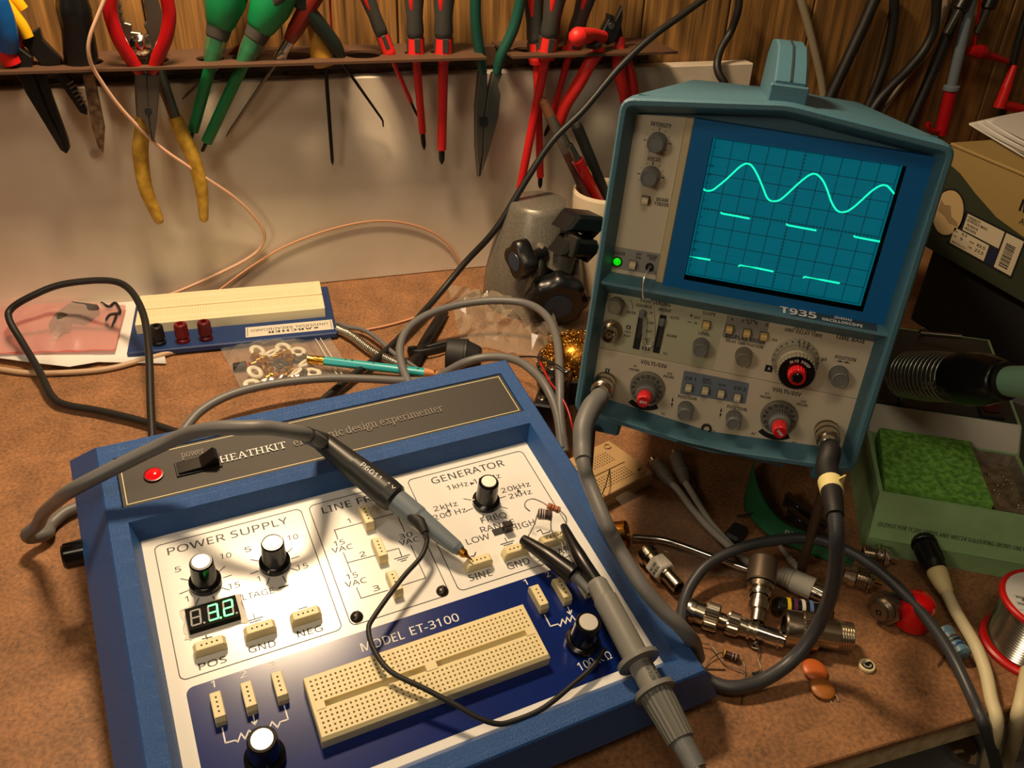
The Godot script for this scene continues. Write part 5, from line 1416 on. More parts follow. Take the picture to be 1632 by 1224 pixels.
	p = thing("slip_joint_pliers", "slip-joint pliers hung jaws up, worn yellow handles hanging down", "pliers", "", a)
	off = -a
	flat_part("jaw", sh([Vector3(-0.0693, 0.3001, 0.0240), Vector3(-0.0658, 0.3010, 0.0240), Vector3(-0.0699, 0.2870, 0.0240), Vector3(-0.0683, 0.2832, 0.0240), Vector3(-0.0702, 0.2804, 0.0240), Vector3(-0.0684, 0.2775, 0.0240), Vector3(-0.0704, 0.2747, 0.0240), Vector3(-0.0684, 0.2704, 0.0240), Vector3(-0.0634, 0.2688, 0.0240), Vector3(-0.0645, 0.2630, 0.0240), Vector3(-0.0574, 0.2619, 0.0240), Vector3(-0.0537, 0.2499, 0.0240), Vector3(-0.0553, 0.2409, 0.0240), Vector3(-0.0641, 0.2412, 0.0240), Vector3(-0.0699, 0.2523, 0.0240), Vector3(-0.0742, 0.2700, 0.0240), Vector3(-0.0741, 0.2871, 0.0240)], off), 0.009, mat("tool_steel"), p)
	flat_part("jaw", sh([Vector3(-0.0490, 0.2989, 0.0160), Vector3(-0.0405, 0.2979, 0.0160), Vector3(-0.0398, 0.2855, 0.0160), Vector3(-0.0371, 0.2670, 0.0160), Vector3(-0.0424, 0.2531, 0.0160), Vector3(-0.0498, 0.2391, 0.0160), Vector3(-0.0563, 0.2423, 0.0160), Vector3(-0.0587, 0.2565, 0.0160), Vector3(-0.0522, 0.2593, 0.0160), Vector3(-0.0547, 0.2663, 0.0160), Vector3(-0.0514, 0.2697, 0.0160), Vector3(-0.0507, 0.2760, 0.0160), Vector3(-0.0516, 0.2818, 0.0160)], off), 0.009, mat("tool_steel"), p)
	st = S(); lathe(st, Vector3(-0.0595, 0.2523, 0.0280) + off, Vector3.BACK, [[0.0, 0.0088], [0.0014, 0.0084], [0.002, 0.0056], [0.0028, 0.0052], [0.004, 0.0036], [0.0044, 0.0]], 22, true); obj("pivot_bolt", st, mat("chrome"), p)
	grip("arm", sh([Vector3(-0.0585, 0.2456, 0.0220), Vector3(-0.0638, 0.2274, 0.0220), Vector3(-0.0675, 0.2067, 0.0220), Vector3(-0.0699, 0.1852, 0.0220)], off), [0.006, 0.0055, 0.005, 0.0048], mat("steel"), p)
	grip("arm", sh([Vector3(-0.0515, 0.2465, 0.0170), Vector3(-0.0490, 0.2263, 0.0190), Vector3(-0.0455, 0.2076, 0.0210), Vector3(-0.0420, 0.1882, 0.0220)], off), [0.006, 0.0058, 0.0052, 0.005], mat("steel"), p)
	var yel := mat("yellow_dip", Color.WHITE, 0.4)
	mottle(yel, C8(150, 112, 34), C8(232, 190, 72), 0.02, 14.0, 61)
	grip("handle", sh([Vector3(-0.0689, 0.1906, 0.0220), Vector3(-0.0727, 0.1750, 0.0240), Vector3(-0.0766, 0.1588, 0.0250), Vector3(-0.0781, 0.1265, 0.0250), Vector3(-0.0722, 0.0949, 0.0240)], off), [0.0062, 0.0068, 0.007, 0.0064, 0.0046], yel, p)
	grip("handle", sh([Vector3(-0.0423, 0.1894, 0.0220), Vector3(-0.0374, 0.1708, 0.0240), Vector3(-0.0321, 0.1502, 0.0250), Vector3(-0.0296, 0.1229, 0.0250), Vector3(-0.0318, 0.0927, 0.0240)], off), [0.0062, 0.0068, 0.0066, 0.006, 0.0042], yel, p)

	# blue handled pliers at the far end
	a = Vector3(-0.1552, 0.2388, 0.0300)
	p = thing("blue_pliers", "pliers with blue and red handles and long black jaws", "pliers", "", a)
	off = -a
	var blk := mat("oxide_black", C8(26, 25, 24), 0.4, 0.3)
	grip("handle", sh([Vector3(-0.1587, 0.2529, 0.0360), Vector3(-0.1563, 0.2652, 0.0400), Vector3(-0.1557, 0.2789, 0.0420), Vector3(-0.1551, 0.2924, 0.0440)], off), [0.0076, 0.0084, 0.0086, 0.007], mat("blue_grip", C8(12, 84, 158), 0.4), p)
	grip("handle", sh([Vector3(-0.1522, 0.2622, 0.0220), Vector3(-0.1526, 0.2704, 0.0220), Vector3(-0.1550, 0.2806, 0.0220), Vector3(-0.1565, 0.2940, 0.0220)], off), [0.0064, 0.0074, 0.0076, 0.006], mat("blue_grip"), p)
	for q in sh([Vector3(-0.1599, 0.2460, 0.0340), Vector3(-0.1525, 0.2576, 0.0220)], off):
		st = S(); lathe(st, q, Vector3(-0.25, 1, 0), [[-0.006, 0.006], [-0.005, 0.0075], [0.006, 0.008], [0.007, 0.0065]], 16); obj("band", st, mat("red_plastic"), p)
	flat_part("joint", sh([Vector3(-0.1636, 0.2417, 0.0300), Vector3(-0.1507, 0.2537, 0.0300), Vector3(-0.1433, 0.2464, 0.0300), Vector3(-0.1456, 0.2331, 0.0300), Vector3(-0.1631, 0.2337, 0.0300)], off), 0.012, blk, p)
	flat_part("jaw", sh([Vector3(-0.1610, 0.2354, 0.0300), Vector3(-0.1460, 0.2349, 0.0300), Vector3(-0.1418, 0.2015, 0.0300), Vector3(-0.1365, 0.1741, 0.0300), Vector3(-0.1358, 0.1653, 0.0300), Vector3(-0.1395, 0.1688, 0.0300), Vector3(-0.1546, 0.2170, 0.0300), Vector3(-0.1578, 0.2317, 0.0300)], off), 0.009, blk, p)
	flat_part("jaw", sh([Vector3(-0.1455, 0.2344, 0.0280), Vector3(-0.1377, 0.2315, 0.0280), Vector3(-0.1361, 0.2120, 0.0280), Vector3(-0.1322, 0.1762, 0.0280), Vector3(-0.1323, 0.1687, 0.0280), Vector3(-0.1357, 0.1646, 0.0280), Vector3(-0.1364, 0.1735, 0.0280), Vector3(-0.1417, 0.2009, 0.0280)], off), 0.007, blk, p)

	# yellow handled cutters
	a = Vector3(-0.1340, 0.2409, 0.0260)
	p = thing("yellow_cutters", "small black pliers with thin yellow handles", "pliers", "", a)
	off = -a
	grip("handle", sh([Vector3(-0.1432, 0.2605, 0.0300), Vector3(-0.1459, 0.2700, 0.0300), Vector3(-0.1507, 0.2802, 0.0300), Vector3(-0.1558, 0.2919, 0.0300)], off), [0.0046, 0.005, 0.005, 0.0044], mat("yellow_plastic", C8(232, 178, 22), 0.35), p)
	grip("handle", sh([Vector3(-0.1430, 0.2804, 0.0220), Vector3(-0.1468, 0.2875, 0.0220), Vector3(-0.1513, 0.2968, 0.0220)], off), [0.0044, 0.0048, 0.0044], mat("yellow_plastic"), p)
	flat_part("joint", sh([Vector3(-0.1489, 0.2563, 0.0260), Vector3(-0.1412, 0.2640, 0.0260), Vector3(-0.1338, 0.2673, 0.0260), Vector3(-0.1333, 0.2586, 0.0260), Vector3(-0.1228, 0.2432, 0.0260), Vector3(-0.1236, 0.2378, 0.0260), Vector3(-0.1357, 0.2337, 0.0260), Vector3(-0.1393, 0.2401, 0.0260)], off), 0.008, blk, p)
	flat_part("jaw", sh([Vector3(-0.1344, 0.2355, 0.0260), Vector3(-0.1242, 0.2370, 0.0260), Vector3(-0.1209, 0.2305, 0.0260), Vector3(-0.1166, 0.2182, 0.0260), Vector3(-0.1118, 0.2009, 0.0260), Vector3(-0.1128, 0.1962, 0.0260), Vector3(-0.1177, 0.1985, 0.0260), Vector3(-0.1266, 0.2205, 0.0260)], off), 0.008, blk, p)
	for i in 6:
		st = S(); box(st, Vector3(-0.1197, 0.2241, 0.0305).lerp(Vector3(-0.1137, 0.2070, 0.0305), i / 5.0) + off, Vector3(0.006, 0.0012, 0.0012), Basis(Vector3.BACK, 0.5)); obj("tooth", st, mat("steel"), p)

	# black handled scraper
	a = Vector3(-0.1086, 0.2346, 0.0260)
	p = thing("scraper", "scraper with thick black handle and rust-stained blade", "scraper", "", a)
	off = -a
	st = S(); tube(st, curve(sh([Vector3(-0.1086, 0.2328, 0.0260), Vector3(-0.1073, 0.2466, 0.0270), Vector3(-0.1054, 0.2640, 0.0300), Vector3(-0.1044, 0.2816, 0.0320), Vector3(-0.1036, 0.2979, 0.0340)], off), 5), rads([0.0125, 0.0135, 0.0125, 0.0135, 0.01], 5), 18); obj("handle", st, mat("black"), p)
	var rust := mat("rust_blade", Color.WHITE, 0.6)
	mottle(rust, C8(60, 36, 20), C8(176, 150, 112), 0.025, 16.0, 63)
	flat_part("blade", sh([Vector3(-0.1099, 0.2328, 0.0260), Vector3(-0.0999, 0.2325, 0.0260), Vector3(-0.1005, 0.2100, 0.0260), Vector3(-0.1009, 0.1848, 0.0260), Vector3(-0.1069, 0.1615, 0.0260), Vector3(-0.1102, 0.1668, 0.0260), Vector3(-0.1115, 0.1873, 0.0260), Vector3(-0.1104, 0.2095, 0.0260)], off), 0.0025, rust, p)

	# red side cutters lying in the rack, one curved handle hanging, the other end-on
	a = Vector3(0.3705, 0.2477, 0.0300)
	p = thing("side_cutters", "side cutters with red handles and black jaws lying across the rack", "pliers", "", a)
	off = -a
	grip("handle", sh([Vector3(0.3622, 0.2399, 0.0360), Vector3(0.3510, 0.2294, 0.0400), Vector3(0.3415, 0.2077, 0.0360), Vector3(0.3310, 0.1848, 0.0300), Vector3(0.3256, 0.1602, 0.0260)], off), [0.0056, 0.0066, 0.0066, 0.0064, 0.0052], mat("red_rubber"), p)
	grip("handle", sh([Vector3(0.3645, 0.2509, 0.0340), Vector3(0.3492, 0.2544, 0.0450), Vector3(0.3339, 0.2576, 0.0600), Vector3(0.3226, 0.2588, 0.0700)], off), [0.0056, 0.0068, 0.0074, 0.0088], mat("red_rubber"), p)
	st = S(); box(st, Vector3(0.3472, 0.2473, 0.0530) + off, Vector3(0.012, 0.0055, 0.012), Basis(Vector3.UP, 0.8), 0.0012); obj("grip_inlay", st, mat("black_matte"), p)
	flat_part("jaw", sh([Vector3(0.3638, 0.2490, 0.0300), Vector3(0.3636, 0.2570, 0.0300), Vector3(0.3685, 0.2671, 0.0300), Vector3(0.3686, 0.2715, 0.0300), Vector3(0.3733, 0.2703, 0.0300), Vector3(0.3745, 0.2658, 0.0300), Vector3(0.3821, 0.2623, 0.0300), Vector3(0.3773, 0.2464, 0.0300), Vector3(0.3697, 0.2431, 0.0300)], off), 0.01, blk, p)
	flat_part("jaw", sh([Vector3(0.3781, 0.2625, 0.0240), Vector3(0.3850, 0.2776, 0.0240), Vector3(0.3865, 0.2680, 0.0240), Vector3(0.3857, 0.2543, 0.0240), Vector3(0.3828, 0.2440, 0.0240), Vector3(0.3787, 0.2452, 0.0240)], off), 0.007, blk, p)
	st = S(); lathe(st, Vector3(0.3715, 0.2611, 0.0350) + off, Vector3.BACK, [[0.0, 0.0035], [0.0008, 0.0032], [0.001, 0.0]], 16); obj("pivot_bolt", st, mat("steel"), p)

	# red flush cutter hanging behind the oscilloscope
	a = Vector3(0.3913, 0.2442, 0.0200)
	p = thing("flush_cutters", "flush cutters with slim red legs hanging beside the oscilloscope", "pliers", "", a)
	off = -a
	grip("handle", sh([Vector3(0.3890, 0.2485, 0.0240), Vector3(0.3864, 0.2349, 0.0260), Vector3(0.3883, 0.2182, 0.0260), Vector3(0.3976, 0.1929, 0.0240), Vector3(0.4028, 0.1744, 0.0220)], off), [0.0036, 0.0064, 0.0064, 0.005, 0.0045], mat("red_rubber"), p)
	grip("handle", sh([Vector3(0.3986, 0.2325, 0.0160), Vector3(0.4038, 0.2159, 0.0180), Vector3(0.4102, 0.1984, 0.0180), Vector3(0.4142, 0.1780, 0.0180)], off), [0.004, 0.0056, 0.006, 0.005], mat("red_rubber"), p)
	flat_part("jaw", sh([Vector3(0.3860, 0.2431, 0.0200), Vector3(0.3882, 0.2593, 0.0200), Vector3(0.3916, 0.2477, 0.0200), Vector3(0.3926, 0.2335, 0.0200)], off), 0.005, blk, p)
	tool_cup()

func sh(pts: Array, o: Vector3) -> Array:
	var out := []
	for v in pts: out.append(v + o)
	return out

func tool_cup() -> void:
	var c := Vector3(0.3568, 0.0917, 0.0750)
	c.y = 0.0
	var H := Vector3(0.3362, 0.1102, 0.0750).y
	c.x = Vector3(0.3327, 0.1118, 0.0750).x + 0.034
	var st := S()
	lathe(st, c, Vector3.UP, [[0.0, 0.0], [0.0, 0.032], [0.002, 0.034], [H - 0.003, 0.036], [H, 0.035], [H, 0.0335], [H - 0.003, 0.033], [0.004, 0.031], [0.004, 0.0]], 40)
	var cup := solo("tool_cup", st, mat("cream_plastic"), "cream cup of small tools standing behind the vise", "cup")
	var e := Vector3(0.3627, 0.0937, 0.0620)
	var d := (Vector3(0.3385, 0.1325, 0.0660) - e).normalized()
	var t := thing("craft_knife", "small knife with red handle leaning in the cream cup", "knife", "", e)
	st = S(); lathe(st, Vector3.ZERO, d, [[-0.06, 0.0], [-0.06, 0.0056], [0.0, 0.0062], [0.055, 0.006], [0.055, 0.0]], 16); obj("handle", st, mat("red_dip"), t)
	st = S(); lathe(st, Vector3.ZERO, d, [[0.055, 0.0042], [0.075, 0.0034], [0.076, 0.0018], [0.11, 0.0008], [0.11, 0.0]], 12); obj("blade", st, mat("steel"), t)
	e = Vector3(0.3445, 0.1047, 0.0680)
	d = (Vector3(0.3241, 0.1504, 0.0500) - e).normalized()
	t = thing("brush", "brown and black brush leaning in the cream cup", "brush", "", e)
	st = S(); lathe(st, Vector3.ZERO, d, [[-0.06, 0.0], [-0.06, 0.004], [0.045, 0.0048], [0.045, 0.0]], 14); obj("handle", st, mat("brush_brown", C8(58, 26, 18), 0.35), t)
	st = S(); lathe(st, Vector3.ZERO, d, [[0.045, 0.005], [0.085, 0.0054], [0.085, 0.0]], 14); obj("ferrule", st, mat("tool_steel"), t)
	st = S(); lathe(st, Vector3.ZERO, d, [[0.085, 0.0054], [0.1, 0.005], [0.105, 0.002], [0.105, 0.0]], 14); obj("bristles", st, mat("bristle", C8(96, 56, 26), 0.8), t)
	e = Vector3(0.3713, 0.1010, 0.0550)
	d = (Vector3(0.3478, 0.1491, 0.0500) - e).normalized()
	t = thing("marker", "black marker leaning in the cream cup", "marker", "", e)
	st = S(); lathe(st, Vector3.ZERO, d, [[-0.06, 0.0], [-0.06, 0.0058], [0.076, 0.0058], [0.079, 0.0045], [0.079, 0.0]], 16); obj("barrel", st, mat("black_matte"), t)
	st = S(); lathe(st, Vector3.ZERO, d, [[0.079, 0.0035], [0.0795, 0.0]], 12); obj("end_plug", st, mat("tool_steel"), t)
	e = Vector3(0.3563, 0.0971, 0.0580)
	d = (Vector3(0.3548, 0.1273, 0.0500) - e).normalized()
	t = thing("pencil", "yellow pencil standing in the cream cup", "pencil", "", e)
	st = S(); lathe(st, Vector3.ZERO, d, [[-0.06, 0.0], [-0.06, 0.0036], [0.05, 0.0036], [0.05, 0.0]], 6); obj("barrel", st, mat("pencil_yellow", C8(210, 176, 70), 0.5), t)




# ---------- back left of the bench ----------
# rippled sheet over four corners (a back-left, b back-right, c front-right, d front-left)
func sheet(st: SurfaceTool, a: Vector3, b: Vector3, c: Vector3, d: Vector3, nu: int, nv: int, hf: Callable, smooth := true) -> void:
	if smooth: g_smooth(st)
	else: g_flat(st)
	var g := []
	for j in nv + 1:
		var row := []
		for i in nu + 1:
			var u := float(i) / nu
			var v := float(j) / nv
			var p := a.lerp(b, u).lerp(d.lerp(c, u), v)
			row.append(p + Vector3(0, hf.call(u, v), 0))
		g.append(row)
	for j in nv:
		for i in nu:
			quad(st, g[j + 1][i], g[j + 1][i + 1], g[j][i + 1], g[j][i])

func torus(st: SurfaceTool, c: Vector3, n: Vector3, R: float, r: float, k := 20, flat := 0.7) -> void:
	var u := perp(n.normalized())
	var w := n.normalized().cross(u)
	var pts := []
	for i in k + 1: pts.append(c + (u * cos(TAU * i / k) + w * sin(TAU * i / k)) * R)
	g_smooth(st)
	var rings := []
	for i in k:
		var e := (u * cos(TAU * i / k) + w * sin(TAU * i / k))
		var ring := []
		for j in 8: ring.append(c + e * (R + r * cos(TAU * j / 8)) + n.normalized() * r * flat * sin(TAU * j / 8))
		rings.append(ring)
	for i in k:
		for j in 8: quad(st, rings[(i + 1) % k][j], rings[(i + 1) % k][(j + 1) % 8], rings[i][(j + 1) % 8], rings[i][j])

func lobed(st: SurfaceTool, c: Vector3, n: Vector3, r: float, h: float, lobes: int, amp: float) -> void:
	# hand knob with lobes
	var u := perp(n)
	var w := n.cross(u)
	var rings := []
	for p in [[0.0, 0.86], [h * 0.12, 1.0], [h * 0.85, 1.0], [h, 0.84]]:
		var ring := []
		for i in lobes * 8:
			var t := TAU * i / (lobes * 8)
			var rr: float = r * p[1] * (1.0 - amp * (0.5 - 0.5 * cos(t * lobes)))
			ring.append(c + n * p[0] + (u * cos(t) + w * sin(t)) * rr)
		rings.append(ring)
	skin(st, rings, true, true, true)

func left_side() -> void:
	var st := S()
	# sheet of paper under the pink bag
	var fr := [Vector3(-0.2283, 0.0050, 0.0914), Vector3(-0.2184, 0.0060, 0.0973), Vector3(-0.1862, 0.0070, 0.1161), Vector3(-0.1593, 0.0060, 0.1276), Vector3(-0.1370, 0.0040, 0.1214), Vector3(-0.0796, 0.0020, 0.1355)]
	var bk := [Vector3(-0.2609, 0.0010, -0.0281), Vector3(-0.2378, 0.0010, -0.0225), Vector3(-0.2031, 0.0010, -0.0168), Vector3(-0.1678, 0.0010, -0.0083), Vector3(-0.1324, 0.0010, -0.0025), Vector3(-0.0937, 0.0010, 0.0011)]
	g_smooth(st)
	for i in 5:
		for k in 4:
			var a: Vector3 = bk[i].lerp(fr[i], k / 4.0)
			var b: Vector3 = bk[i + 1].lerp(fr[i + 1], k / 4.0)
			var c: Vector3 = bk[i + 1].lerp(fr[i + 1], (k + 1) / 4.0)
			var d: Vector3 = bk[i].lerp(fr[i], (k + 1) / 4.0)
			var up := Vector3(0, 0.0004, 0)
			quad(st, d + up, c + up, b + up, a + up)
			quad(st, a, b, c, d)
			if k == 3: quad(st, d, c, c + up, d + up)
	solo("paper_sheet", st, mat("paper", C8(232, 228, 222), 0.7), "white sheet of paper lying on the bench under the pink bag", "paper")
	# pink antistatic bag
	var t := thing("antistatic_bag", "pink see-through antistatic bag lying on white paper", "bag", "", Vector3(-0.1860, 0.0060, 0.0552))
	var o := -Vector3(-0.1860, 0.0060, 0.0552)
	var ba := Vector3(-0.2499, 0.0090, -0.0295) + o
	var bb := Vector3(-0.1179, 0.0075, 0.0200) + o
	var bc := Vector3(-0.1226, 0.0085, 0.1116) + o
	var bd := Vector3(-0.2297, 0.0095, 0.0939) + o
	st = S(); sheet(st, ba, bb, bc, bd, 16, 8, func(u: float, v: float) -> float: return 0.0004 * sin(u * 17.0 + v * 6.0))
	obj("pink_film", st, clear("pink_film", C8(226, 120, 116, 190), 0.3), t)
	st = S(); sheet(st, ba, bb, bc, bd, 28, 14, func(u: float, v: float) -> float: return 0.0015 + 0.0175 * sin(PI * clampf(u * 1.05, 0, 1)) * pow(sin(PI * v), 0.8) + 0.0012 * sin(u * 31.0 + v * 13.0) * sin(v * 9.0))
	obj("clear_film", st, clear("milky_film", C8(226, 196, 186, 84), 0.25), t)
	# contents seen through the film
	var pc := Vector3(-0.1714, 0.0155, 0.0692)
	var pt := thing("potentiometer", "grey potentiometer with bright shaft inside the pink bag", "component", "", pc)
	var dr := (Vector3(-0.1755, 0.0120, 0.0848) - pc).normalized()
	st = S(); lathe(st, Vector3.ZERO, dr, [[-0.012, 0.0], [-0.012, 0.0085], [-0.004, 0.009], [0.0, 0.009], [0.0, 0.0046], [0.006, 0.0046], [0.006, 0.0]], 22); obj("can", st, mat("steel"), pt)
	st = S(); lathe(st, Vector3.ZERO, dr, [[0.006, 0.003], [0.014, 0.003], [0.0145, 0.0]], 16); obj("shaft", st, mat("chrome"), pt)
	st = S(); box(st, Vector3(-0.1581, 0.0135, 0.0387), Vector3(0.03, 0.011, 0.026), Basis(Vector3.UP, -0.5), 0.002); solo("dark_module", st, mat("module_grey", C8(70, 66, 66), 0.5), "dark grey plastic block inside the pink bag", "component")
	st = S(); tube(st, curve([Vector3(-0.1401, 0.0100, 0.0144), Vector3(-0.1321, 0.0120, 0.0284), Vector3(-0.1270, 0.0110, 0.0196), Vector3(-0.1213, 0.0120, 0.0429), Vector3(-0.1301, 0.0120, 0.0465), Vector3(-0.1328, 0.0110, 0.0592), Vector3(-0.1282, 0.0100, 0.0715), Vector3(-0.1245, 0.0110, 0.0479)], 6), 0.0014, 8); solo("wire_coil", st, mat("rubber"), "small curl of dark wire inside the pink bag", "wire")
	# breadboard station with binding posts
	var yaw := Basis(Vector3.UP, deg_to_rad(-2.3))
	var cc := (Vector3(-0.1120, 0.0080, 0.0162) + Vector3(0.0766, 0.0080, 0.0228) + Vector3(0.0776, 0.0080, 0.1256) + Vector3(-0.1087, 0.0080, 0.1188)) / 4.0
	cc.y = 0.0
	t = thing("breadboard_station", "blue breadboard station with cream block and three binding posts", "breadboard", "", cc, yaw)
	var inv := t.transform.affine_inverse()
	st = S(); box(st, Vector3(0, 0.0048, 0), Vector3(0.188, 0.0064, 0.102), Basis.IDENTITY, 0.0012); obj("base", st, mat("station_blue", C8(22, 52, 104), 0.45), t)
	for q in [Vector2(-0.085, -0.042), Vector2(0.085, -0.042), Vector2(-0.085, 0.042), Vector2(0.085, 0.042)]:
		st = S(); lathe(st, Vector3(q.x, 0, q.y), Vector3.UP, [[0, 0.0], [0, 0.004], [0.0018, 0.0045]], 12); obj("foot", st, mat("rubber"), t)
	var bcn := (Vector3(-0.1047, 0.0180, 0.0229) + Vector3(0.0693, 0.0180, 0.0309) + Vector3(0.0705, 0.0180, 0.0911) + Vector3(-0.1034, 0.0180, 0.0853)) / 4.0
	var lc := inv * bcn
	st = S()
	for k in [-1.0, 1.0]: box(st, Vector3(lc.x, 0.0128, lc.z + k * 0.016), Vector3(0.174, 0.0104, 0.029), Basis.IDENTITY, 0.0005)
	box(st, Vector3(lc.x, 0.0116, lc.z), Vector3(0.1738, 0.008, 0.004))
	var bbk := obj("breadboard_block", st, mat("old_cream", C8(232, 220, 180), 0.55), t)
	st = S()
	for i in 64:
		for j in 14:
			var z := (j - 6.5) * 0.0026 + (0.004 if j > 6 else -0.004) + (0.006 if j > 11 else 0.0) - (0.006 if j < 2 else 0.0)
			disc(st, Vector3(lc.x - 0.0800 + i * 0.00254, 0.01805, lc.z + z), Vector3.UP, 0.0, 0.0005, 4)
	obj("contact_holes", st, mat("hole_tan", C8(170, 152, 112), 0.8), bbk).set_meta("kind", "stuff")
	for e in [[Vector3(-0.0849, 0.0080, 0.1073), "post_black"], [Vector3(-0.0641, 0.0080, 0.1085), "post_red"], [Vector3(-0.0437, 0.0080, 0.1091), "post_dark_red"]]:
		var q := inv * Vector3(e[0])
		var m := mat("post_black", C8(16, 16, 17), 0.4) if e[1] == "post_black" else mat(e[1], C8(112, 14, 20) if e[1] == "post_red" else C8(92, 14, 20), 0.35)
		st = S(); lathe(st, Vector3(q.x, 0.008, q.z), Vector3.UP, [[0.0, 0.0062], [0.003, 0.0062], [0.0045, 0.0048], [0.006, 0.0058]], 24)
		lathe(st, Vector3(q.x, 0.008, q.z), Vector3.UP, [[0.006, 0.0062], [0.018, 0.0058]], 36, false, 0.06)
		lathe(st, Vector3(q.x, 0.008, q.z), Vector3.UP, [[0.018, 0.0056], [0.0188, 0.0048], [0.0188, 0.0026], [0.0165, 0.0024], [0.0165, 0.0]], 24)
		obj("binding_post", st, m, t)
	var s0 := [Vector3(-0.0085, 0.0081, 0.0961), Vector3(0.0737, 0.0081, 0.0986), Vector3(0.0722, 0.0081, 0.1175), Vector3(-0.0076, 0.0081, 0.1161)]
	var sc: Vector3 = inv * ((s0[0] + s0[1] + s0[2] + s0[3]) / 4.0)
	st = S(); box(st, Vector3(sc.x, 0.0081, sc.z), Vector3(0.0815, 0.0003, 0.0195)); var lb := obj("label", st, mat("label_paper", C8(214, 206, 190), 0.5), t)
	st = S()
	txt(st, "UNIVERSAL BREADBOARD", Vector3(sc.x + 0.036, 0.0083, sc.z - 0.0048), Vector3(sc.x - 0.036, 0.0083, sc.z - 0.0048), 0.0046, Vector3.UP)
	txt(st, "ARCHER", Vector3(sc.x + 0.021, 0.0083, sc.z + 0.0018), Vector3(sc.x - 0.021, 0.0083, sc.z + 0.0018), 0.0042, Vector3.UP, bold)
	box(st, Vector3(sc.x + 0.0245, 0.0083, sc.z + 0.004), Vector3(0.004, 0.0001, 0.0022))
	strokes(st, [Vector3(sc.x - 0.039, 0.0083, sc.z - 0.008), Vector3(sc.x - 0.039, 0.0083, sc.z + 0.008)], 0.0005, Vector3.UP)
	strokes(st, [Vector3(sc.x + 0.039, 0.0083, sc.z - 0.008), Vector3(sc.x + 0.039, 0.0083, sc.z + 0.008)], 0.0005, Vector3.UP)
	obj("label_lettering", st, mat("ink"), lb)
	parts_bag()
	# turquoise pencil
	var pa := Vector3(0.0553, 0.0120, 0.1815)
	var pb := Vector3(0.1393, 0.0075, 0.2157)
	var pd := (pb - pa).normalized()
	t = thing("turquoise_pencil", "sharpened turquoise pencil with brass ferrule on the bench", "pencil", "", pa)
	var L := (pb - pa).length()
	st = S(); lathe(st, Vector3.ZERO, pd, [[0.0, 0.0], [0.0, 0.004], [L, 0.004]], 6); 
	obj("barrel", st, mat("turquoise", C8(40, 168, 176), 0.35), t)
	st = S(); lathe(st, Vector3.ZERO, pd, [[L, 0.004], [L + 0.017, 0.0014]], 12); obj("sharpened_wood", st, mat("pencil_wood", C8(206, 140, 92), 0.7), t)
	st = S(); lathe(st, Vector3.ZERO, pd, [[L + 0.017, 0.0014], [L + 0.021, 0.0]], 10); obj("lead", st, mat("black_matte"), t)
	st = S(); lathe(st, Vector3.ZERO, -pd, [[-0.0005, 0.0041], [0.003, 0.0041], [0.0034, 0.0037], [0.0045, 0.0037], [0.005, 0.0041], [0.0085, 0.0041], [0.009, 0.0036], [0.0145, 0.004], [0.0145, 0.0]], 18); obj("ferrule", st, mat("gold"), t)
	for q in [0.02, 0.026, 0.045, 0.075, 0.085, 0.1]:
		st = S(); box(st, pd * q + Vector3(0, 0.00345, 0.0008 * sin(q * 900.0)), Vector3(0.0022, 0.0006, 0.0014), Basis(Vector3.UP, q * 40.0)); obj("gilt_mark", st, mat("gold"), t)
	# braided strap with a grey twin lead
	var sp0 := [Vector3(0.0768, 0.0060, 0.1162), Vector3(0.0875, 0.0070, 0.1337), Vector3(0.1022, 0.0070, 0.1685), Vector3(0.1209, 0.0050, 0.1931), Vector3(0.1341, 0.0050, 0.2108)]
	t = thing("braided_lead", "silver braided lead running from the breadboard station to the trainer", "cable", "", sp0[0])
	var rel := []
	for v in sp0: rel.append(v - sp0[0])
	var cv := curve(rel, 10)
	st = S(); tube(st, cv, 0.0036, 12); obj("core", st, mat("braid_grey", C8(120, 114, 104), 0.4, 0.7), t)
	st = S()
	for s in 3:
		var hx := []
		var n := cv.size() * 5
		for i in n:
			var f := float(i) / (n - 1) * (cv.size() - 1)
			var k := mini(int(f), cv.size() - 2)
			var p: Vector3 = cv[k].lerp(cv[k + 1], f - k)
			var d: Vector3 = (cv[k + 1] - cv[k]).normalized()
			var a := i * 0.62 + TAU * s / 3.0
			var u := perp(d)
			hx.append(p + (u * cos(a) + d.cross(u) * sin(a)) * 0.0036)
		tube(st, hx, 0.0009, 4, false)
	obj("braid", st, mat("braid_bright", C8(200, 194, 180), 0.3, 1.0), t)
	cable("grey_twin_lead", [Vector3(0.0790, 0.0040, 0.1000), Vector3(0.0871, 0.0060, 0.1142), Vector3(0.0997, 0.0080, 0.1269), Vector3(0.1100, 0.0090, 0.1498), Vector3(0.1183, 0.0080, 0.1744), Vector3(0.1279, 0.0060, 0.1904), Vector3(0.1353, 0.0050, 0.2051)], 0.0022, mat("grey_cable"), "thin grey lead curling beside the silver braided lead")

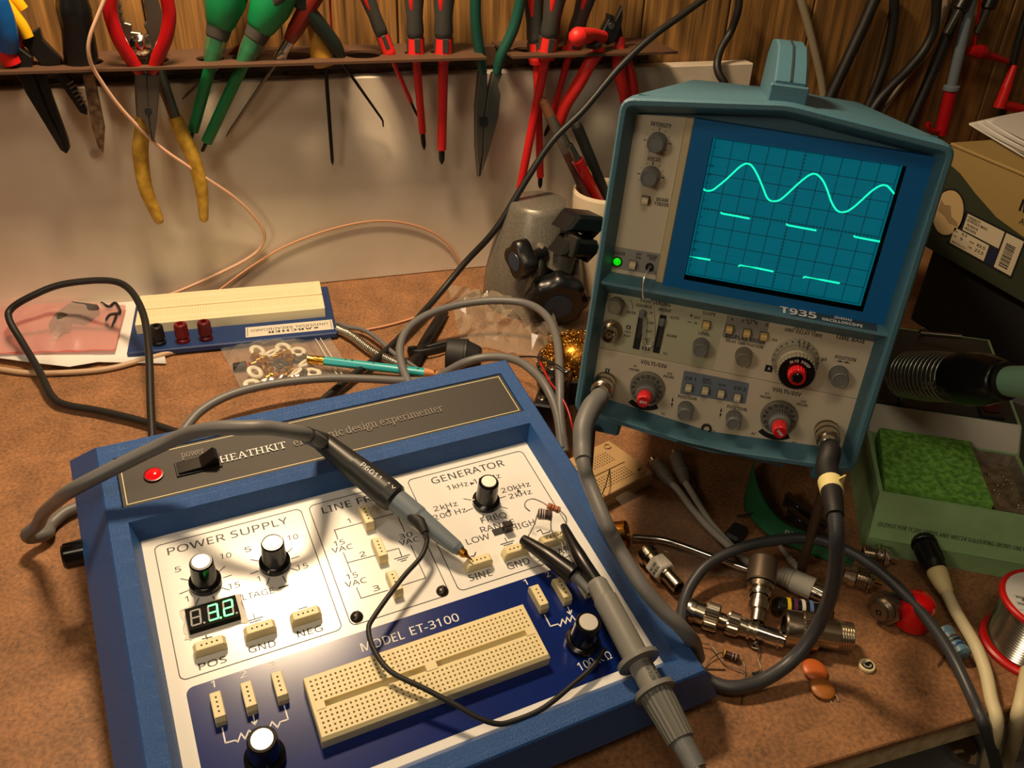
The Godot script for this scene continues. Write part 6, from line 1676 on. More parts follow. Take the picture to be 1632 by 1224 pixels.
func parts_bag() -> void:
	var o := Vector3(0.0150, 0.0000, 0.1592)
	var t := thing("parts_bag", "clear zip bag holding gold plugs and nylon rings", "bag", "", o)
	var a := Vector3(-0.0331, 0.0015, 0.1163) - o
	var b := Vector3(0.0672, 0.0015, 0.1179) - o
	var c := Vector3(0.0783, 0.0015, 0.1942) - o
	var d := Vector3(-0.0166, 0.0015, 0.2007) - o
	var st := S()
	sheet(st, a, b, c, d, 8, 6, func(u: float, v: float) -> float: return 0.0)
	obj("bottom_film", st, clear("bag_film", C8(225, 222, 214, 26), 0.12), t)
	st = S()
	sheet(st, a, b, c, d, 26, 16, func(u: float, v: float) -> float: return 0.0008 + 0.0125 * pow(sin(PI * clampf(u * 1.25, 0.0, 1.0)), 0.7) * pow(sin(PI * v), 0.6) + 0.0007 * sin(u * 37.0 + v * 21.0))
	obj("top_film", st, mats["bag_film"], t)
	for k in 2:
		st = S()
		var u := 0.86 + 0.045 * k
		tube(st, [a.lerp(b, u) + Vector3(0, 0.0018, 0), d.lerp(c, u) + Vector3(0, 0.0018, 0)], 0.0007, 6)
		obj("zip_strip", st, clear("zip_film", C8(236, 232, 226, 120), 0.2), t)
	# nylon rings
	var nyl := mat("nylon", C8(228, 222, 200), 0.4)
	nyl.backlight_enabled = true
	nyl.backlight = Color(0.3, 0.28, 0.22)
	for e in [[Vector3(-0.0000, 0.0070, 0.1412), 0.4], [Vector3(0.0118, 0.0050, 0.1450), -0.3], [Vector3(0.0232, 0.0050, 0.1375), 0.2], [Vector3(0.0356, 0.0050, 0.1479), 0.1], [Vector3(0.0397, 0.0060, 0.1715), -0.4], [Vector3(0.0447, 0.0040, 0.1865), 0.15], [Vector3(-0.0085, 0.0040, 0.1924), 0.1], [Vector3(-0.0045, 0.0060, 0.1764), 0.5], [Vector3(0.0290, 0.0050, 0.1841), -0.5]]:
		st = S()
		torus(st, e[0], Vector3(e[1], 1, e[1] * 0.6), 0.0054, 0.0024)
		solo("nylon_ring", st, nyl, "milky white nylon ring in the clear zip bag", "washer", "nylon rings in the zip bag")
	for e in [[Vector3(0.0181, 0.0080, 0.1710), 0.3], [Vector3(0.0355, 0.0040, 0.1561), 0.1], [Vector3(0.0338, 0.0040, 0.1869), -0.4]]:
		st = S()
		torus(st, e[0], Vector3(e[1], 1, 0.2), 0.0046, 0.0023)
		solo("black_ring", st, mat("rubber"), "black rubber ring in the clear zip bag", "washer", "black rings in the zip bag")
	st = S(); lathe(st, Vector3(-0.0172, 0.0040, 0.1602), Vector3(1, 0.1, 0.1), [[-0.005, 0.0], [-0.005, 0.0042], [0.006, 0.0045], [0.006, 0.0]], 18); solo("plug_sleeve", st, mat("black_matte"), "black plug sleeve at the corner of the zip bag", "component")
	st = S(); torus(st, Vector3(-0.0084, 0.0050, 0.1646), Vector3(1, 0.3, 0.3), 0.0034, 0.0014); solo("red_ring", st, mat("red_dark"), "red ring among the gold plugs", "washer")
	for e in [[Vector3(-0.0005, 0.0040, 0.1899), Vector3(0.0124, 0.0060, 0.1839)], [Vector3(0.0131, 0.0060, 0.1888), Vector3(0.0274, 0.0070, 0.1774)], [Vector3(-0.0033, 0.0080, 0.1430), Vector3(0.0001, 0.0070, 0.1639)], [Vector3(-0.0067, 0.0070, 0.1635), Vector3(0.0021, 0.0080, 0.1595)], [Vector3(0.0026, 0.0090, 0.1647), Vector3(0.0095, 0.0080, 0.1777)], [Vector3(0.0257, 0.0070, 0.1443), Vector3(0.0268, 0.0070, 0.1674)], [Vector3(0.0180, 0.0030, 0.1930), Vector3(0.0247, 0.0030, 0.1927)], [Vector3(0.0116, 0.0080, 0.1569), Vector3(0.0178, 0.0080, 0.1551)]]:
		var p: Vector3 = e[0]
		var dir: Vector3 = e[1] - p
		var l := maxf(dir.length(), 0.016)
		var g := thing("gold_plug", "small gold plated connector in the clear zip bag", "connector", "gold connectors in the zip bag", p)
		st = S(); lathe(st, Vector3.ZERO, dir, [[0.0, 0.0], [0.0, 0.0013], [l * 0.3, 0.0016], [l * 0.3, 0.0036], [l * 0.72, 0.0036]], 16); obj("barrel", st, mat("gold"), g)
		st = S(); lathe(st, Vector3.ZERO, dir, [[l * 0.55, 0.0049], [l * 0.68, 0.0049], [l * 0.68, 0.0026], [l, 0.0022], [l, 0.0]], 6); obj("hex_nut", st, mat("gold"), g)

func middle() -> void:
	var st := S()
	# bench vise
	var c := Vector3(0.287, 0, 0.086)
	var t := thing("bench_vise", "grey bell-shaped bench vise with black jaws and knobs", "vise", "", c)
	var ham := mat("hammertone", Color.WHITE, 0.35, 0.35)
	mottle(ham, C8(96, 92, 84), C8(146, 140, 128), 0.09, 16.0, 71)
	st = S(); lathe(st, Vector3.ZERO, Vector3.UP, [[0.0, 0.0], [0.0, 0.05], [0.004, 0.053], [0.018, 0.053], [0.036, 0.0505], [0.056, 0.046], [0.074, 0.041], [0.09, 0.0355], [0.102, 0.031], [0.1075, 0.0285], [0.109, 0.026], [0.109, 0.0]], 48, true); obj("base", st, ham, t)
	var f0 := Vector3(0.2708, 0.0804, 0.1350) - c
	var f1 := Vector3(0.2561, 0.0370, 0.1480) - c
	st = S(); tube(st, curve([Vector3(0.2792, 0.0779, 0.1280) - c, Vector3(0.2724, 0.0794, 0.1360) - c, Vector3(0.2692, 0.0669, 0.1420) - c, Vector3(0.2631, 0.0502, 0.1440) - c, Vector3(0.2597, 0.0309, 0.1420) - c], 6), rads([0.006, 0.0055, 0.0055, 0.006, 0.007], 6), 12, true, 0.5, Vector3.BACK); obj("yoke_arm", st, ham, t)
	st = S(); tube(st, curve([Vector3(0.3142, 0.0679, 0.1280) - c, Vector3(0.3100, 0.0556, 0.1380) - c, Vector3(0.3087, 0.0360, 0.1420) - c], 6), 0.006, 12, true, 0.5, Vector3.BACK); obj("yoke_arm", st, ham, t)
	# side knob, axis pointing left
	var kc := Vector3(0.2681, 0.0752, 0.1400) - c
	var kd := Vector3(-0.96, -0.06, 0.28).normalized()
	st = S(); cyl(st, kc - kd * 0.01, kc + kd * 0.012, 0.0065, 0.0065, 16); obj("knob_stem", st, mat("black"), t)
	st = S(); lobed(st, kc + kd * 0.01, kd, 0.0205, 0.016, 4, 0.24); var kn := obj("side_knob", st, mat("black"), t)
	st = S(); lathe(st, kc + kd * 0.0255, kd, [[0.0, 0.0095], [0.0012, 0.009], [0.0014, 0.0]], 24); obj("knob_cap", st, mat("cap_blue", C8(34, 58, 84), 0.35), kn)
	# column and jaws
	var j0 := Vector3(0.2913, 0.0594, 0.1420) - c
	var j1 := Vector3(0.2999, 0.0971, 0.1420) - c
	st = S(); cyl(st, j0, j0.lerp(j1, 0.45), 0.0135, 0.012, 24, 0.001); obj("ball_socket", st, ham, t)
	st = S(); cyl(st, j0.lerp(j1, 0.35), j1, 0.008, 0.0095, 18); obj("column", st, mat("oxide_grey", C8(60, 58, 54), 0.35, 0.4), t)
	var jb := Basis(Vector3.UP, 0.35) * Basis(Vector3.BACK, -0.28)
	var q0 := Vector3(0.3014, 0.1117, 0.1400) - c
	var q1 := Vector3(0.2951, 0.0952, 0.1500) - c
	st = S(); prism(st, jaw_poly(), Transform3D(jb, q0 - jb.z * 0.004 + Vector3(0, -0.004, -0.006)), 0.026, 0.003); obj("jaw", st, mat("black"), t)
	st = S(); prism(st, jaw_poly(), Transform3D(jb, q1 - jb.z * 0.004 + Vector3(0, -0.008, -0.006)), 0.024, 0.003); obj("jaw", st, mat("black"), t)
	st = S(); box(st, q1 + Vector3(-0.002, -0.003, 0.012), Vector3(0.006, 0.02, 0.018), jb, 0.001); obj("jaw_rib", st, mat("oxide_grey"), t)
	# tension knob facing the room
	var tk := Vector3(0.2854, 0.0372, 0.1500) - c
	var td := Vector3(-0.15, -0.25, 0.95).normalized()
	st = S(); cyl(st, tk - td * 0.02, tk, 0.012, 0.013, 20); obj("tension_stem", st, mat("black"), t)
	st = S(); lobed(st, tk, td, 0.031, 0.02, 8, 0.1); kn = obj("tension_knob", st, mat("black"), t)
	st = S(); lathe(st, tk + td * 0.0195, td, [[0.0, 0.0145], [0.0015, 0.014], [0.0015, 0.012], [0.001, 0.0115], [0.001, 0.0]], 28); obj("knob_cap", st, mat("cap_blue"), kn)
	# crumpled clear wrap in front of the vise
	st = S()
	var rng := RandomNumberGenerator.new()
	rng.seed = 77
	var hh := PackedFloat32Array()
	for i in 19 * 13: hh.append(rng.randf())
	sheet(st, Vector3(0.2062, 0.0000, 0.0317), Vector3(0.3008, 0.0000, 0.1541), Vector3(0.2819, 0.0000, 0.2359), Vector3(0.1876, 0.0000, 0.1621), 18, 12, func(u: float, v: float) -> float: return 0.0005 + 0.028 * hh[int(round(v * 12)) * 19 + int(round(u * 18))] * minf(1.0, sin(PI * clampf(u, 0.02, 0.98)) * 2.0) * minf(1.0, sin(PI * clampf(v, 0.02, 0.98)) * 1.6), false)
	solo("plastic_wrap", st, clear("wrap_film", C8(214, 200, 176, 62), 0.04), "crumpled clear plastic wrap in front of the vise", "wrap")
	# loupe with strap
	var la := Vector3(0.1633, 0.0165, 0.2069)
	var lbv := Vector3(0.1900, 0.0165, 0.2178)
	t = thing("loupe", "black cylindrical eye loupe lying on the bench behind the trainer", "loupe", "", la)
	var ld := (lbv - la).normalized()
	st = S(); lathe(st, Vector3.ZERO, ld, [[0.001, 0.0], [0.001, 0.013], [-0.001, 0.0142], [0.0, 0.0158], [0.015, 0.0162], [0.0175, 0.015], [0.028, 0.0105], [0.03, 0.009], [0.03, 0.0]], 32); obj("barrel", st, mat("black_matte"), t)
	st = S(); lathe(st, Vector3.ZERO, ld, [[0.0155, 0.0164], [0.0175, 0.0164], [0.0175, 0.0145]], 32); obj("rim", st, mat("rubber"), t)
	st = S(); tube(st, curve([Vector3(0.1694, 0.0060, 0.1761), Vector3(0.1550, 0.0070, 0.1808), Vector3(0.1410, 0.0060, 0.1798), Vector3(0.1351, 0.0040, 0.1716), Vector3(0.1373, 0.0030, 0.1660), Vector3(0.1496, 0.0040, 0.1709), Vector3(0.1709, 0.0070, 0.1704)], 6), 0.0042, 8, true, 0.35, Vector3.UP); solo("loupe_strap", st, mat("rubber"), "folded black band beside the black loupe", "strap")
	st = S(); tube(st, curve([Vector3(0.1850, 0.0040, 0.1023), Vector3(0.1708, 0.0060, 0.1289), Vector3(0.1550, 0.0070, 0.1574), Vector3(0.1326, 0.0050, 0.1982)], 6), 0.0058, 8, true, 0.35, Vector3(1, 0, 0.4)); solo("flat_black_strap", st, mat("black"), "flat glossy black strap lying across the bench behind the trainer", "strap")
	# brass wool tip cleaner
	var bc := Vector3(0.266, 0.0, 0.258)
	t = thing("tip_cleaner", "curly brass wool tip cleaner in a round holder", "tip cleaner", "", bc)
	st = S(); lathe(st, Vector3.ZERO, Vector3.UP, [[0.0, 0.0], [0.0, 0.031], [0.002, 0.033], [0.02, 0.033], [0.021, 0.0345], [0.023, 0.0345], [0.024, 0.032], [0.022, 0.0]], 36); obj("holder", st, mat("black"), t)
	st = S(); lathe(st, Vector3.ZERO, Vector3.UP, [[0.0225, 0.0335], [0.0245, 0.035], [0.0265, 0.034], [0.0265, 0.031]], 36); obj("rim", st, mat("chrome"), t)
	st = S(); lathe(st, Vector3.ZERO, Vector3.UP, [[0.022, 0.026], [0.034, 0.025], [0.044, 0.018], [0.048, 0.0]], 20, true); obj("wool_core", st, mat("brass_dark"), t)
	st = S()
	for i in 620:
		var th := rng.randf() * TAU
		var ph := acos(rng.randf() * 0.98)
		var n := Vector3(sin(ph) * cos(th), cos(ph), sin(ph) * sin(th))
		var p := Vector3(n.x * 0.029, 0.024 + n.y * 0.026, n.z * 0.029) * rng.randf_range(0.94, 1.04)
		var u := perp(n).rotated(n, rng.randf() * TAU)
		var w := n.cross(u)
		var rr := rng.randf_range(0.0016, 0.0036)
		var arc := []
		var a0 := rng.randf() * TAU
		for k in 6: arc.append(p + (u * cos(a0 + k * 0.8) + n * sin(a0 + k * 0.8) * 0.7 + w * k * 0.22) * rr)
		tube(st, arc, 0.0003, 3, false)
	obj("brass_wool", st, mat("gold"), t).set_meta("kind", "stuff")
	# black terminal strip beside it
	var tb := Vector3(0.2242, 0.0000, 0.3106)
	t = thing("terminal_strip", "black terminal strip with silver screws beside the trainer", "terminal strip", "", tb, Basis(Vector3.UP, 1.05))
	st = S(); box(st, Vector3(0.03, 0.016, 0), Vector3(0.1, 0.032, 0.024), Basis.IDENTITY, 0.0015); obj("body", st, mat("black"), t)
	for i in 6:
		for k in 2:
			st = S(); lathe(st, Vector3(-0.01 + i * 0.016, 0.031, -0.006 + k * 0.012), Vector3.UP, [[0, 0.004], [0.0016, 0.0038], [0.0024, 0.003], [0.0024, 0.0014], [0.0014, 0.0012], [0.0014, 0.0]], 14); obj("terminal_screw", st, mat("nickel"), t)
	cable("red_wire", [Vector3(0.2232, 0.0450, 0.2827), Vector3(0.2226, 0.0420, 0.3073), Vector3(0.2247, 0.0400, 0.3235), Vector3(0.2268, 0.0350, 0.3375), Vector3(0.2262, 0.0280, 0.3518), Vector3(0.2260, 0.0180, 0.3600), Vector3(0.2191, 0.0100, 0.3804)], 0.0009, mat("red_dark"), "thin red wire curving past the brass wool", "wire")
	cable("thin_black_wire", [Vector3(0.2124, 0.0200, 0.2320), Vector3(0.2205, 0.0300, 0.2467), Vector3(0.2267, 0.0420, 0.2707), Vector3(0.2296, 0.0520, 0.2987), Vector3(0.2349, 0.0520, 0.3107)], 0.0008, mat("rubber"), "thin black wire crossing the brass wool", "wire")

func jaw_poly() -> PackedVector2Array:
	return PackedVector2Array([Vector2(-0.02, -0.008), Vector2(-0.012, 0.006), Vector2(-0.008, 0.009), Vector2(0.024, 0.009), Vector2(0.029, 0.004), Vector2(0.029, -0.004), Vector2(0.02, -0.014), Vector2(0.016, -0.008)])


# ---------- right side: soldering station, shoe box, spool ----------
func right_side() -> void:
	var st := S()
	var bs := Basis(Vector3(0.857, 0, 0.515).normalized(), Vector3.UP, Vector3(-0.515, 0, 0.857).normalized())
	var org := Vector3(0.385, 0, 0.512)
	var t := thing("soldering_station", "green soldering station with sponge tray and spiral iron holder", "soldering station", "", org, bs)
	var gm := mat("station_green", Color.WHITE, 0.5)
	mottle(gm, C8(138, 176, 124), C8(156, 194, 140), 0.02, 9.0, 81)
	var W := 0.106
	# side profile (z forward, y up): front face leans, tray, slope, deck
	var prof := [Vector2(0.0, 0.0), Vector2(0.002, 0.016), Vector2(-0.006, 0.0485), Vector2(-0.0085, 0.0488), Vector2(-0.0095, 0.042), Vector2(-0.078, 0.042), Vector2(-0.08, 0.0485), Vector2(-0.094, 0.064), Vector2(-0.21, 0.074), Vector2(-0.216, 0.07), Vector2(-0.218, 0.0)]
	var pp := PackedVector2Array()
	for q in prof: pp.append(q)
	prism(st, pp, Transform3D(Basis(Vector3.BACK, Vector3.UP, Vector3.LEFT), Vector3(W, 0, 0)), W, 0.0)
	obj("body", st, gm, t)
	# side cheeks closing the tray
	for x in [0.0, W - 0.003]:
		st = S()
		prism(st, PackedVector2Array([Vector2(-0.004, 0.03), Vector2(-0.006, 0.0485), Vector2(-0.08, 0.0485), Vector2(-0.094, 0.064), Vector2(-0.09, 0.03)]), Transform3D(Basis(Vector3.BACK, Vector3.UP, Vector3.LEFT), Vector3(x + 0.003, 0, 0)), 0.003, 0.0004)
		obj("cheek", st, gm, t)
	# metal tray liner right of the sponge
	st = S()
	var tray := mat("tray_steel", Color.WHITE, 0.35, 0.7)
	mottle(tray, C8(120, 108, 92), C8(190, 184, 170), 0.03, 12.0, 83)
	skin(st, [[Vector3(0.074, 0.0482, -0.01), Vector3(W - 0.003, 0.0482, -0.01), Vector3(W - 0.003, 0.0482, -0.079), Vector3(0.074, 0.0482, -0.079)], [Vector3(0.076, 0.0435, -0.014), Vector3(W - 0.008, 0.0435, -0.014), Vector3(W - 0.008, 0.0435, -0.072), Vector3(0.076, 0.0435, -0.072)]], false, false, true)
	obj("tray", st, tray, t)
	# slope plate and deck plate
	st = S(); quad_slab(st, Vector3(0.001, 0.0492, -0.0806), Vector3(W - 0.001, 0.0492, -0.0806), Vector3(W - 0.001, 0.0652, -0.0945), Vector3(0.001, 0.0652, -0.0945), 0.0006); obj("slope_plate", st, mat("slope_white", C8(196, 192, 178), 0.45), t)
	st = S(); quad_slab(st, Vector3(0.002, 0.0656, -0.096), Vector3(W - 0.003, 0.0656, -0.096), Vector3(W - 0.003, 0.0752, -0.206), Vector3(0.002, 0.0752, -0.206), 0.0006); obj("deck_plate", st, mat("deck_dark", C8(38, 40, 44), 0.45), t)
	# rocker switch
	st = S(); box(st, Vector3(0.086, 0.0672, -0.108), Vector3(0.017, 0.003, 0.022), Basis(Vector3.RIGHT, 0.087), 0.0005); var sw := obj("power_switch", st, mat("black"), t)
	st = S(); box(st, Vector3(0.086, 0.0695, -0.110), Vector3(0.011, 0.003, 0.015), Basis(Vector3.RIGHT, 0.2), 0.0008); obj("rocker", st, mat("rocker_red", C8(74, 18, 22), 0.3), sw)
	# lettering along the front face
	var n := Vector3(0, 0.012, 0.05).normalized()
	st = S()
	txt(st, "OUTPUT FOR TC201 SERIES AND WEC24 SOLDERING IRONS ONLY", Vector3(0.004, 0.0255, 0.0003), Vector3(0.0975, 0.0255, 0.0003), 0.0029, Vector3(0, 0.2, 1).normalized())
	obj("front_lettering", st, mat("ink_green", C8(28, 40, 26), 0.6), t)
	st = S(); box(st, Vector3(W / 2 + 0.003, 0.0162, 0.0021), Vector3(W - 0.012, 0.0008, 0.0006)); obj("front_seam", st, gm, t)
	# output socket
	st = S(); cyl(st, Vector3(0.036, 0.018, -0.006), Vector3(0.036, 0.018, 0.0035), 0.0085, 0.0085, 22, 0.0006); obj("socket", st, mat("black"), t)
	# sponge: own thing lying in the tray
	var rng := RandomNumberGenerator.new()
	rng.seed = 91
	st = S()
	var N := 22
	var hgt := PackedFloat32Array()
	for i in (N + 1) * (N + 1): hgt.append(rng.randf_range(-0.0008, 0.0006) - (0.0014 if rng.randf() < 0.05 else 0.0))
	var sp0 := Vector3(0.0035, 0.043, -0.011)
	var tg := t.transform
	sheet(st, tg * (sp0 + Vector3(0.003, 0.0125, -0.066)), tg * (sp0 + Vector3(0.066, 0.0125, -0.066)), tg * (sp0 + Vector3(0.069, 0.0085, 0.0)), tg * (sp0 + Vector3(0.0, 0.0085, 0.0)), N, N, func(u: float, v: float) -> float: return hgt[int(round(v * N)) * (N + 1) + int(round(u * N))])
	g_flat(st)
	var cs := [[Vector3(0, 0, 0), Vector3(0.069, 0, 0), 0.0085, 0.0085], [Vector3(0.069, 0, 0), Vector3(0.066, 0, -0.066), 0.0085, 0.0125], [Vector3(0.066, 0, -0.066), Vector3(0.003, 0, -0.066), 0.0125, 0.0125], [Vector3(0.003, 0, -0.066), Vector3(0, 0, 0), 0.0125, 0.0085]]
	for c in cs: quad(st, tg * (sp0 + c[0]), tg * (sp0 + c[1]), tg * (sp0 + Vector3(c[1]) + Vector3(0, c[3], 0)), tg * (sp0 + Vector3(c[0]) + Vector3(0, c[2], 0)))
	var spm := mat("sponge_green", Color.WHITE, 0.95)
	mottle(spm, C8(66, 118, 38), C8(156, 224, 100), 0.04, 16.0, 93)
	solo("sponge", st, spm, "bright green damp sponge in the soldering station tray", "sponge")
	# solder crumbs in the tray
	for i in 14:
		st = S()
		var q := tg * Vector3(rng.randf_range(0.08, 0.097), 0.0436, rng.randf_range(-0.06, -0.02))
		lathe(st, q, Vector3(rng.randf() - 0.5, 1, rng.randf() - 0.5), [[0.0, 0.0], [0.0, 0.0009], [0.0008, 0.0011], [0.0016, 0.0]], 7, true)
		solo("solder_crumb", st, mat("chrome"), "bright solder bead in the metal tray", "solder", "solder beads in the tray")
	# spiral iron holder
	var ca := Vector3(0.4525, 0.0900, 0.4359)
	var ax := Vector3(-0.04, 0.37, 0.66).normalized()
	var cb := ca + ax * 0.098
	var h := thing("iron_holder", "spiral wire soldering iron holder with black funnel", "iron holder", "", ca)
	st = S()
	var hel := []
	var u := perp(ax)
	var w := ax.cross(u)
	for i in 12 * 24 + 1:
		var f := i / (12.0 * 24.0)
		var a := TAU * i / 24.0
		hel.append(ax * (f * 0.05) + (u * cos(a) + w * sin(a)) * (0.0172 - 0.002 * absf(f - 0.5)))
	tube(st, hel, 0.0011, 6); obj("coil", st, mat("coil_steel", C8(150, 156, 146), 0.3, 0.9), h)
	st = S(); lathe(st, Vector3.ZERO, ax, [[0.047, 0.0125], [0.052, 0.0172], [0.064, 0.0182], [0.078, 0.0172], [0.09, 0.0135], [0.094, 0.0112], [0.092, 0.0095], [0.06, 0.008]], 36, true); obj("funnel", st, mat("black"), h)
	st = S(); tube(st, curve([ax * 0.004 + Vector3(0, -0.016, 0), ax * 0.0 + Vector3(0.004, -0.026, 0.002), Vector3(0.01, -0.03, 0.006)], 4), 0.0024, 8); obj("stand_wire", st, mat("coil_steel"), h)
	st = S(); lathe(st, Vector3(0.5167, 0.0850, 0.3769) - ca, Vector3(0.4, 0.2, 1), [[0.0, 0.0018], [0.001, 0.005], [0.003, 0.005], [0.003, 0.002]], 18); obj("hook_eye", st, mat("nickel"), h)
	st = S(); tube(st, [Vector3(0.5150, 0.0860, 0.3802), Vector3(0.5350, 0.0920, 0.4012)].map(func(v): return v - ca), 0.0022, 8); obj("hook_rod", st, mat("steel"), h)
	# soldering iron
	var ir := thing("soldering_iron", "soldering iron with mint green handle resting in the spiral holder", "soldering iron", "", cb)
	st = S(); lathe(st, Vector3.ZERO, ax, [[-0.03, 0.0], [-0.03, 0.004], [-0.012, 0.0045], [-0.012, 0.0088], [0.0, 0.0098], [0.03, 0.0108], [0.09, 0.0098], [0.1, 0.006], [0.1, 0.0]], 28, true); obj("handle", st, mat("mint", C8(142, 190, 160), 0.4), ir)
	st = S(); lathe(st, Vector3.ZERO, ax, [[-0.012, 0.009], [-0.006, 0.0125], [-0.003, 0.0125], [-0.002, 0.0095]], 28); obj("guard_ring", st, mat("black"), ir)
	# plug and cream lead in the socket
	var pk := tg * Vector3(0.036, 0.018, 0.002)
	var pl := thing("iron_plug_lead", "cream soldering iron lead with black plug at the green station", "cable", "", pk)
	var pd := (Vector3(0.4073, 0.0080, 0.5671) - pk).normalized()
	st = S(); lathe(st, Vector3.ZERO, pd, [[0.0, 0.0], [0.0, 0.0074], [0.014, 0.0078], [0.019, 0.0072], [0.02, 0.006]], 24, false); obj("plug", st, mat("black"), pl)
	for i in 8:
		st = S(); var uu := perp(pd).rotated(pd, TAU * i / 8.0)
		box(st, pd * 0.009 + uu * 0.0076, Vector3(0.0016, 0.0012, 0.012), look(pd, uu)); obj("grip_rib", st, mat("black"), pl)
	st = S(); lathe(st, Vector3.ZERO, pd, [[0.018, 0.0], [0.018, 0.0062], [0.022, 0.0066], [0.03, 0.0056], [0.037, 0.0042], [0.037, 0.0]], 20, true); obj("strain_relief", st, mat("old_cream_pvc", C8(222, 206, 150), 0.5), pl)
	var lead := [pd * 0.034]
	for v in [Vector3(0.4028, 0.0080, 0.5783), Vector3(0.3979, 0.0085, 0.5923), Vector3(0.3911, 0.0100, 0.6097), Vector3(0.3844, 0.0080, 0.6255), Vector3(0.3750, 0.0060, 0.6407), Vector3(0.3697, 0.0040, 0.6512), Vector3(0.3735, -0.0120, 0.6531), Vector3(0.3934, -0.0500, 0.6448), Vector3(0.4228, -0.1000, 0.6328)]: lead.append(v - pk)
	st = S(); tube(st, curve(lead, 7), 0.0038, 12); obj("cord", st, mat("cream_cord", C8(216, 204, 164), 0.5), pl)
	cable("cream_hanging_cable", [Vector3(0.4145, 0.0040, 0.6294), Vector3(0.3943, 0.0040, 0.6454), Vector3(0.3910, -0.0060, 0.6499), Vector3(0.4162, -0.0500, 0.6407), Vector3(0.4541, -0.1200, 0.6256)], 0.0045, mat("cream_cord"), "second cream cord dropping over the front edge of the bench")
	shoe_box()
	spool()
	# tan card and grey case behind the station
	st = S(); box(st, Vector3(0.64, 0.0016, 0.335), Vector3(0.11, 0.003, 0.12), Basis(Vector3.UP, -0.5)); solo("tan_card", st, mat("tan_card", C8(190, 160, 116), 0.7), "tan cardboard piece lying behind the soldering station", "cardboard")
	var gc := thing("grey_transformer", "grey rounded power adapter to the right of the soldering station", "adapter", "", Vector3(0.6, 0, 0.46))
	st = S(); box(st, Vector3(0, 0.034, 0), Vector3(0.075, 0.068, 0.085), Basis(Vector3.UP, 0.5), 0.009); obj("body", st, mat("adapter_grey", C8(104, 102, 98), 0.55), gc)
	st = S(); tube(st, curve([Vector3(0.03, 0.03, 0.03), Vector3(0.07, 0.02, 0.03), Vector3(0.12, 0.005, 0.0)], 4), 0.003, 8); obj("cord", st, mat("black_cord"), gc)

func quad_slab(st: SurfaceTool, a: Vector3, b: Vector3, c: Vector3, d: Vector3, th: float) -> void:
	var n := (b - a).cross(c - a).normalized() * th
	skin(st, [[a - n, b - n, c - n, d - n], [a, b, c, d]], false, true, true)

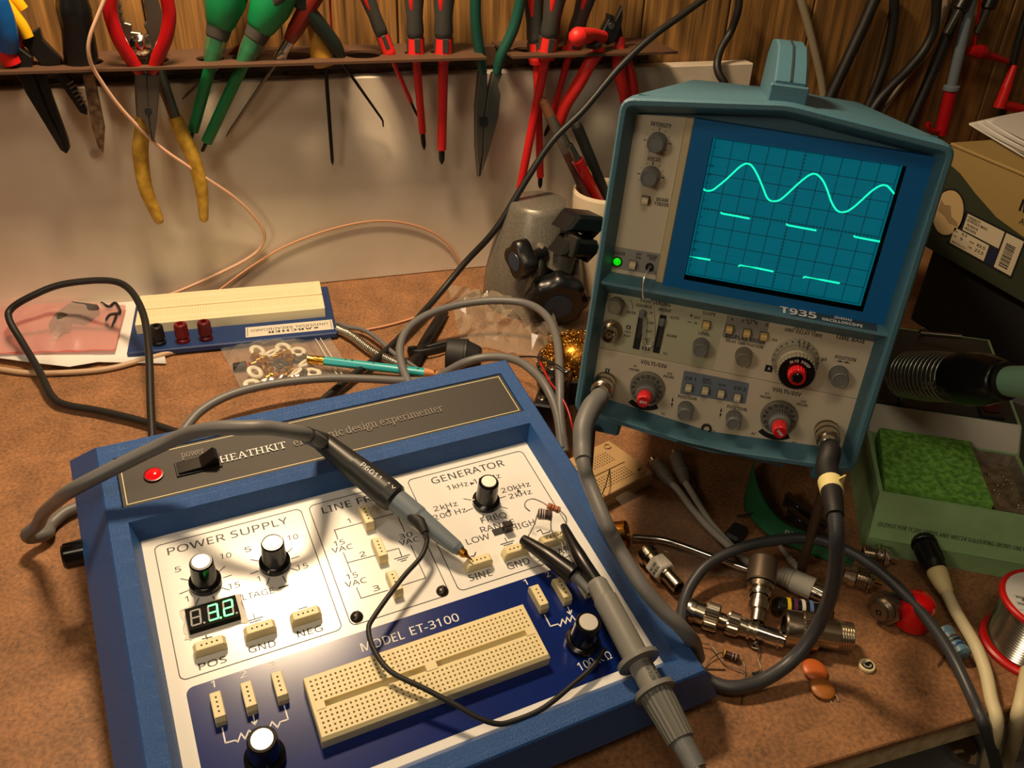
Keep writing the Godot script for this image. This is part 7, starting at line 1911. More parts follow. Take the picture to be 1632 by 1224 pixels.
func shoe_box() -> void:
	var st := S()
	var t := thing("shoe_box", "tan and dark green shoe box with label and shoe picture", "box", "", Vector3(0.65, 0.083, 0.22))
	box(st, Vector3(0.1, 0.051, 0.165), Vector3(0.2, 0.102, 0.33), Basis.IDENTITY, 0.001); obj("body", st, mat("box_green", C8(46, 52, 36), 0.6), t)
	st = S(); box(st, Vector3(0.1, 0.1015, 0.165), Vector3(0.2034, 0.003, 0.3334), Basis.IDENTITY, 0.0008); var lid := obj("lid", st, mat("box_tan", C8(148, 124, 74), 0.65), t)
	# tan wave on the end panel (z along, y up), label and picture
	var face := Transform3D(Basis(Vector3.BACK, Vector3.UP, Vector3.LEFT), Vector3(-0.0002, 0, 0))
	st = S()
	prism(st, PackedVector2Array([Vector2(0.0, 0.1015), Vector2(0.0, 0.085), Vector2(0.02, 0.08), Vector2(0.045, 0.069), Vector2(0.075, 0.058), Vector2(0.108, 0.053), Vector2(0.16, 0.056), Vector2(0.22, 0.07), Vector2(0.33, 0.09), Vector2(0.33, 0.1015)]), face, 0.0003); obj("tan_wave", st, mat("box_tan"), lid)
	face.origin.x = -0.0003
	st = S(); var ring := PackedVector2Array()
	for i in 28: ring.append(Vector2(0.0205 + 0.0205 * cos(TAU * i / 28), 0.0415 + 0.0235 * sin(TAU * i / 28)))
	prism(st, ring, face, 0.0002); obj("picture_ring", st, mat("black_matte"), t)
	face.origin.x = -0.0005
	st = S(); ring = PackedVector2Array()
	for i in 28: ring.append(Vector2(0.0205 + 0.0185 * cos(TAU * i / 28), 0.0415 + 0.0215 * sin(TAU * i / 28)))
	prism(st, ring, face, 0.0001); obj("picture_disc", st, mat("box_tan_light", C8(186, 160, 116), 0.6), t)
	face.origin.x = -0.0006
	st = S(); prism(st, PackedVector2Array([Vector2(0.008, 0.05), Vector2(0.014, 0.047), Vector2(0.021, 0.049), Vector2(0.026, 0.04), Vector2(0.036, 0.037), Vector2(0.0365, 0.0335), Vector2(0.026, 0.033), Vector2(0.018, 0.037), Vector2(0.008, 0.039)]), face, 0.0001); obj("shoe_print", st, mat("print_brown", C8(140, 116, 84), 0.6), t)
	# label: black backing, white panels, bar code
	face.origin.x = -0.0003
	st = S(); prism(st, PackedVector2Array([Vector2(0.04, 0.0515), Vector2(0.112, 0.0515), Vector2(0.112, 0.0145), Vector2(0.03, 0.0145), Vector2(0.036, 0.03)]), face, 0.0002); var lb := obj("label", st, mat("black_matte"), t)
	for r in [[0.0435, 0.0495, 0.0885, 0.0335], [0.034, 0.032, 0.078, 0.0165], [0.0905, 0.0495, 0.1105, 0.0165]]:
		st = S(); box(st, Vector3(-0.00055, (r[1] + r[3]) / 2, (r[0] + r[2]) / 2), Vector3(0.0001, r[1] - r[3], r[2] - r[0])); obj("label_panel", st, mat("label_tan", C8(196, 184, 158), 0.6), lb)
	st = S(); box(st, Vector3(-0.00055, 0.0243, 0.0842), Vector3(0.0001, 0.0155, 0.0105)); obj("navy_panel", st, mat("navy", C8(22, 30, 58), 0.6), lb)
	st = S()
	var nn := Vector3.LEFT
	var rows := [["•360621", 0.0458, 0.045, 0.06], ["•JUNGLE MOC", 0.0423, 0.045, 0.0705], ["NUBUCK", 0.0388, 0.047, 0.0605], ["•BROWN", 0.0352, 0.045, 0.0595]]
	for r in rows: txt(st, r[0], Vector3(-0.0007, r[1], r[2]), Vector3(-0.0007, r[1], r[3]), 0.0024, nn, bold)
	for r in [["US", 0.0285, 0.036, 0.0395, 1.6], ["9.5", 0.0285, 0.0445, 0.051, 2.6], ["UK", 0.0238, 0.036, 0.0395, 1.6], ["9", 0.0238, 0.0445, 0.0475, 2.6], ["EUR", 0.026, 0.056, 0.0615, 1.6], ["43.5", 0.026, 0.0645, 0.075, 2.8], ["CM", 0.021, 0.056, 0.0605, 1.6], ["27.5", 0.021, 0.0645, 0.075, 2.8], ["M/M 43.5 9.5", 0.0182, 0.036, 0.054, 1.4]]: txt(st, r[0], Vector3(-0.0007, r[1], r[2]), Vector3(-0.0007, r[1], r[3]), r[4] / 1000.0, nn, bold)
	var rng := RandomNumberGenerator.new()
	rng.seed = 12
	var y := 0.0205
	while y < 0.0425:
		var bw := rng.randf_range(0.0003, 0.0011)
		box(st, Vector3(-0.00065, y, 0.0997), Vector3(0.0001, bw, 0.0105))
		y += bw + rng.randf_range(0.0004, 0.001)
	txt(st, "M", Vector3(-0.0007, 0.072, 0.094), Vector3(-0.0007, 0.072, 0.106), 0.0105, nn, bold)
	txt(st, "A", Vector3(-0.0007, 0.062, 0.099), Vector3(-0.0007, 0.062, 0.104), 0.005, nn)
	obj("label_print", st, mat("ink"), lb)
	# what the box stands on
	st = S(); box(st, Vector3(0.755, 0.0405, 0.325), Vector3(0.19, 0.081, 0.2), Basis.IDENTITY, 0.003); solo("black_storage_box", st, mat("black_matte"), "black storage box under the shoe box", "box")
	# papers on top
	var c := Vector3(0.7060, 0.1900, 0.2178)
	for k in 3:
		st = S()
		var o := Vector3(0.0 + 0.006 * k, 0.0006 + 0.0022 * k, 0.004 * k)
		var a := Vector3(0.7049, 0.1880, 0.1784) + o
		var b := Vector3(0.7901, 0.1880, 0.1633) + o + Vector3(0.06, 0, -0.02)
		var d := Vector3(0.6754, 0.1880, 0.2695) + o + Vector3(0.0, 0, 0.012)
		var e := b + d - a
		for f in 2:
			sheet(st, a + Vector3(0, 0.0016 * f, 0), b + Vector3(0, 0.0016 * f, 0), e + Vector3(0, 0.0016 * f, 0), d + Vector3(0, 0.0016 * f, 0), 8, 8, func(u: float, v: float) -> float: return 0.0015 * sin(u * 3.0) * (1.0 - v) + 0.003 * v * v * (1.0 - u))
		quad(st, d, e, e + Vector3(0, 0.0016, 0), d + Vector3(0, 0.0016, 0))
		quad(st, a, d, d + Vector3(0, 0.0016, 0), a + Vector3(0, 0.0016, 0))
		solo("papers", st, mat("paper_grey", C8(200, 198, 192), 0.7), ["bottom wad of white papers lying directly on the shoe box", "middle wad of the white papers on the shoe box", "topmost wad of the white papers on the shoe box"][k], "paper", "papers on the shoe box")

func spool() -> void:
	var c := Vector3(0.4315, 0, 0.613)
	var t := thing("solder_spool", "spool of bright solder wire with red flanges and white label", "solder spool", "", c)
	var st := S()
	lathe(st, Vector3.ZERO, Vector3.UP, [[0.0, 0.0], [0.0, 0.027], [0.001, 0.028], [0.003, 0.028], [0.004, 0.0265], [0.004, 0.0]], 48); obj("bottom_flange", st, mat("red_plastic"), t)
	st = S(); lathe(st, Vector3.ZERO, Vector3.UP, [[0.037, 0.0], [0.037, 0.0265], [0.038, 0.028], [0.04, 0.028], [0.041, 0.027], [0.041, 0.0252], [0.0402, 0.025]], 48); obj("top_flange", st, mat("red_plastic"), t)
	st = S()
	var prof := [[0.004, 0.0232]]
	for i in 33: prof.append([0.0045 + i * 0.001, 0.0246 if i % 2 else 0.0239])
	lathe(st, Vector3.ZERO, Vector3.UP, prof, 48); obj("solder_wire", st, mat("solder", C8(186, 180, 166), 0.22, 1.0), t)
	st = S(); lathe(st, Vector3.ZERO, Vector3.UP, [[0.0402, 0.025], [0.0404, 0.025], [0.0404, 0.005], [0.0402, 0.005]], 48); obj("label", st, mat("spool_label", C8(214, 216, 212), 0.5), t)
	st = S()
	# print rows run parallel to the bench edge direction of the label
	var r := Vector3(0.86, 0, 0.5).normalized()
	var o := Vector3(-0.014, 0.0406, 0.0)
	var dn := Vector3(-0.5, 0, 0.86).normalized()
	for e in [["Alloy", -0.0055, 0.0, 0.006, 1.7], ["63/37", -0.003, 0.003, 0.0135, 2.3], ["Diameter", 0.0002, 0.0, 0.0095, 1.7], ["0.38", 0.0028, 0.0045, 0.0115, 2.3], ["P/N", 0.0058, 0.003, 0.0065, 1.7]]:
		var b: Vector3 = o + dn * e[1] + r * (e[2] - 0.008)
		txt(st, e[0], b, b + r * (e[3] - e[2]), e[4] / 1000.0, Vector3.UP, bold)
	for y in [-0.0072, -0.0016, 0.0043]: strokes(st, [o + dn * y - r * 0.009, o + dn * y + r * 0.012], 0.0002, Vector3.UP)
	obj("label_print", st, mat("ink"), t)


# ---------- loose parts on the bench ----------
func rev(t: Node, called: String, dir: Vector3, prof: Array, m: Material, n := 24, flute := 0.0, soft := false) -> MeshInstance3D:
	var st := S()
	lathe(st, Vector3.ZERO, dir, prof, n, soft, flute)
	return obj(called, st, m, t)

func mmp(a: Array) -> Array:
	var o := []
	for p in a: o.append([p[0] / 1000.0, p[1] / 1000.0])
	return o

func resistor(called: String, label: String, a: Vector3, b: Vector3, r: float, body: Material, bands: Array, lead_a: Array, lead_b: Array) -> void:
	var t := thing(called, label, "resistor", "", a)
	var d := b - a
	var l := d.length()
	rev(t, "body", d, [[0.0, 0.0], [0.0, r * 0.6], [l * 0.06, r], [l * 0.2, r], [l * 0.26, r * 0.92], [l * 0.74, r * 0.92], [l * 0.8, r], [l * 0.94, r], [l, r * 0.6], [l, 0.0]], body, 18)
	for e in bands: rev(t, "colour_band", d, [[l * e[0] - l * 0.03, r * 1.01], [l * e[0] - l * 0.03, r * 1.03], [l * e[0] + l * 0.03, r * 1.03], [l * e[0] + l * 0.03, r * 1.01]], e[1], 18)
	for ld in [[Vector3.ZERO, lead_a], [d, lead_b]]:
		var pts := [ld[0]]
		for v in ld[1]: pts.append(v - a)
		if pts.size() > 1:
			var st := S()
			tube(st, curve(pts, 5), 0.00038, 6)
			obj("lead", st, mat("steel"), t)

func loose_parts() -> void:
	var ni := mat("nickel")
	var st := S()
	# terminator with white hex body
	var a := Vector3(0.2329, 0.0075, 0.4810)
	var d := Vector3(0.2395, 0.0075, 0.5133) - a
	var t := thing("terminator", "BNC terminator with white hexagonal body reading TERM 50Ω 2W", "connector", "", a)
	rev(t, "bayonet_sleeve", d, mmp([[-3, 5.5], [-3, 7], [-1, 7.4], [4, 7.4], [4, 6.4], [8, 6.4]]), ni, 30)
	rev(t, "bayonet_core", d, mmp([[-2, 0], [-2, 4], [8, 4]]), mat("dark_steel"), 20)
	rev(t, "hex_body", d, mmp([[8, 0], [8, 7.6], [9, 8.4], [19, 8.4], [20, 7.6], [20, 0]]), mat("white_plastic"), 6)
	rev(t, "jack", d, mmp([[20, 6], [21.5, 6], [21.5, 4.8], [33, 4.8], [33.5, 4.4], [33.5, 3.8], [24, 3.6], [24, 0]]), ni, 28)
	st = S()
	var dn := d.normalized()
	var up := Vector3.UP
	var sd := dn.cross(up).normalized()
	var hx := perp(dn)
	# face of the hex that looks at the room
	var best := Vector3.ZERO
	for i in 6:
		var nv := hx.rotated(dn, TAU * (i + 0.5) / 6.0)
		var sc := nv.dot(Vector3(-0.45, 0.35, 0.8))
		if best == Vector3.ZERO or sc > best.dot(Vector3(-0.45, 0.35, 0.8)): best = nv
	var tr := best.cross(dn).normalized()
	for e in [["TERM", 1.4], ["50Ω 2W", -1.9]]:
		var m0: Vector3 = dn * (14.0 + e[1] * 1.0) / 1000.0 + best * 0.00745
		var r2 := -tr
		txt(st, e[0], m0 - r2 * 0.0036, m0 + r2 * 0.0036, 0.0024, best, bold)
	obj("lettering", st, mat("ink"), t)
	# chrome rod and bronze disc
	st = S(); tube(st, curve([Vector3(0.2309, 0.0060, 0.4607), Vector3(0.2358, 0.0060, 0.4625), Vector3(0.2500, 0.0060, 0.4688), Vector3(0.2603, 0.0060, 0.4774), Vector3(0.2782, 0.0050, 0.4943), Vector3(0.2964, 0.0040, 0.5108)], 6), 0.0024, 12); solo("chrome_rod", st, mat("chrome"), "bent shiny chrome rod lying on the bench", "rod")
	t = thing("bronze_ring", "dark bronze bushing beside the trainer edge", "bushing", "", Vector3(0.2235, 0.0080, 0.4574))
	rev(t, "bushing", Vector3(0.7, 0.25, 0.35), mmp([[-6, 3], [-6, 8.5], [-5, 9], [4, 9], [5, 8], [5, 4], [-2, 3.5]]), mat("brass_dark"), 30)
	# coax tee assembly with long barrel
	a = Vector3(0.2355, 0.0085, 0.5327)
	d = Vector3(0.2811, 0.0085, 0.5715) - a
	var L := d.length() * 1000.0
	t = thing("coax_adapter_chain", "shiny chain of coax adapters ending in a long barrel", "connector", "", a)
	rev(t, "ring", d, mmp([[0, 3], [0, 7], [2, 7.6], [5, 7.6], [5, 6.6], [11, 6.8]]), ni, 30)
	rev(t, "knurled_nut", d, mmp([[11, 8.2], [12, 8.8], [19, 8.8], [20, 8.2], [20, 4]]), ni, 64, 0.06)
	rev(t, "neck", d, mmp([[20, 4.6], [24, 4.6], [24, 3.6], [27, 3.6]]), ni, 24)
	rev(t, "bayonet_nut", d, mmp([[25, 4], [25, 7], [26, 7.4], [32, 7.2], [33, 6.2]]), ni, 48, 0.07)
	rev(t, "bayonet_body", d, mmp([[33, 6], [38, 5.6], [38, 6.6], [39.5, 6.6], [39.5, 5.4], [42, 5.4], [42, 6.4], [43.5, 6.4], [43.5, 5.2]]), ni, 28)
	rev(t, "barrel", d, mmp([[43.5, 5.2], [L - 4, 5.2], [L - 3.6, 4.8], [L, 4.8], [L, 4.2], [L - 6, 4], [L - 6, 0]]), mat("chrome"), 32)
	for sg in [-1, 1]:
		st = S(); cyl(st, d.normalized() * (L - 3.0) / 1000.0, d.normalized() * (L - 3.0) / 1000.0 + Vector3(0.2 * sg, 0.9 * sg, -0.3 * sg).normalized() * 0.0062, 0.001, 0.001, 10); obj("bayonet_pin", st, ni, t)
	# upright tee branch with brown body
	a = Vector3(0.2730, 0.0120, 0.5531)
	d = Vector3(0.2883, 0.0200, 0.5300) - a
	t = thing("coax_elbow", "coax adapter with dull brown body standing behind the barrel", "connector", "", a)
	rev(t, "socket", d, mmp([[-4, 0], [-4, 4.6], [4, 4.8], [4, 6.4], [9, 6.6], [9, 5.4], [14, 5.4]]), ni, 28)
	rev(t, "collar", d, mmp([[14, 6.2], [15, 6.8], [17, 6.8], [17, 6], [19, 6], [19, 8], [22, 8.6], [23, 8.2]]), ni, 32)
	rev(t, "body", d, mmp([[23, 8.8], [24, 9.2], [40, 9.2], [42, 8.2], [42, 0]]), mat("dull_brown", C8(98, 84, 70), 0.5, 0.6), 40)
	# large N adapter with knurled ring
	a = Vector3(0.2845, 0.0115, 0.5644)
	d = Vector3(0.3209, 0.0115, 0.5832) - a
	L = d.length() * 1000.0
	t = thing("n_adapter", "fat nickel coax adapter with diamond knurled ring", "connector", "", a)
	rev(t, "front_rim", d, mmp([[0, 7], [0, 10.4], [1, 11], [10, 11], [10.5, 10.6]]), ni, 40)
	rev(t, "bore", d, mmp([[1, 7.2], [6, 6.8], [6, 0]]), mat("dark_steel"), 28)
	rev(t, "knurled_ring", d, mmp([[10.5, 11], [11, 11.6], [19, 11.6], [20, 11]]), ni, 72, 0.04)
	rev(t, "sleeve", d, mmp([[20, 8.8], [L - 9, 8.8], [L - 9, 8.2]]), ni, 36)
	var th := []
	for i in 12: th.append([L - 9.0 + i * 0.75, 8.9 if i % 2 else 8.2])
	th.append([L, 6.5])
	th.append([L - 4.0, 6.2])
	th.append([L - 4.0, 0.0])
	rev(t, "thread", d, mmp(th), ni, 36)
	# big black resistor
	resistor("power_resistor", "large black resistor with yellow, purple, white and blue bands", Vector3(0.2911, 0.0065, 0.5433), Vector3(0.3249, 0.0065, 0.5594), 0.006, mat("black"), [[0.25, mat("band_yellow", C8(226, 190, 30), 0.4)], [0.36, mat("band_purple", C8(86, 40, 74), 0.4)], [0.49, mat("band_white", C8(220, 214, 206), 0.4)], [0.62, mat("band_blue", C8(90, 120, 180), 0.4)]], [Vector3(0.2894, 0.0060, 0.5411)], [Vector3(0.3285, 0.0040, 0.5584)])
	# grey plug with its pair of leads
	a = Vector3(0.3097, 0.0080, 0.5218)
	d = Vector3(0.3236, 0.0080, 0.5393) - a
	t = thing("grey_din_plug", "grey moulded plug with bright metal end", "connector", "", a)
	L = d.length() * 1000.0
	rev(t, "moulding", d, mmp([[-2, 3], [0, 5.5], [1.5, 6.6], [2.2, 6.0], [3.4, 6.8], [4.2, 6.2], [5.4, 7.0], [6.2, 6.4], [7.4, 7.2], [8.2, 6.6], [9.4, 7.4], [L, 7.6], [L, 0]]), mat("din_grey", C8(168, 166, 156), 0.5), 28)
	rev(t, "metal_shell", d, mmp([[L, 5.8], [L + 7, 5.8], [L + 7, 5.2], [L + 2, 5.0], [L + 2, 0]]), mat("chrome"), 28)
	for e in [[Vector3(0.3085, 0.0080, 0.5201), Vector3(0.3048, 0.0070, 0.5169), Vector3(0.2956, 0.0060, 0.4981), Vector3(0.2891, 0.0060, 0.4727), Vector3(0.2861, 0.0060, 0.4483), Vector3(0.2853, 0.0070, 0.4242), Vector3(0.2833, 0.0080, 0.4168)], [Vector3(0.3078, 0.0070, 0.5217), Vector3(0.3072, 0.0050, 0.5187), Vector3(0.2970, 0.0050, 0.5015), Vector3(0.2935, 0.0050, 0.4785), Vector3(0.2921, 0.0050, 0.4578), Vector3(0.2944, 0.0060, 0.4287), Vector3(0.2940, 0.0080, 0.4180)]]:
		st = S(); tube(st, curve(e.map(func(v): return v - a), 7), 0.0026, 10); obj("lead", st, mat("din_grey"), t)
	for e in [[Vector3(0.2833, 0.0080, 0.4168), Vector3(0.2813, 0.0090, 0.3895), "grey moulded plug pointing at the small tan breadboard"], [Vector3(0.2940, 0.0080, 0.4180), Vector3(0.3020, 0.0090, 0.3853), "grey moulded plug pushed further under the oscilloscope"]]:
		var b: Vector3 = e[0]
		d = e[1] - b
		t = thing("grey_inline_plug", e[2], "connector", "grey plugs under the oscilloscope", b)
		L = d.length() * 1000.0
		rev(t, "moulding", d, mmp([[-1, 2.8], [2, 4.2], [3, 3.6], [5, 4.6], [6, 4.0], [8, 5.0], [9, 4.4], [11, 5.6], [L - 4, 5.8], [L - 2, 5.0], [L - 2, 0]]), mat("plug_grey", C8(112, 106, 96), 0.55), 22)
		rev(t, "tip", d, mmp([[L - 2, 2.6], [L + 3, 2.6], [L + 4, 1.6], [L + 4, 0]]), ni, 16)
	# UHF sockets near the green station
	a = Vector3(0.3775, 0.0075, 0.5190)
	d = Vector3(0.4003, 0.0075, 0.5333) - a
	t = thing("panel_socket", "threaded nickel panel socket beside the green station, hex nut on", "connector", "", a)
	rev(t, "thread", d, mmp([[0, 3], [0, 5.4], [0.6, 6.2], [1.4, 5.4], [2.2, 6.2], [3, 5.4], [3.8, 6.2], [4.6, 5.4], [5.4, 6.2], [6.2, 5.4], [7, 6.2], [7.8, 5.6], [8.6, 6.2]]), ni, 28)
	rev(t, "washer", d, mmp([[8.6, 5], [8.6, 8], [10, 8], [10, 5.6], [11.4, 5.6], [11.4, 7.6], [12.6, 7.6], [12.6, 5]]), ni, 28)
	rev(t, "hex_nut", d, mmp([[13.4, 4], [13.4, 7.6], [16.4, 7.6], [16.4, 4]]), ni, 6)
	rev(t, "solder_pin", d, mmp([[16.4, 4.2], [18.4, 4.2], [18.4, 1.6], [24, 1.4], [24, 0]]), mat("chrome"), 16)
	a = Vector3(0.3522, 0.0085, 0.5329)
	d = Vector3(0.3714, 0.0085, 0.5492) - a
	t = thing("coax_socket", "nickel coax socket with a gold pin lying on the bench", "connector", "", a)
	rev(t, "castellated_end", d, mmp([[0, 3], [0, 6], [3, 6.2], [3, 7.6], [7, 7.8], [7, 6.2]]), ni, 20, 0.08)
	rev(t, "thread", d, mmp([[7, 6.4], [8, 7.2], [8.8, 6.4], [9.6, 7.2], [10.4, 6.4], [11.2, 7.2], [12, 6.4], [12.8, 7.2], [13.6, 6.4], [14.4, 7.2], [15.2, 6.4]]), ni, 28)
	rev(t, "washer", d, mmp([[15.2, 5], [15.2, 8.2], [16.4, 8.2], [16.4, 5], [17.4, 5], [17.4, 7], [18.4, 7], [18.4, 2]]), ni, 28)
	rev(t, "gold_pin", d, mmp([[18.4, 1.4], [24, 1.2], [24, 0]]), mat("gold"), 12)
	a = Vector3(0.3598, 0.0105, 0.5675)
	d = Vector3(0.3418, 0.0115, 0.5733) - a
	t = thing("hex_jack", "dull hexagonal coax jack facing the viewer beside the red cap", "connector", "", a)
	rev(t, "rear", d, mmp([[-10, 0], [-10, 6], [-3, 6.4], [-3, 9], [0, 9]]), mat("dull_nickel", C8(132, 120, 104), 0.35, 0.9), 28)
	rev(t, "hex_nut", d, mmp([[0, 3], [0, 11.2], [5, 11.2], [5, 3]]), mat("dull_nickel"), 6)
	rev(t, "nose", d, mmp([[5, 7.8], [6, 8.2], [7.5, 6.8], [8, 6.0], [10.5, 5.6], [10.5, 2.2], [9, 2.0], [9, 1.1], [10.4, 0.9], [10.4, 0]]), mat("dull_nickel"), 28)
	# red vinyl cap
	a = Vector3(0.3725, 0.0020, 0.5768)
	st = S(); lathe(st, a, Vector3(0.3737, 0.0220, 0.5762) - a, mmp([[-1, 10.2], [0, 11], [14, 10.8], [19, 9.6], [22, 6.5], [23.4, 0]]), 36, true); solo("red_vinyl_cover", st, mat("red_vinyl", C8(210, 14, 20), 0.2), "glossy red vinyl cap on the bench", "cap")
	# blue resistor
	resistor("blue_resistor", "blue power resistor with dark bands half under the cable", Vector3(0.3843, 0.0060, 0.5901), Vector3(0.3819, 0.0060, 0.6111), 0.0058, mat("resistor_blue", C8(92, 130, 150), 0.4), [[0.42, mat("band_brown", C8(84, 64, 52), 0.4)], [0.55, mat("ink")], [0.7, mat("band_deep_blue", C8(30, 70, 130), 0.4)]], [Vector3(0.3768, 0.0030, 0.5943), Vector3(0.3760, 0.0020, 0.6034), Vector3(0.3659, 0.0010, 0.6093)], [Vector3(0.3837, 0.0010, 0.6153)])
	# ceramic disc capacitors
	for e in [[Vector3(0.2900, 0.0030, 0.5923), 0.0078, mat("ceramic_orange", C8(196, 98, 44), 0.4), "orange ceramic disc capacitor lying on the bench", [Vector3(0.2927, 0.0010, 0.5823), Vector3(0.2922, 0.0020, 0.5865)], [Vector3(0.2887, 0.0020, 0.5983), Vector3(0.2877, 0.0010, 0.5994)]], [Vector3(0.2873, 0.0022, 0.6046), 0.0076, mat("ceramic_brown", C8(168, 104, 46), 0.4), "brown ceramic disc capacitor with bent wire legs", [Vector3(0.2875, 0.0010, 0.6106), Vector3(0.2871, 0.0006, 0.6171)], [Vector3(0.2925, 0.0015, 0.6093), Vector3(0.2920, 0.0012, 0.6141)]]]:
		var c: Vector3 = e[0]
		t = thing("disc_capacitor", e[3], "capacitor", "disc capacitors on the bench", c)
		rev(t, "disc", Vector3(0.05, 1, 0.12), [[-0.0016, 0.0], [-0.0015, e[1] * 0.5], [-0.0008, e[1] * 0.9], [0.0, e[1]], [0.001, e[1] * 0.88], [0.0019, e[1] * 0.45], [0.002, 0.0]], e[2], 28, 0.0, true)
		for ld in [e[4], e[5]]:
			st = S(); tube(st, ld.map(func(v): return v - c), 0.0003, 6); obj("lead", st, mat("steel"), t)
	# trimmer capacitor
	t = thing("trimmer", "tiny round cream trimmer with dark slot", "component", "", Vector3(0.3236, 0.0000, 0.5974))
	rev(t, "body", Vector3(0, 1, 0.05), mmp([[0, 0], [0, 4.4], [0.6, 4.8], [2.2, 4.8], [2.6, 4.4], [2.6, 0]]), mat("cream_block"), 24)
	st = S(); disc(st, Vector3(0, 0.00268, 0), Vector3.UP, 0.0, 0.0036, 24); obj("rotor", st, mat("dark_steel"), t)
	st = S(); disc(st, Vector3(0, 0.00275, 0), Vector3.UP, 0.0015, 0.0026, 20, 0.0, 4.4); obj("rotor_plate", st, mat("trim_grey", C8(150, 148, 140), 0.4), t)
	# small resistor and diode with long bent leads
	resistor("small_resistor", "small brown resistor with yellow end band near the trainer corner", Vector3(0.2431, 0.0030, 0.5657), Vector3(0.2505, 0.0030, 0.5722), 0.0022, mat("resistor_brown", C8(58, 34, 28), 0.35), [[0.1, mat("band_yellow")], [0.4, mat("band_purple")], [0.6, mat("band_grey", C8(150, 140, 130), 0.4)], [0.8, mat("band_grey")]], [Vector3(0.2398, 0.0030, 0.5654), Vector3(0.2331, 0.0020, 0.5677), Vector3(0.2284, 0.0010, 0.5712)], [Vector3(0.2519, 0.0020, 0.5754), Vector3(0.2477, 0.0010, 0.5845), Vector3(0.2406, 0.0006, 0.5940), Vector3(0.2361, 0.0006, 0.6000)])
	resistor("diode", "tiny black diode with long bent wire legs", Vector3(0.2526, 0.0020, 0.5851), Vector3(0.2577, 0.0020, 0.5850), 0.002, mat("black_matte"), [], [Vector3(0.2486, 0.0020, 0.5801), Vector3(0.2414, 0.0015, 0.5737), Vector3(0.2400, 0.0020, 0.5680), Vector3(0.2389, 0.0030, 0.5587), Vector3(0.2364, 0.0030, 0.5568), Vector3(0.2315, 0.0030, 0.5536)], [Vector3(0.2599, 0.0020, 0.5822), Vector3(0.2619, 0.0030, 0.5746), Vector3(0.2656, 0.0030, 0.5699), Vector3(0.2632, 0.0020, 0.5659), Vector3(0.2632, 0.0020, 0.5600)])
	t = thing("rivet", "small steel rivet standing under the chrome barrel", "rivet", "", Vector3(0.2658, 0.0040, 0.5643))
	rev(t, "head", Vector3(0.2673, 0.0010, 0.5698) - Vector3(0.2658, 0.0040, 0.5643), mmp([[0, 0], [0, 2.6], [1, 2.8], [1.8, 1.6], [6, 1.2], [6, 0]]), mat("steel"), 18)
	cable("wire_offcut", [Vector3(0.2269, 0.0006, 0.5713), Vector3(0.2397, 0.0006, 0.5755)], 0.0005, mat("steel"), "short straight wire offcut by the trainer corner", "wire")
	# white dotted breadboard under the oscilloscope
	mini_breadboard()
	# green printed lanyard
	st = S()
	tube(st, curve([Vector3(0.3560, 0.0060, 0.4124), Vector3(0.3409, 0.0080, 0.4333), Vector3(0.3318, 0.0090, 0.4533), Vector3(0.3313, 0.0080, 0.4705), Vector3(0.3365, 0.0060, 0.4842), Vector3(0.3475, 0.0050, 0.4955), Vector3(0.3583, 0.0040, 0.5067), Vector3(0.3690, 0.0030, 0.5176), Vector3(0.3674, 0.0030, 0.5215)], 7), 0.0085, 8, true, 0.08, Vector3(0.5, 0.3, -0.6)); 
	var ly := solo("lanyard", st, mat("lanyard_green", C8(20, 92, 52), 0.7), "green lanyard printed with parts, looped under the oscilloscope", "lanyard")
	st = S()
	txt(st, "parts", Vector3(0.3367, 0.0072, 0.4868), Vector3(0.3457, 0.0072, 0.4959), 0.0042, Vector3(0, 1, 0.15).normalized())
	obj("lanyard_print", st, mat("ink_white"), ly)
	# alligator clips
	for e in [[Vector3(0.3598, 0.0060, 0.4530), Vector3(0.3719, 0.0060, 0.4875), "bare steel alligator clip under the foot of the oscilloscope"], [Vector3(0.3533, 0.0050, 0.4663), Vector3(0.3659, 0.0050, 0.4991), "bare steel alligator clip touching the green lanyard"]]:
		a = e[0]
		d = (Vector3(e[1]) - a)
		t = thing("alligator_clip", e[2], "clip", "steel alligator clips", a)
		L = d.length()
		var fr := Transform3D(Basis(d.normalized(), Vector3.UP, d.normalized().cross(Vector3.UP)).orthonormalized(), Vector3(0, 0, 0))
		for sg in [-1.0, 1.0]:
			var pl := PackedVector2Array()
			for q in [Vector2(0, 0.001), Vector2(0, 0.0055), Vector2(L * 0.3, 0.0035), Vector2(L * 0.6, 0.003), Vector2(L, 0.0009), Vector2(L, 0.0002), Vector2(L * 0.5, 0.0006), Vector2(L * 0.3, 0.0)]: pl.append(Vector2(q.x, q.y * sg))
			st = S(); prism(st, pl, fr * Transform3D(Basis.IDENTITY, Vector3(0, 0, -0.0025)), 0.005, 0.0004); obj("jaw", st, mat("steel"), t)
		st = S()
		var hel := []
		for i in 40: hel.append(fr * Vector3(L * 0.3 + 0.002 * cos(i * 0.9), 0.002 * sin(i * 0.9), -0.003 + i * 0.00015))
		tube(st, hel, 0.0004, 5); obj("spring", st, mat("chrome"), t)
	# wall anchor, dark scrap, film
	a = Vector3(0.3289, 0.0030, 0.4943)
	t = thing("wall_anchor", "pale plastic wall anchor with ribbed tip", "anchor", "", a)
	d = Vector3(0.3284, 0.0030, 0.5115) - a
	rev(t, "plug", d, mmp([[0, 0], [0, 1.8], [11, 2.0], [12, 2.8], [14, 2.2], [15, 2.9], [17, 2.3], [18, 2.9], [20, 2.3], [21, 2.7], [24, 1.4], [26, 0]]), mat("anchor_white", C8(178, 170, 156), 0.5), 16)
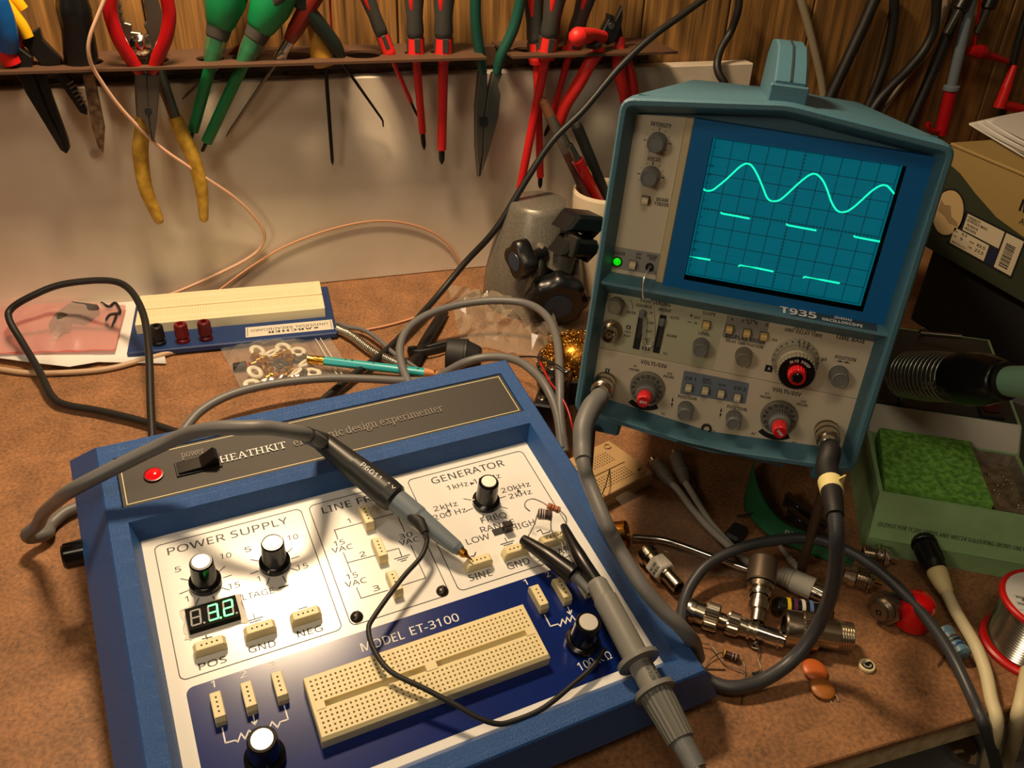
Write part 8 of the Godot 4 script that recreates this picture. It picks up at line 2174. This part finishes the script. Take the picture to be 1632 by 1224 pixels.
	st = S(); box(st, Vector3(0.3038, 0.0060, 0.4767), Vector3(0.018, 0.007, 0.012), Basis(Vector3.UP, 0.6), 0.002); solo("black_clip", st, mat("black_matte"), "black plastic clip in the shadow under the oscilloscope", "clip")
	cable("bare_pin", [Vector3(0.3143, 0.0060, 0.4610), Vector3(0.3271, 0.0060, 0.4620)], 0.0011, mat("steel"), "short bare steel pin beside the green lanyard", "pin")
	st = S(); sheet(st, Vector3(0.2338, 0.0060, 0.4100), Vector3(0.2815, 0.0050, 0.4366), Vector3(0.2935, 0.0010, 0.5109), Vector3(0.2495, 0.0010, 0.5049), 10, 10, func(u: float, v: float) -> float: return 0.0012 + 0.0015 * sin(u * 7.0 + v * 5.0)); solo("clear_sleeve", st, clear("sleeve_film", C8(190, 176, 160, 34), 0.15), "thin clear plastic sleeve lying under the chrome rod", "plastic sleeve")
	trainer_components()

func mini_breadboard() -> void:
	# aligned by three visible corners
	var a := Vector3(0.2563, 0.0125, 0.3588)
	var b := Vector3(0.2728, 0.0125, 0.4051)
	var c := Vector3(0.2228, 0.0125, 0.4239)
	var ex := (b - a).normalized()
	var ez := (c - b)
	ez = (ez - ex * ez.dot(ex)).normalized()
	var bs := Basis(ex, Vector3.UP, ex.cross(Vector3.UP))
	var wz := absf((c - b).dot(bs.z))
	var wx := (b - a).length()
	var sgn := signf((c - b).dot(bs.z))
	var ctr := (a + b) / 2 + bs.z * sgn * wz / 2
	ctr.y = 0.0
	var t := thing("small_breadboard", "small tan breadboard half hidden under the oscilloscope", "breadboard", "", ctr, bs)
	var st := S(); box(st, Vector3(0, 0.0035, 0), Vector3(wx + 0.001, 0.007, wz + 0.001), Basis.IDENTITY, 0.0008); obj("base", st, mat("tan_base", C8(176, 150, 108), 0.55), t)
	st = S(); box(st, Vector3(0, 0.0098, 0), Vector3(wx, 0.0054, wz), Basis.IDENTITY, 0.0006); var top := obj("block", st, mat("tan_block", C8(184, 152, 106), 0.55), t)
	st = S(); box(st, Vector3(0.002, 0.0127, 0.004), Vector3(0.003, 0.0014, wz * 0.8), Basis.IDENTITY, 0.0003); obj("centre_rib", st, mat("tan_block"), top)
	for q in [Vector2(-wx * 0.38, -wz * 0.36 * sgn), Vector2(wx * 0.38, -wz * 0.36 * sgn)]:
		st = S(); lathe(st, Vector3(q.x, 0.0125, q.y), Vector3.UP, [[0.0001, 0.0034], [0.0012, 0.003], [0.0012, 0.0022], [-0.0005, 0.002], [-0.0005, 0.0]], 20); obj("mount_hole", st, mat("tan_block"), top)
	st = S()
	for i in 5:
		for s in [-1, 1]:
			for j in 17: box(st, Vector3(s * (0.0055 + i * 0.00254) + 0.002, 0.01252, (j - 5) * 0.00254 * sgn), Vector3(0.0013, 0.0002, 0.0009))
	obj("contact_holes", st, mat("hole_brown", C8(84, 66, 44), 0.8), top).set_meta("kind", "stuff")
	cable("thin_jumper_wire", [Vector3(0.2417, 0.0130, 0.3939), Vector3(0.2314, 0.0200, 0.4121), Vector3(0.2251, 0.0180, 0.4209), Vector3(0.2263, 0.0040, 0.4137)], 0.0004, mat("rubber"), "thin dark jumper wire bent over the small breadboard", "wire")

func trainer_components() -> void:
	# parts pushed into the generator terminals of the trainer
	var T: Transform3D = Transform3D(Basis(Vector3(0.990748, 0.000000, -0.135716), Vector3(0.024732, 0.983255, 0.180549), Vector3(0.133443, -0.182236, 0.974158)), Vector3(0.0503, -0.0000, 0.4822))
	var b := func(p: Vector3) -> Vector3: return T * p
	resistor("orange_resistor", "pale brown resistor held above the square wave terminal by its lead", b.call(tp(160.5, 56.5, 7.50)), b.call(tp(166.7, 50.9, 6.50)), 0.0021, mat("resistor_tan", C8(190, 120, 84), 0.4), [[0.3, mat("band_brown2", C8(120, 60, 40), 0.4)], [0.5, mat("band_brown2")], [0.8, mat("ink")]], [b.call(tp(158.1, 60.5, 7.50)), b.call(tp(154.2, 64.2, 7.50)), b.call(tp(150.0, 64.3, 6.50)), b.call(tp(148.2, 61.4, 5.50)), b.call(tp(150.0, 57.9, 4.50))], [b.call(tp(168.3, 46.5, 5.50)), b.call(tp(167.8, 43.6, 3.50)), b.call(tp(164.4, 40.8, 1.50)), b.call(tp(161.6, 39.3, -0.50))])
	resistor("striped_resistor", "dark grey resistor with white bands above the ground terminal", b.call(tp(151.7, 52.0, 8.50)), b.call(tp(159.3, 48.0, 8.50)), 0.0034, mat("resistor_grey", C8(74, 56, 50), 0.35), [[0.12, mat("band_white")], [0.3, mat("band_white")], [0.45, mat("band_white")]], [b.call(tp(146.8, 46.6, 5.50)), b.call(tp(140.5, 41.6, 2.50))], [b.call(tp(155.4, 40.9, 6.50)), b.call(tp(155.6, 35.1, 5.50)), b.call(tp(157.3, 30.3, 4.50)), b.call(tp(155.3, 24.3, 4.50)), b.call(tp(148.8, 13.5, 4.50))])


# ---------- cables and probes ----------
func cables() -> void:
	var T: Transform3D = Transform3D(Basis(Vector3(0.990748, 0.000000, -0.135716), Vector3(0.024732, 0.983255, 0.180549), Vector3(0.133443, -0.182236, 0.974158)), Vector3(0.0503, -0.0000, 0.4822))
	var P: Transform3D = Transform3D(Basis(Vector3(0.835904, -0.035732, 0.547711), Vector3(0.110221, 0.988479, -0.103731), Vector3(-0.537695, 0.147078, 0.830212)), Vector3(0.3783, 0.0554, 0.3014))
	var st := S()
	# probe resting in the sine terminal, its thick grey lead arching over the trainer
	var tip := T * tp(104.6, 39.4, 0.50)
	var nose := T * tp(87.4, 72.0, 11.50)
	var butt := T * tp(45.9, 141.4, 17.50)
	var t := thing("slim_probe", "slim black and grey probe touching the sine terminal", "probe", "", tip)
	var d := butt - tip
	var L := d.length()
	rev(t, "tip", d, [[0.0, 0.0], [0.0004, 0.0004], [0.004, 0.0011], [0.006, 0.0026], [0.011, 0.0028]], mat("brass_dark"), 14)
	rev(t, "nose", d, [[0.009, 0.0032], [0.012, 0.0042], [0.04, 0.0062], [0.042, 0.0068], [0.062, 0.0072]], mat("probe_blue_grey"), 24)
	rev(t, "body", d, [[0.058, 0.0072], [0.06, 0.0088], [0.066, 0.0092], [L * 0.78, 0.0078], [L, 0.0062], [L, 0.0]], mat("probe_black", C8(32, 34, 34), 0.4), 28)
	st = S()
	var along := -d.normalized()
	var nrm := (T.basis.y - along * T.basis.y.dot(along)).normalized()
	nrm = nrm.rotated(along, 0.35)
	var m0 := d.normalized() * L * 0.62 + nrm * 0.0086
	txt(st, "P6011  1X", m0 - along * 0.013 + nrm.cross(along) * 0.001, m0 + along * 0.013 + nrm.cross(along) * 0.001, 0.0028, nrm)
	obj("lettering", st, mat("ink_white"), t)
	var pts := [d * 0.985]
	for q in [Vector3(0.0198, 0.1250, 0.4483), Vector3(0.0023, 0.1350, 0.4517), Vector3(-0.0114, 0.1380, 0.4519), Vector3(-0.0324, 0.1350, 0.4436), Vector3(-0.0556, 0.1200, 0.4291), Vector3(-0.1050, 0.1000, 0.4303), Vector3(-0.1257, 0.0700, 0.4011), Vector3(-0.1415, 0.0450, 0.3787), Vector3(-0.1493, 0.0300, 0.3699)]: pts.append(q - tip)
	for q in [Vector3(-0.1583, 0.0200, 0.3647), Vector3(-0.1586, 0.0120, 0.3599), Vector3(-0.1508, 0.0080, 0.3532), Vector3(-0.1509, 0.0050, 0.3421), Vector3(-0.1432, 0.0060, 0.3322), Vector3(-0.1343, 0.0060, 0.3273), Vector3(-0.1243, 0.0060, 0.3247)]: pts.append(q - tip)
	st = S(); tube(st, curve(pts, 8), 0.0042, 12); obj("lead", st, mat("grey_cable"), t)
	st = S(); tube(st, [d * 0.93, d * 1.0, pts[1]], [0.0066, 0.0058, 0.0046], 16); obj("strain_relief", st, mat("probe_black"), t)
	# ground lead of the slim probe
	var gl := [T * tp(83.0, 71.1, 9.50) - tip, T * tp(83.5, 61.5, 8.50) - tip]
	for q in [T * tp(83.2, 57.2, 6.50), T * tp(76.7, 49.2, 4.50), T * tp(61.8, 38.7, 5.50), T * tp(40.8, 21.5, 6.50), T * tp(34.3, 13.6, 6.50), T * tp(33.7, -0.0, 6.50), T * tp(37.8, -13.1, 6.50), T * tp(50.1, -26.6, 5.50), T * tp(62.2, -39.8, 3.50), T * tp(70.0, -48.5, 1.50), T * tp(78.2, -54.2, -0.50), T * tp(86.5, -55.5, -1.50), T * tp(103.2, -55.1, -1.50), T * tp(123.5, -49.0, -2.50), T * tp(139.0, -43.6, -2.50), T * tp(149.9, -37.2, -0.50)]: gl.append(q - tip)
	st = S(); tube(st, curve(gl, 7), 0.0014, 10); obj("ground_lead", st, mat("rubber"), t)
	st = S(); tube(st, [d.normalized() * 0.066 + nrm * -0.004, gl[0] + (gl[1] - gl[0]) * 0.3, gl[1]], [0.0044, 0.0036, 0.0024], 14); obj("ground_boot", st, mat("black_matte"), t)
	# large grey probe at the right
	var c0 := T * tp(160.8, -4.6, 9.50)
	var c1 := Vector3(0.1736, 0.0400, 0.6478)
	t = thing("fat_probe", "fat grey probe with finger flanges lying over the trainer corner", "probe", "", c0)
	d = c1 - c0
	L = 0.0485
	var ax := d.normalized()
	rev(t, "barrel", d, [[-0.001, 0.0], [-0.001, 0.0052], [0.001, 0.006], [L * 0.2, 0.0062], [L * 0.22, 0.0069], [L, 0.0071]], mat("probe_grey"), 32)
	rev(t, "flange", d, [[L - 0.001, 0.0071], [L - 0.0005, 0.0118], [L + 0.002, 0.0118], [L + 0.0026, 0.0066]], mat("probe_grey"), 36)
	rev(t, "neck", d, [[L + 0.002, 0.0064], [L + 0.018, 0.0066]], mat("probe_grey"), 32)
	rev(t, "flange", d, [[L + 0.0165, 0.0076], [L + 0.017, 0.0112], [L + 0.0195, 0.0112], [L + 0.02, 0.0076]], mat("probe_grey"), 36)
	rev(t, "grip", d, [[L + 0.0195, 0.0088], [L + 0.045, 0.0072], [L + 0.0455, 0.006]], mat("probe_grip", C8(104, 105, 100), 0.38), 40, 0.05)
	rev(t, "tail", d, [[L + 0.045, 0.006], [L + 0.05, 0.0056], [L + 0.06, 0.0052], [L + 0.06, 0.0]], mat("probe_tail", C8(104, 108, 110), 0.4), 30)
	rev(t, "rear_ferrule", d, [[L + 0.06, 0.0046], [L + 0.07, 0.0044], [L + 0.07, 0.0]], ni_mat(), 24)
	st = S()
	var pn := (T.basis.y - ax * T.basis.y.dot(ax)).normalized()
	for q in [["010-128", 0.006, 0.2], ["00619", 0.0065, -0.35]]:
		var nv := pn.rotated(ax, q[2])
		var s0: Vector3 = ax * (L + 0.004) + nv * 0.0068
		txt(st, q[0], s0, s0 + ax * 0.011, 0.0022, nv)
	obj("lettering", st, mat("ink"), t)
	# its two black clip tips
	var h1 := T * tp(164.7, 41.7, 3.50) - c0
	var hm := T * tp(160.2, 15.9, 9.50) - c0
	st = S(); tube(st, curve([Vector3.ZERO, hm, h1], 6), rads([0.0044, 0.0042, 0.002], 6), 16); obj("hook_tip", st, mat("black"), t)
	var g1 := T * tp(137.6, 41.7, 2.50) - c0
	var gm := T * tp(144.5, 24.7, 5.50) - c0
	var ge := T * tp(151.8, 5.9, 7.50) - c0
	st = S(); tube(st, curve([ge, gm.lerp(ge, 0.5), gm, g1], 6), rads([0.0056, 0.0054, 0.005, 0.003], 6), 16); obj("ground_clip_boot", st, mat("black"), t)
	st = S(); tube(st, curve([ge, ge.lerp(Vector3(-0.004, -0.004, 0), 0.55), Vector3(-0.004, -0.004, 0.002)], 5), rads([0.003, 0.0026, 0.0026], 5), 10); obj("ground_wire", st, mat("probe_tail"), t)
	# left BNC plug, boot and lead
	var j1 := P * sp(-87.4, -118.3, 8.0)
	t = thing("left_bnc_lead", "grey coax lead with BNC plug on the left input", "cable", "", j1)
	bnc_plug(t, P.basis.z, mat("grey_boot"), [P * sp(-89.4, -119.6, 46.0) - j1, P * sp(-90.9, -126.0, 62.0) - j1, P * sp(-88.0, -133.6, 74.0) - j1, P * sp(-85.4, -136.0, 84.0) - j1], [Vector3(0.1695, 0.1138, 0.4977), Vector3(0.1688, 0.1110, 0.5024), Vector3(0.1701, 0.1040, 0.5093), Vector3(0.1705, 0.0960, 0.5319), Vector3(0.1730, 0.0900, 0.5370), Vector3(0.1766, 0.0820, 0.5435), Vector3(0.1813, 0.0740, 0.5617), Vector3(0.1885, 0.0660, 0.5739), Vector3(0.1958, 0.0600, 0.5820), Vector3(0.2019, 0.0520, 0.5851), Vector3(0.2089, 0.0400, 0.5811), Vector3(0.2173, 0.0200, 0.5766)].map(func(v): return v - j1), 0.0043, mat("grey_cable"))
	# right BNC plug, boot with tape and lead
	var j2 := P * sp(51.5, -119.8, 8.0)
	t = thing("right_bnc_lead", "dark coax lead with taped boot on the right input", "cable", "", j2)
	bnc_plug(t, P.basis.z, mat("black_matte"), [P * sp(50.3, -125.1, 48.0) - j2, P * sp(51.6, -127.1, 66.0) - j2, P * sp(52.3, -129.0, 80.0) - j2, P * sp(53.2, -131.5, 90.0) - j2], [Vector3(0.2835, 0.1144, 0.5767), Vector3(0.2820, 0.1030, 0.5853), Vector3(0.2864, 0.0760, 0.5876), Vector3(0.2882, 0.0420, 0.5867), Vector3(0.2752, 0.0180, 0.5901), Vector3(0.2541, 0.0090, 0.5936), Vector3(0.2347, 0.0065, 0.5923), Vector3(0.2236, 0.0055, 0.5833), Vector3(0.2198, 0.0060, 0.5710)].map(func(v): return v - j2), 0.0042, mat("dark_cable"))
	st = S(); tube(st, [P * sp(51.4, -126.6, 62.0) - j2, P * sp(52.1, -127.8, 71.0) - j2], [0.0068, 0.0063], 18); obj("tape_wrap", st, mat("masking_tape", C8(226, 212, 146), 0.6), t)
	st = S(); box(st, P * sp(55.9, -122.9, 66.0) - j2, Vector3(0.006, 0.007, 0.0008), Basis(Vector3.UP, 0.3)); obj("tape_tab", st, mat("masking_tape"), t)
	# long dark coax looping across the bench and over the edge
	cable("long_coax", [Vector3(0.2229, 0.0080, 0.5466), Vector3(0.2358, 0.0090, 0.5274), Vector3(0.2483, 0.0130, 0.5157), Vector3(0.2642, 0.0190, 0.5086), Vector3(0.2894, 0.0260, 0.5078), Vector3(0.3186, 0.0300, 0.5129), Vector3(0.3358, 0.0320, 0.5224), Vector3(0.3523, 0.0300, 0.5406), Vector3(0.3644, 0.0240, 0.5647), Vector3(0.3695, 0.0180, 0.5899), Vector3(0.3692, 0.0120, 0.6144), Vector3(0.3628, 0.0060, 0.6419), Vector3(0.3650, -0.0040, 0.6521), Vector3(0.3989, -0.0600, 0.6505), Vector3(0.4323, -0.1200, 0.6482)], 0.0036, mat("dark_cable"), "long dark grey coax looping over the connectors and off the bench")
	# black mains cord loop at the left
	cable("mains_cable", [Vector3(-0.0844, 0.0200, 0.2777), Vector3(-0.0850, 0.0300, 0.2403), Vector3(-0.0852, 0.0450, 0.1867), Vector3(-0.0894, 0.0550, 0.1373), Vector3(-0.1020, 0.0600, 0.0949), Vector3(-0.1209, 0.0620, 0.0776), Vector3(-0.1589, 0.0580, 0.0681), Vector3(-0.1862, 0.0500, 0.0696), Vector3(-0.2047, 0.0400, 0.0703), Vector3(-0.2063, 0.0340, 0.0803), Vector3(-0.1963, 0.0220, 0.1017), Vector3(-0.1804, 0.0130, 0.1395), Vector3(-0.1678, 0.0080, 0.1752), Vector3(-0.1559, 0.0060, 0.1897), Vector3(-0.1285, 0.0060, 0.2063), Vector3(-0.0942, 0.0060, 0.2309), Vector3(-0.0609, 0.0060, 0.2600)], 0.0031, mat("black_cord"), "black mains cord making a tall loop behind the trainer")
	# long black cord from the wall to the trainer
	cable("long_black_cable", [Vector3(0.4716, 0.2942, 0.0500), Vector3(0.4344, 0.2730, 0.0560), Vector3(0.4006, 0.2536, 0.0620), Vector3(0.3683, 0.2278, 0.0670), Vector3(0.3336, 0.1918, 0.0720), Vector3(0.3015, 0.1641, 0.0760), Vector3(0.2759, 0.1294, 0.0800), Vector3(0.2438, 0.0812, 0.0840), Vector3(0.2143, 0.0420, 0.0739), Vector3(0.1759, 0.0140, 0.0952), Vector3(0.1168, 0.0080, 0.1670), Vector3(0.0756, 0.0080, 0.2073), Vector3(0.0383, 0.0060, 0.2452)], 0.0034, mat("black_cord"), "long black cord sloping down from the wall towards the trainer")
	# grey leads behind the trainer
	cable("grey_lead", [Vector3(-0.0646, 0.0120, 0.2632), Vector3(-0.0495, 0.0180, 0.2450), Vector3(-0.0243, 0.0220, 0.2324), Vector3(0.0111, 0.0220, 0.2249), Vector3(0.0525, 0.0200, 0.2242), Vector3(0.0890, 0.0160, 0.2281), Vector3(0.1207, 0.0120, 0.2328), Vector3(0.1594, 0.0080, 0.2352)], 0.0037, mat("grey_cable"), "grey lead running along the back of the trainer")
	cable("grey_loop_lead", [Vector3(0.1207, 0.0120, 0.2381), Vector3(0.1194, 0.0180, 0.2135), Vector3(0.1231, 0.0240, 0.1910), Vector3(0.1354, 0.0300, 0.1717), Vector3(0.1583, 0.0340, 0.1573), Vector3(0.1902, 0.0370, 0.1514), Vector3(0.2227, 0.0400, 0.1572), Vector3(0.2485, 0.0420, 0.1741), Vector3(0.2560, 0.0450, 0.2087), Vector3(0.2469, 0.0480, 0.2592), Vector3(0.2312, 0.0450, 0.3078), Vector3(0.2213, 0.0300, 0.3385), Vector3(0.2169, 0.0120, 0.3636)], 0.0037, mat("grey_cable"), "grey lead looping up over the crumpled plastic wrap")
	cable("grey_rear_lead", [Vector3(0.1487, 0.0120, 0.2326), Vector3(0.1683, 0.0300, 0.2441), Vector3(0.1890, 0.0360, 0.2499), Vector3(0.2064, 0.0400, 0.2655), Vector3(0.2146, 0.0420, 0.2906), Vector3(0.2178, 0.0400, 0.3158), Vector3(0.2189, 0.0300, 0.3378), Vector3(0.2149, 0.0140, 0.3616)], 0.0037, mat("grey_cable"), "grey lead dropping between the trainer and the brass wool")
	# pale thin cords
	cable("pale_wire", [Vector3(-0.0717, 0.3017, 0.0600), Vector3(-0.0831, 0.2835, 0.0600), Vector3(-0.0938, 0.2650, 0.0600), Vector3(-0.0975, 0.2503, 0.0580), Vector3(-0.0952, 0.2341, 0.0520), Vector3(-0.0823, 0.2033, 0.0440), Vector3(-0.0605, 0.1698, 0.0360), Vector3(-0.0330, 0.1411, 0.0280), Vector3(-0.0030, 0.1117, 0.0200), Vector3(0.0148, 0.0867, 0.0140), Vector3(0.0225, 0.0665, 0.0100), Vector3(0.0171, 0.0496, 0.0060), Vector3(0.0001, 0.0369, 0.0050), Vector3(-0.0326, 0.0229, 0.0050), Vector3(-0.0648, 0.0109, 0.0050), Vector3(-0.0871, 0.0038, 0.0040)], 0.0016, mat("pale_pink", C8(222, 180, 150), 0.45), "pale pink wire hanging from the rack down to the bench", "wire")
	cable("orange_wire", [Vector3(-0.0287, 0.0072, 0.0060), Vector3(0.0054, 0.0289, 0.0040), Vector3(0.0455, 0.0492, 0.0035), Vector3(0.0980, 0.0639, 0.0035), Vector3(0.1442, 0.0668, 0.0035), Vector3(0.1844, 0.0561, 0.0035), Vector3(0.2121, 0.0368, 0.0035), Vector3(0.2299, 0.0090, 0.0040)], 0.0011, mat("pale_orange", C8(214, 158, 120), 0.45), "thin orange wire arching against the white board", "wire")
	cable("pale_bench_cable", [Vector3(-0.2278, 0.0030, 0.1053), Vector3(-0.1956, 0.0030, 0.1232), Vector3(-0.1648, 0.0030, 0.1311), Vector3(-0.1291, 0.0030, 0.1338), Vector3(-0.0982, 0.0030, 0.1249), Vector3(-0.0606, 0.0030, 0.1136), Vector3(-0.0271, 0.0030, 0.1100), Vector3(-0.0043, 0.0030, 0.1096)], 0.0026, mat("pale_cord", C8(190, 160, 130), 0.5), "pale cord lying on the bench in front of the paper")
	cable("pink_bench_wire", [Vector3(0.0985, 0.0020, 0.1169), Vector3(0.1272, 0.0020, 0.1122), Vector3(0.1615, 0.0020, 0.1004), Vector3(0.1995, 0.0020, 0.0799), Vector3(0.2329, 0.0020, 0.0579)], 0.0011, mat("pale_orange"), "thin pinkish wire lying on the bench behind the trainer", "wire")
	cable("red_hanging_wire", [Vector3(0.1024, 0.2893, 0.0300), Vector3(0.1020, 0.2783, 0.0300), Vector3(0.1019, 0.2660, 0.0300), Vector3(0.1020, 0.2557, 0.0300)], 0.0009, mat("red_plastic"), "thin red wire hanging behind the dark pick handle", "wire")
	wall_cables()

func ni_mat() -> StandardMaterial3D:
	return mat("nickel")

func bnc_plug(t: Node3D, n: Vector3, boot_m: Material, boot: Array, lead: Array, r: float, lead_m: Material) -> void:
	rev(t, "coupling_ring", n, mmp([[2, 5.4], [2, 6.6], [3, 7.2], [8, 7.2], [9, 6.6], [10, 7.0], [15, 7.0], [16, 6.2], [16, 0]]), ni_mat(), 36)
	rev(t, "crimp_sleeve", n, mmp([[16, 5.4], [21, 5.4], [21.5, 6.0], [24, 6.0], [24.5, 5.2], [24.5, 0]]), mat("chrome"), 30)
	var st := S()
	var p := [n * 0.022, n * 0.03]
	for v in boot: p.append(v)
	var rr := [0.0056, 0.0062, 0.0064, 0.006, 0.0054, 0.0047]
	while rr.size() < p.size(): rr.append(0.005)
	tube(st, curve(p, 6), rads(rr.slice(0, p.size()), 6), 18)
	obj("boot", st, boot_m, t)
	st = S(); tube(st, curve(lead, 8), r, 12); obj("lead", st, lead_m, t)

func wall_cables() -> void:
	var bc := mat("black_cord")
	var wg := mat("warm_grey_cord", C8(150, 138, 116), 0.5)
	for e in [["hanging_cable", [Vector3(0.5306, 0.2815, 0.0000), Vector3(0.5314, 0.2652, 0.0000), Vector3(0.5296, 0.2458, -0.0040), Vector3(0.5189, 0.2298, 0.0000), Vector3(0.5119, 0.2166, 0.0080), Vector3(0.5121, 0.2071, 0.0140), Vector3(0.5177, 0.1974, 0.0200), Vector3(0.5221, 0.1828, 0.0240)], 0.0042, bc, "black cord curving down in front of the board's right end"],
		["hanging_cable", [Vector3(0.6128, 0.2790, -0.0120), Vector3(0.6313, 0.2489, -0.0120), Vector3(0.6519, 0.2127, -0.0120), Vector3(0.6667, 0.1844, -0.0120), Vector3(0.6776, 0.1551, -0.0120), Vector3(0.6873, 0.1146, -0.0120)], 0.0044, wg, "pale grey cord hanging on the panelling beside the oscilloscope handle"],
		["hanging_cable", [Vector3(0.7077, 0.2791, -0.0060), Vector3(0.6997, 0.2465, -0.0060), Vector3(0.6900, 0.2129, -0.0060), Vector3(0.6800, 0.1782, -0.0060), Vector3(0.6697, 0.1424, -0.0060), Vector3(0.6629, 0.1127, -0.0060)], 0.0068, bc, "thick straight black cord on the panelling next to the pale grey cord"],
		["hanging_cable", [Vector3(0.7356, 0.2783, -0.0100), Vector3(0.7440, 0.2473, -0.0100), Vector3(0.7475, 0.2105, -0.0100), Vector3(0.7427, 0.1748, -0.0100), Vector3(0.7376, 0.1529, -0.0100), Vector3(0.7271, 0.1078, -0.0100)], 0.0056, bc, "black cord hanging straight then meeting a curved black cord"],
		["hanging_cable", [Vector3(0.7853, 0.2794, 0.0000), Vector3(0.7940, 0.2482, 0.0000), Vector3(0.7899, 0.2231, 0.0000), Vector3(0.7742, 0.2001, 0.0000), Vector3(0.7566, 0.1816, 0.0000), Vector3(0.7418, 0.1627, -0.0000), Vector3(0.7277, 0.1312, 0.0000)], 0.0056, bc, "black cord bending sharply to the left across the panelling"],
		["hanging_cable", [Vector3(0.8112, 0.2772, -0.0130), Vector3(0.8132, 0.2547, -0.0130), Vector3(0.8076, 0.2294, -0.0130), Vector3(0.7926, 0.2038, -0.0130), Vector3(0.7782, 0.1752, -0.0130), Vector3(0.7634, 0.1459, -0.0130), Vector3(0.7531, 0.1106, -0.0130)], 0.0036, wg, "thin pale cord behind the bent black cord"],
		["hanging_cable", [Vector3(0.8225, 0.2783, -0.0050), Vector3(0.8226, 0.2514, -0.0050), Vector3(0.8173, 0.2096, -0.0050), Vector3(0.8109, 0.1685, -0.0050), Vector3(0.8033, 0.1283, -0.0050), Vector3(0.7950, 0.0786, -0.0050)], 0.0066, bc, "thick black cord beside the grey and red test probe"],
		["hanging_cable", [Vector3(0.9234, 0.2645, 0.0000), Vector3(0.9257, 0.2317, -0.0000), Vector3(0.9308, 0.1951, -0.0000), Vector3(0.9367, 0.1595, 0.0000), Vector3(0.9411, 0.1306, 0.0000), Vector3(0.9474, 0.0925, -0.0000)], 0.0042, bc, "black cord hanging behind the stack of papers"]]:
		cable(e[0], e[1], e[2], e[3], e[4], "cable", null, "cords hanging on the panelling")
	# test probe hanging on the wall: grey body, red end
	var a := Vector3(0.8311, 0.2883, 0.0040)
	var d := Vector3(0.8477, 0.1208, 0.0040) - a
	var t := thing("hanging_test_probe", "grey and red test probe hanging on the wood panelling", "probe", "", a)
	var f := (Vector3(0.8427, 0.1769, 0.0040) - a).length()
	var L := d.length()
	rev(t, "grey_body", d, [[0.0, 0.0], [0.0, 0.0058], [f - 0.004, 0.0062], [f - 0.002, 0.0095], [f + 0.002, 0.0095], [f + 0.003, 0.006]], mat("probe_blue_grey"), 20)
	rev(t, "red_body", d, [[f + 0.002, 0.0], [f + 0.002, 0.0072], [L - 0.012, 0.0078], [L, 0.0075], [L, 0.0]], mat("red_dark"), 20)
	st_hook(t, d, L)
	# red mini hooks
	a = Vector3(0.8613, 0.2185, 0.0040)
	t = thing("red_test_hook", "red test hook with a thin red wire on the panelling", "test hook", "", a)
	rev(t, "hub", Vector3(1, -0.12, 0), mmp([[-10, 0], [-10, 5], [-5, 6.5], [4, 8.5], [12, 8], [14, 5], [14, 0]]), mat("red_dark"), 16)
	rev(t, "arm", Vector3(0.9231, 0.2036, 0.0040) - a, [[0.01, 0.0045], [0.03, 0.0042], [0.055, 0.003], [0.06, 0.0]], mat("red_dark"), 12)
	var st := S(); tube(st, [Vector3(0.8437, 0.2795, 0.0040), Vector3(0.8516, 0.2479, 0.0040), Vector3(0.8578, 0.2210, 0.0040)].map(func(v): return v - a), 0.0016, 8); obj("wire", st, mat("red_plastic"), t)
	a = Vector3(0.9203, 0.1564, 0.0100)
	t = thing("red_clip_lead", "bright red angled clip hanging beside the papers", "clip", "", a)
	rev(t, "upper_arm", Vector3(0.9233, 0.1835, 0.0080) - a, [[-0.006, 0.0], [-0.005, 0.007], [0.02, 0.0062], [0.045, 0.0035], [0.046, 0.0]], mat("red_plastic"), 16)
	rev(t, "lower_arm", Vector3(0.9572, 0.1478, 0.0100) - a, [[-0.004, 0.0], [-0.004, 0.006], [0.036, 0.0056], [0.036, 0.003], [0.03, 0.0]], mat("red_plastic"), 16)
	# black plug pieces at the top edge
	for q in [[Vector3(0.8200, 0.2745, 0.0060), Vector3(0.8141, 0.2557, 0.0060), "black plug with smoky tip in front of the thick black cord"], [Vector3(0.8587, 0.2752, 0.0060), Vector3(0.8550, 0.2516, 0.0060), "black plug with smoky tip beside the thin red wire"]]:
		t = thing("black_banana_plug", q[2], "plug", "black plugs hanging from above", q[0])
		rev(t, "shell", Vector3(q[1]) - Vector3(q[0]), [[-0.03, 0.0], [-0.03, 0.007], [0.008, 0.0085], [0.01, 0.006]], mat("black"), 18)
		rev(t, "tip", Vector3(q[1]) - Vector3(q[0]), [[0.008, 0.0052], [0.036, 0.0044], [0.038, 0.002], [0.038, 0.0]], mat("tip_smoke", C8(48, 46, 40), 0.25), 14)

func st_hook(t: Node3D, d: Vector3, L: float) -> void:
	var st := S()
	var e := d.normalized() * (L - 0.006)
	tube(st, curve([e, e + Vector3(-0.012, -0.002, 0.002), e + Vector3(-0.024, 0.004, 0.002), e + Vector3(-0.026, 0.01, 0.002)], 4), 0.0034, 8)
	obj("hook", st, mat("red_dark"), t)
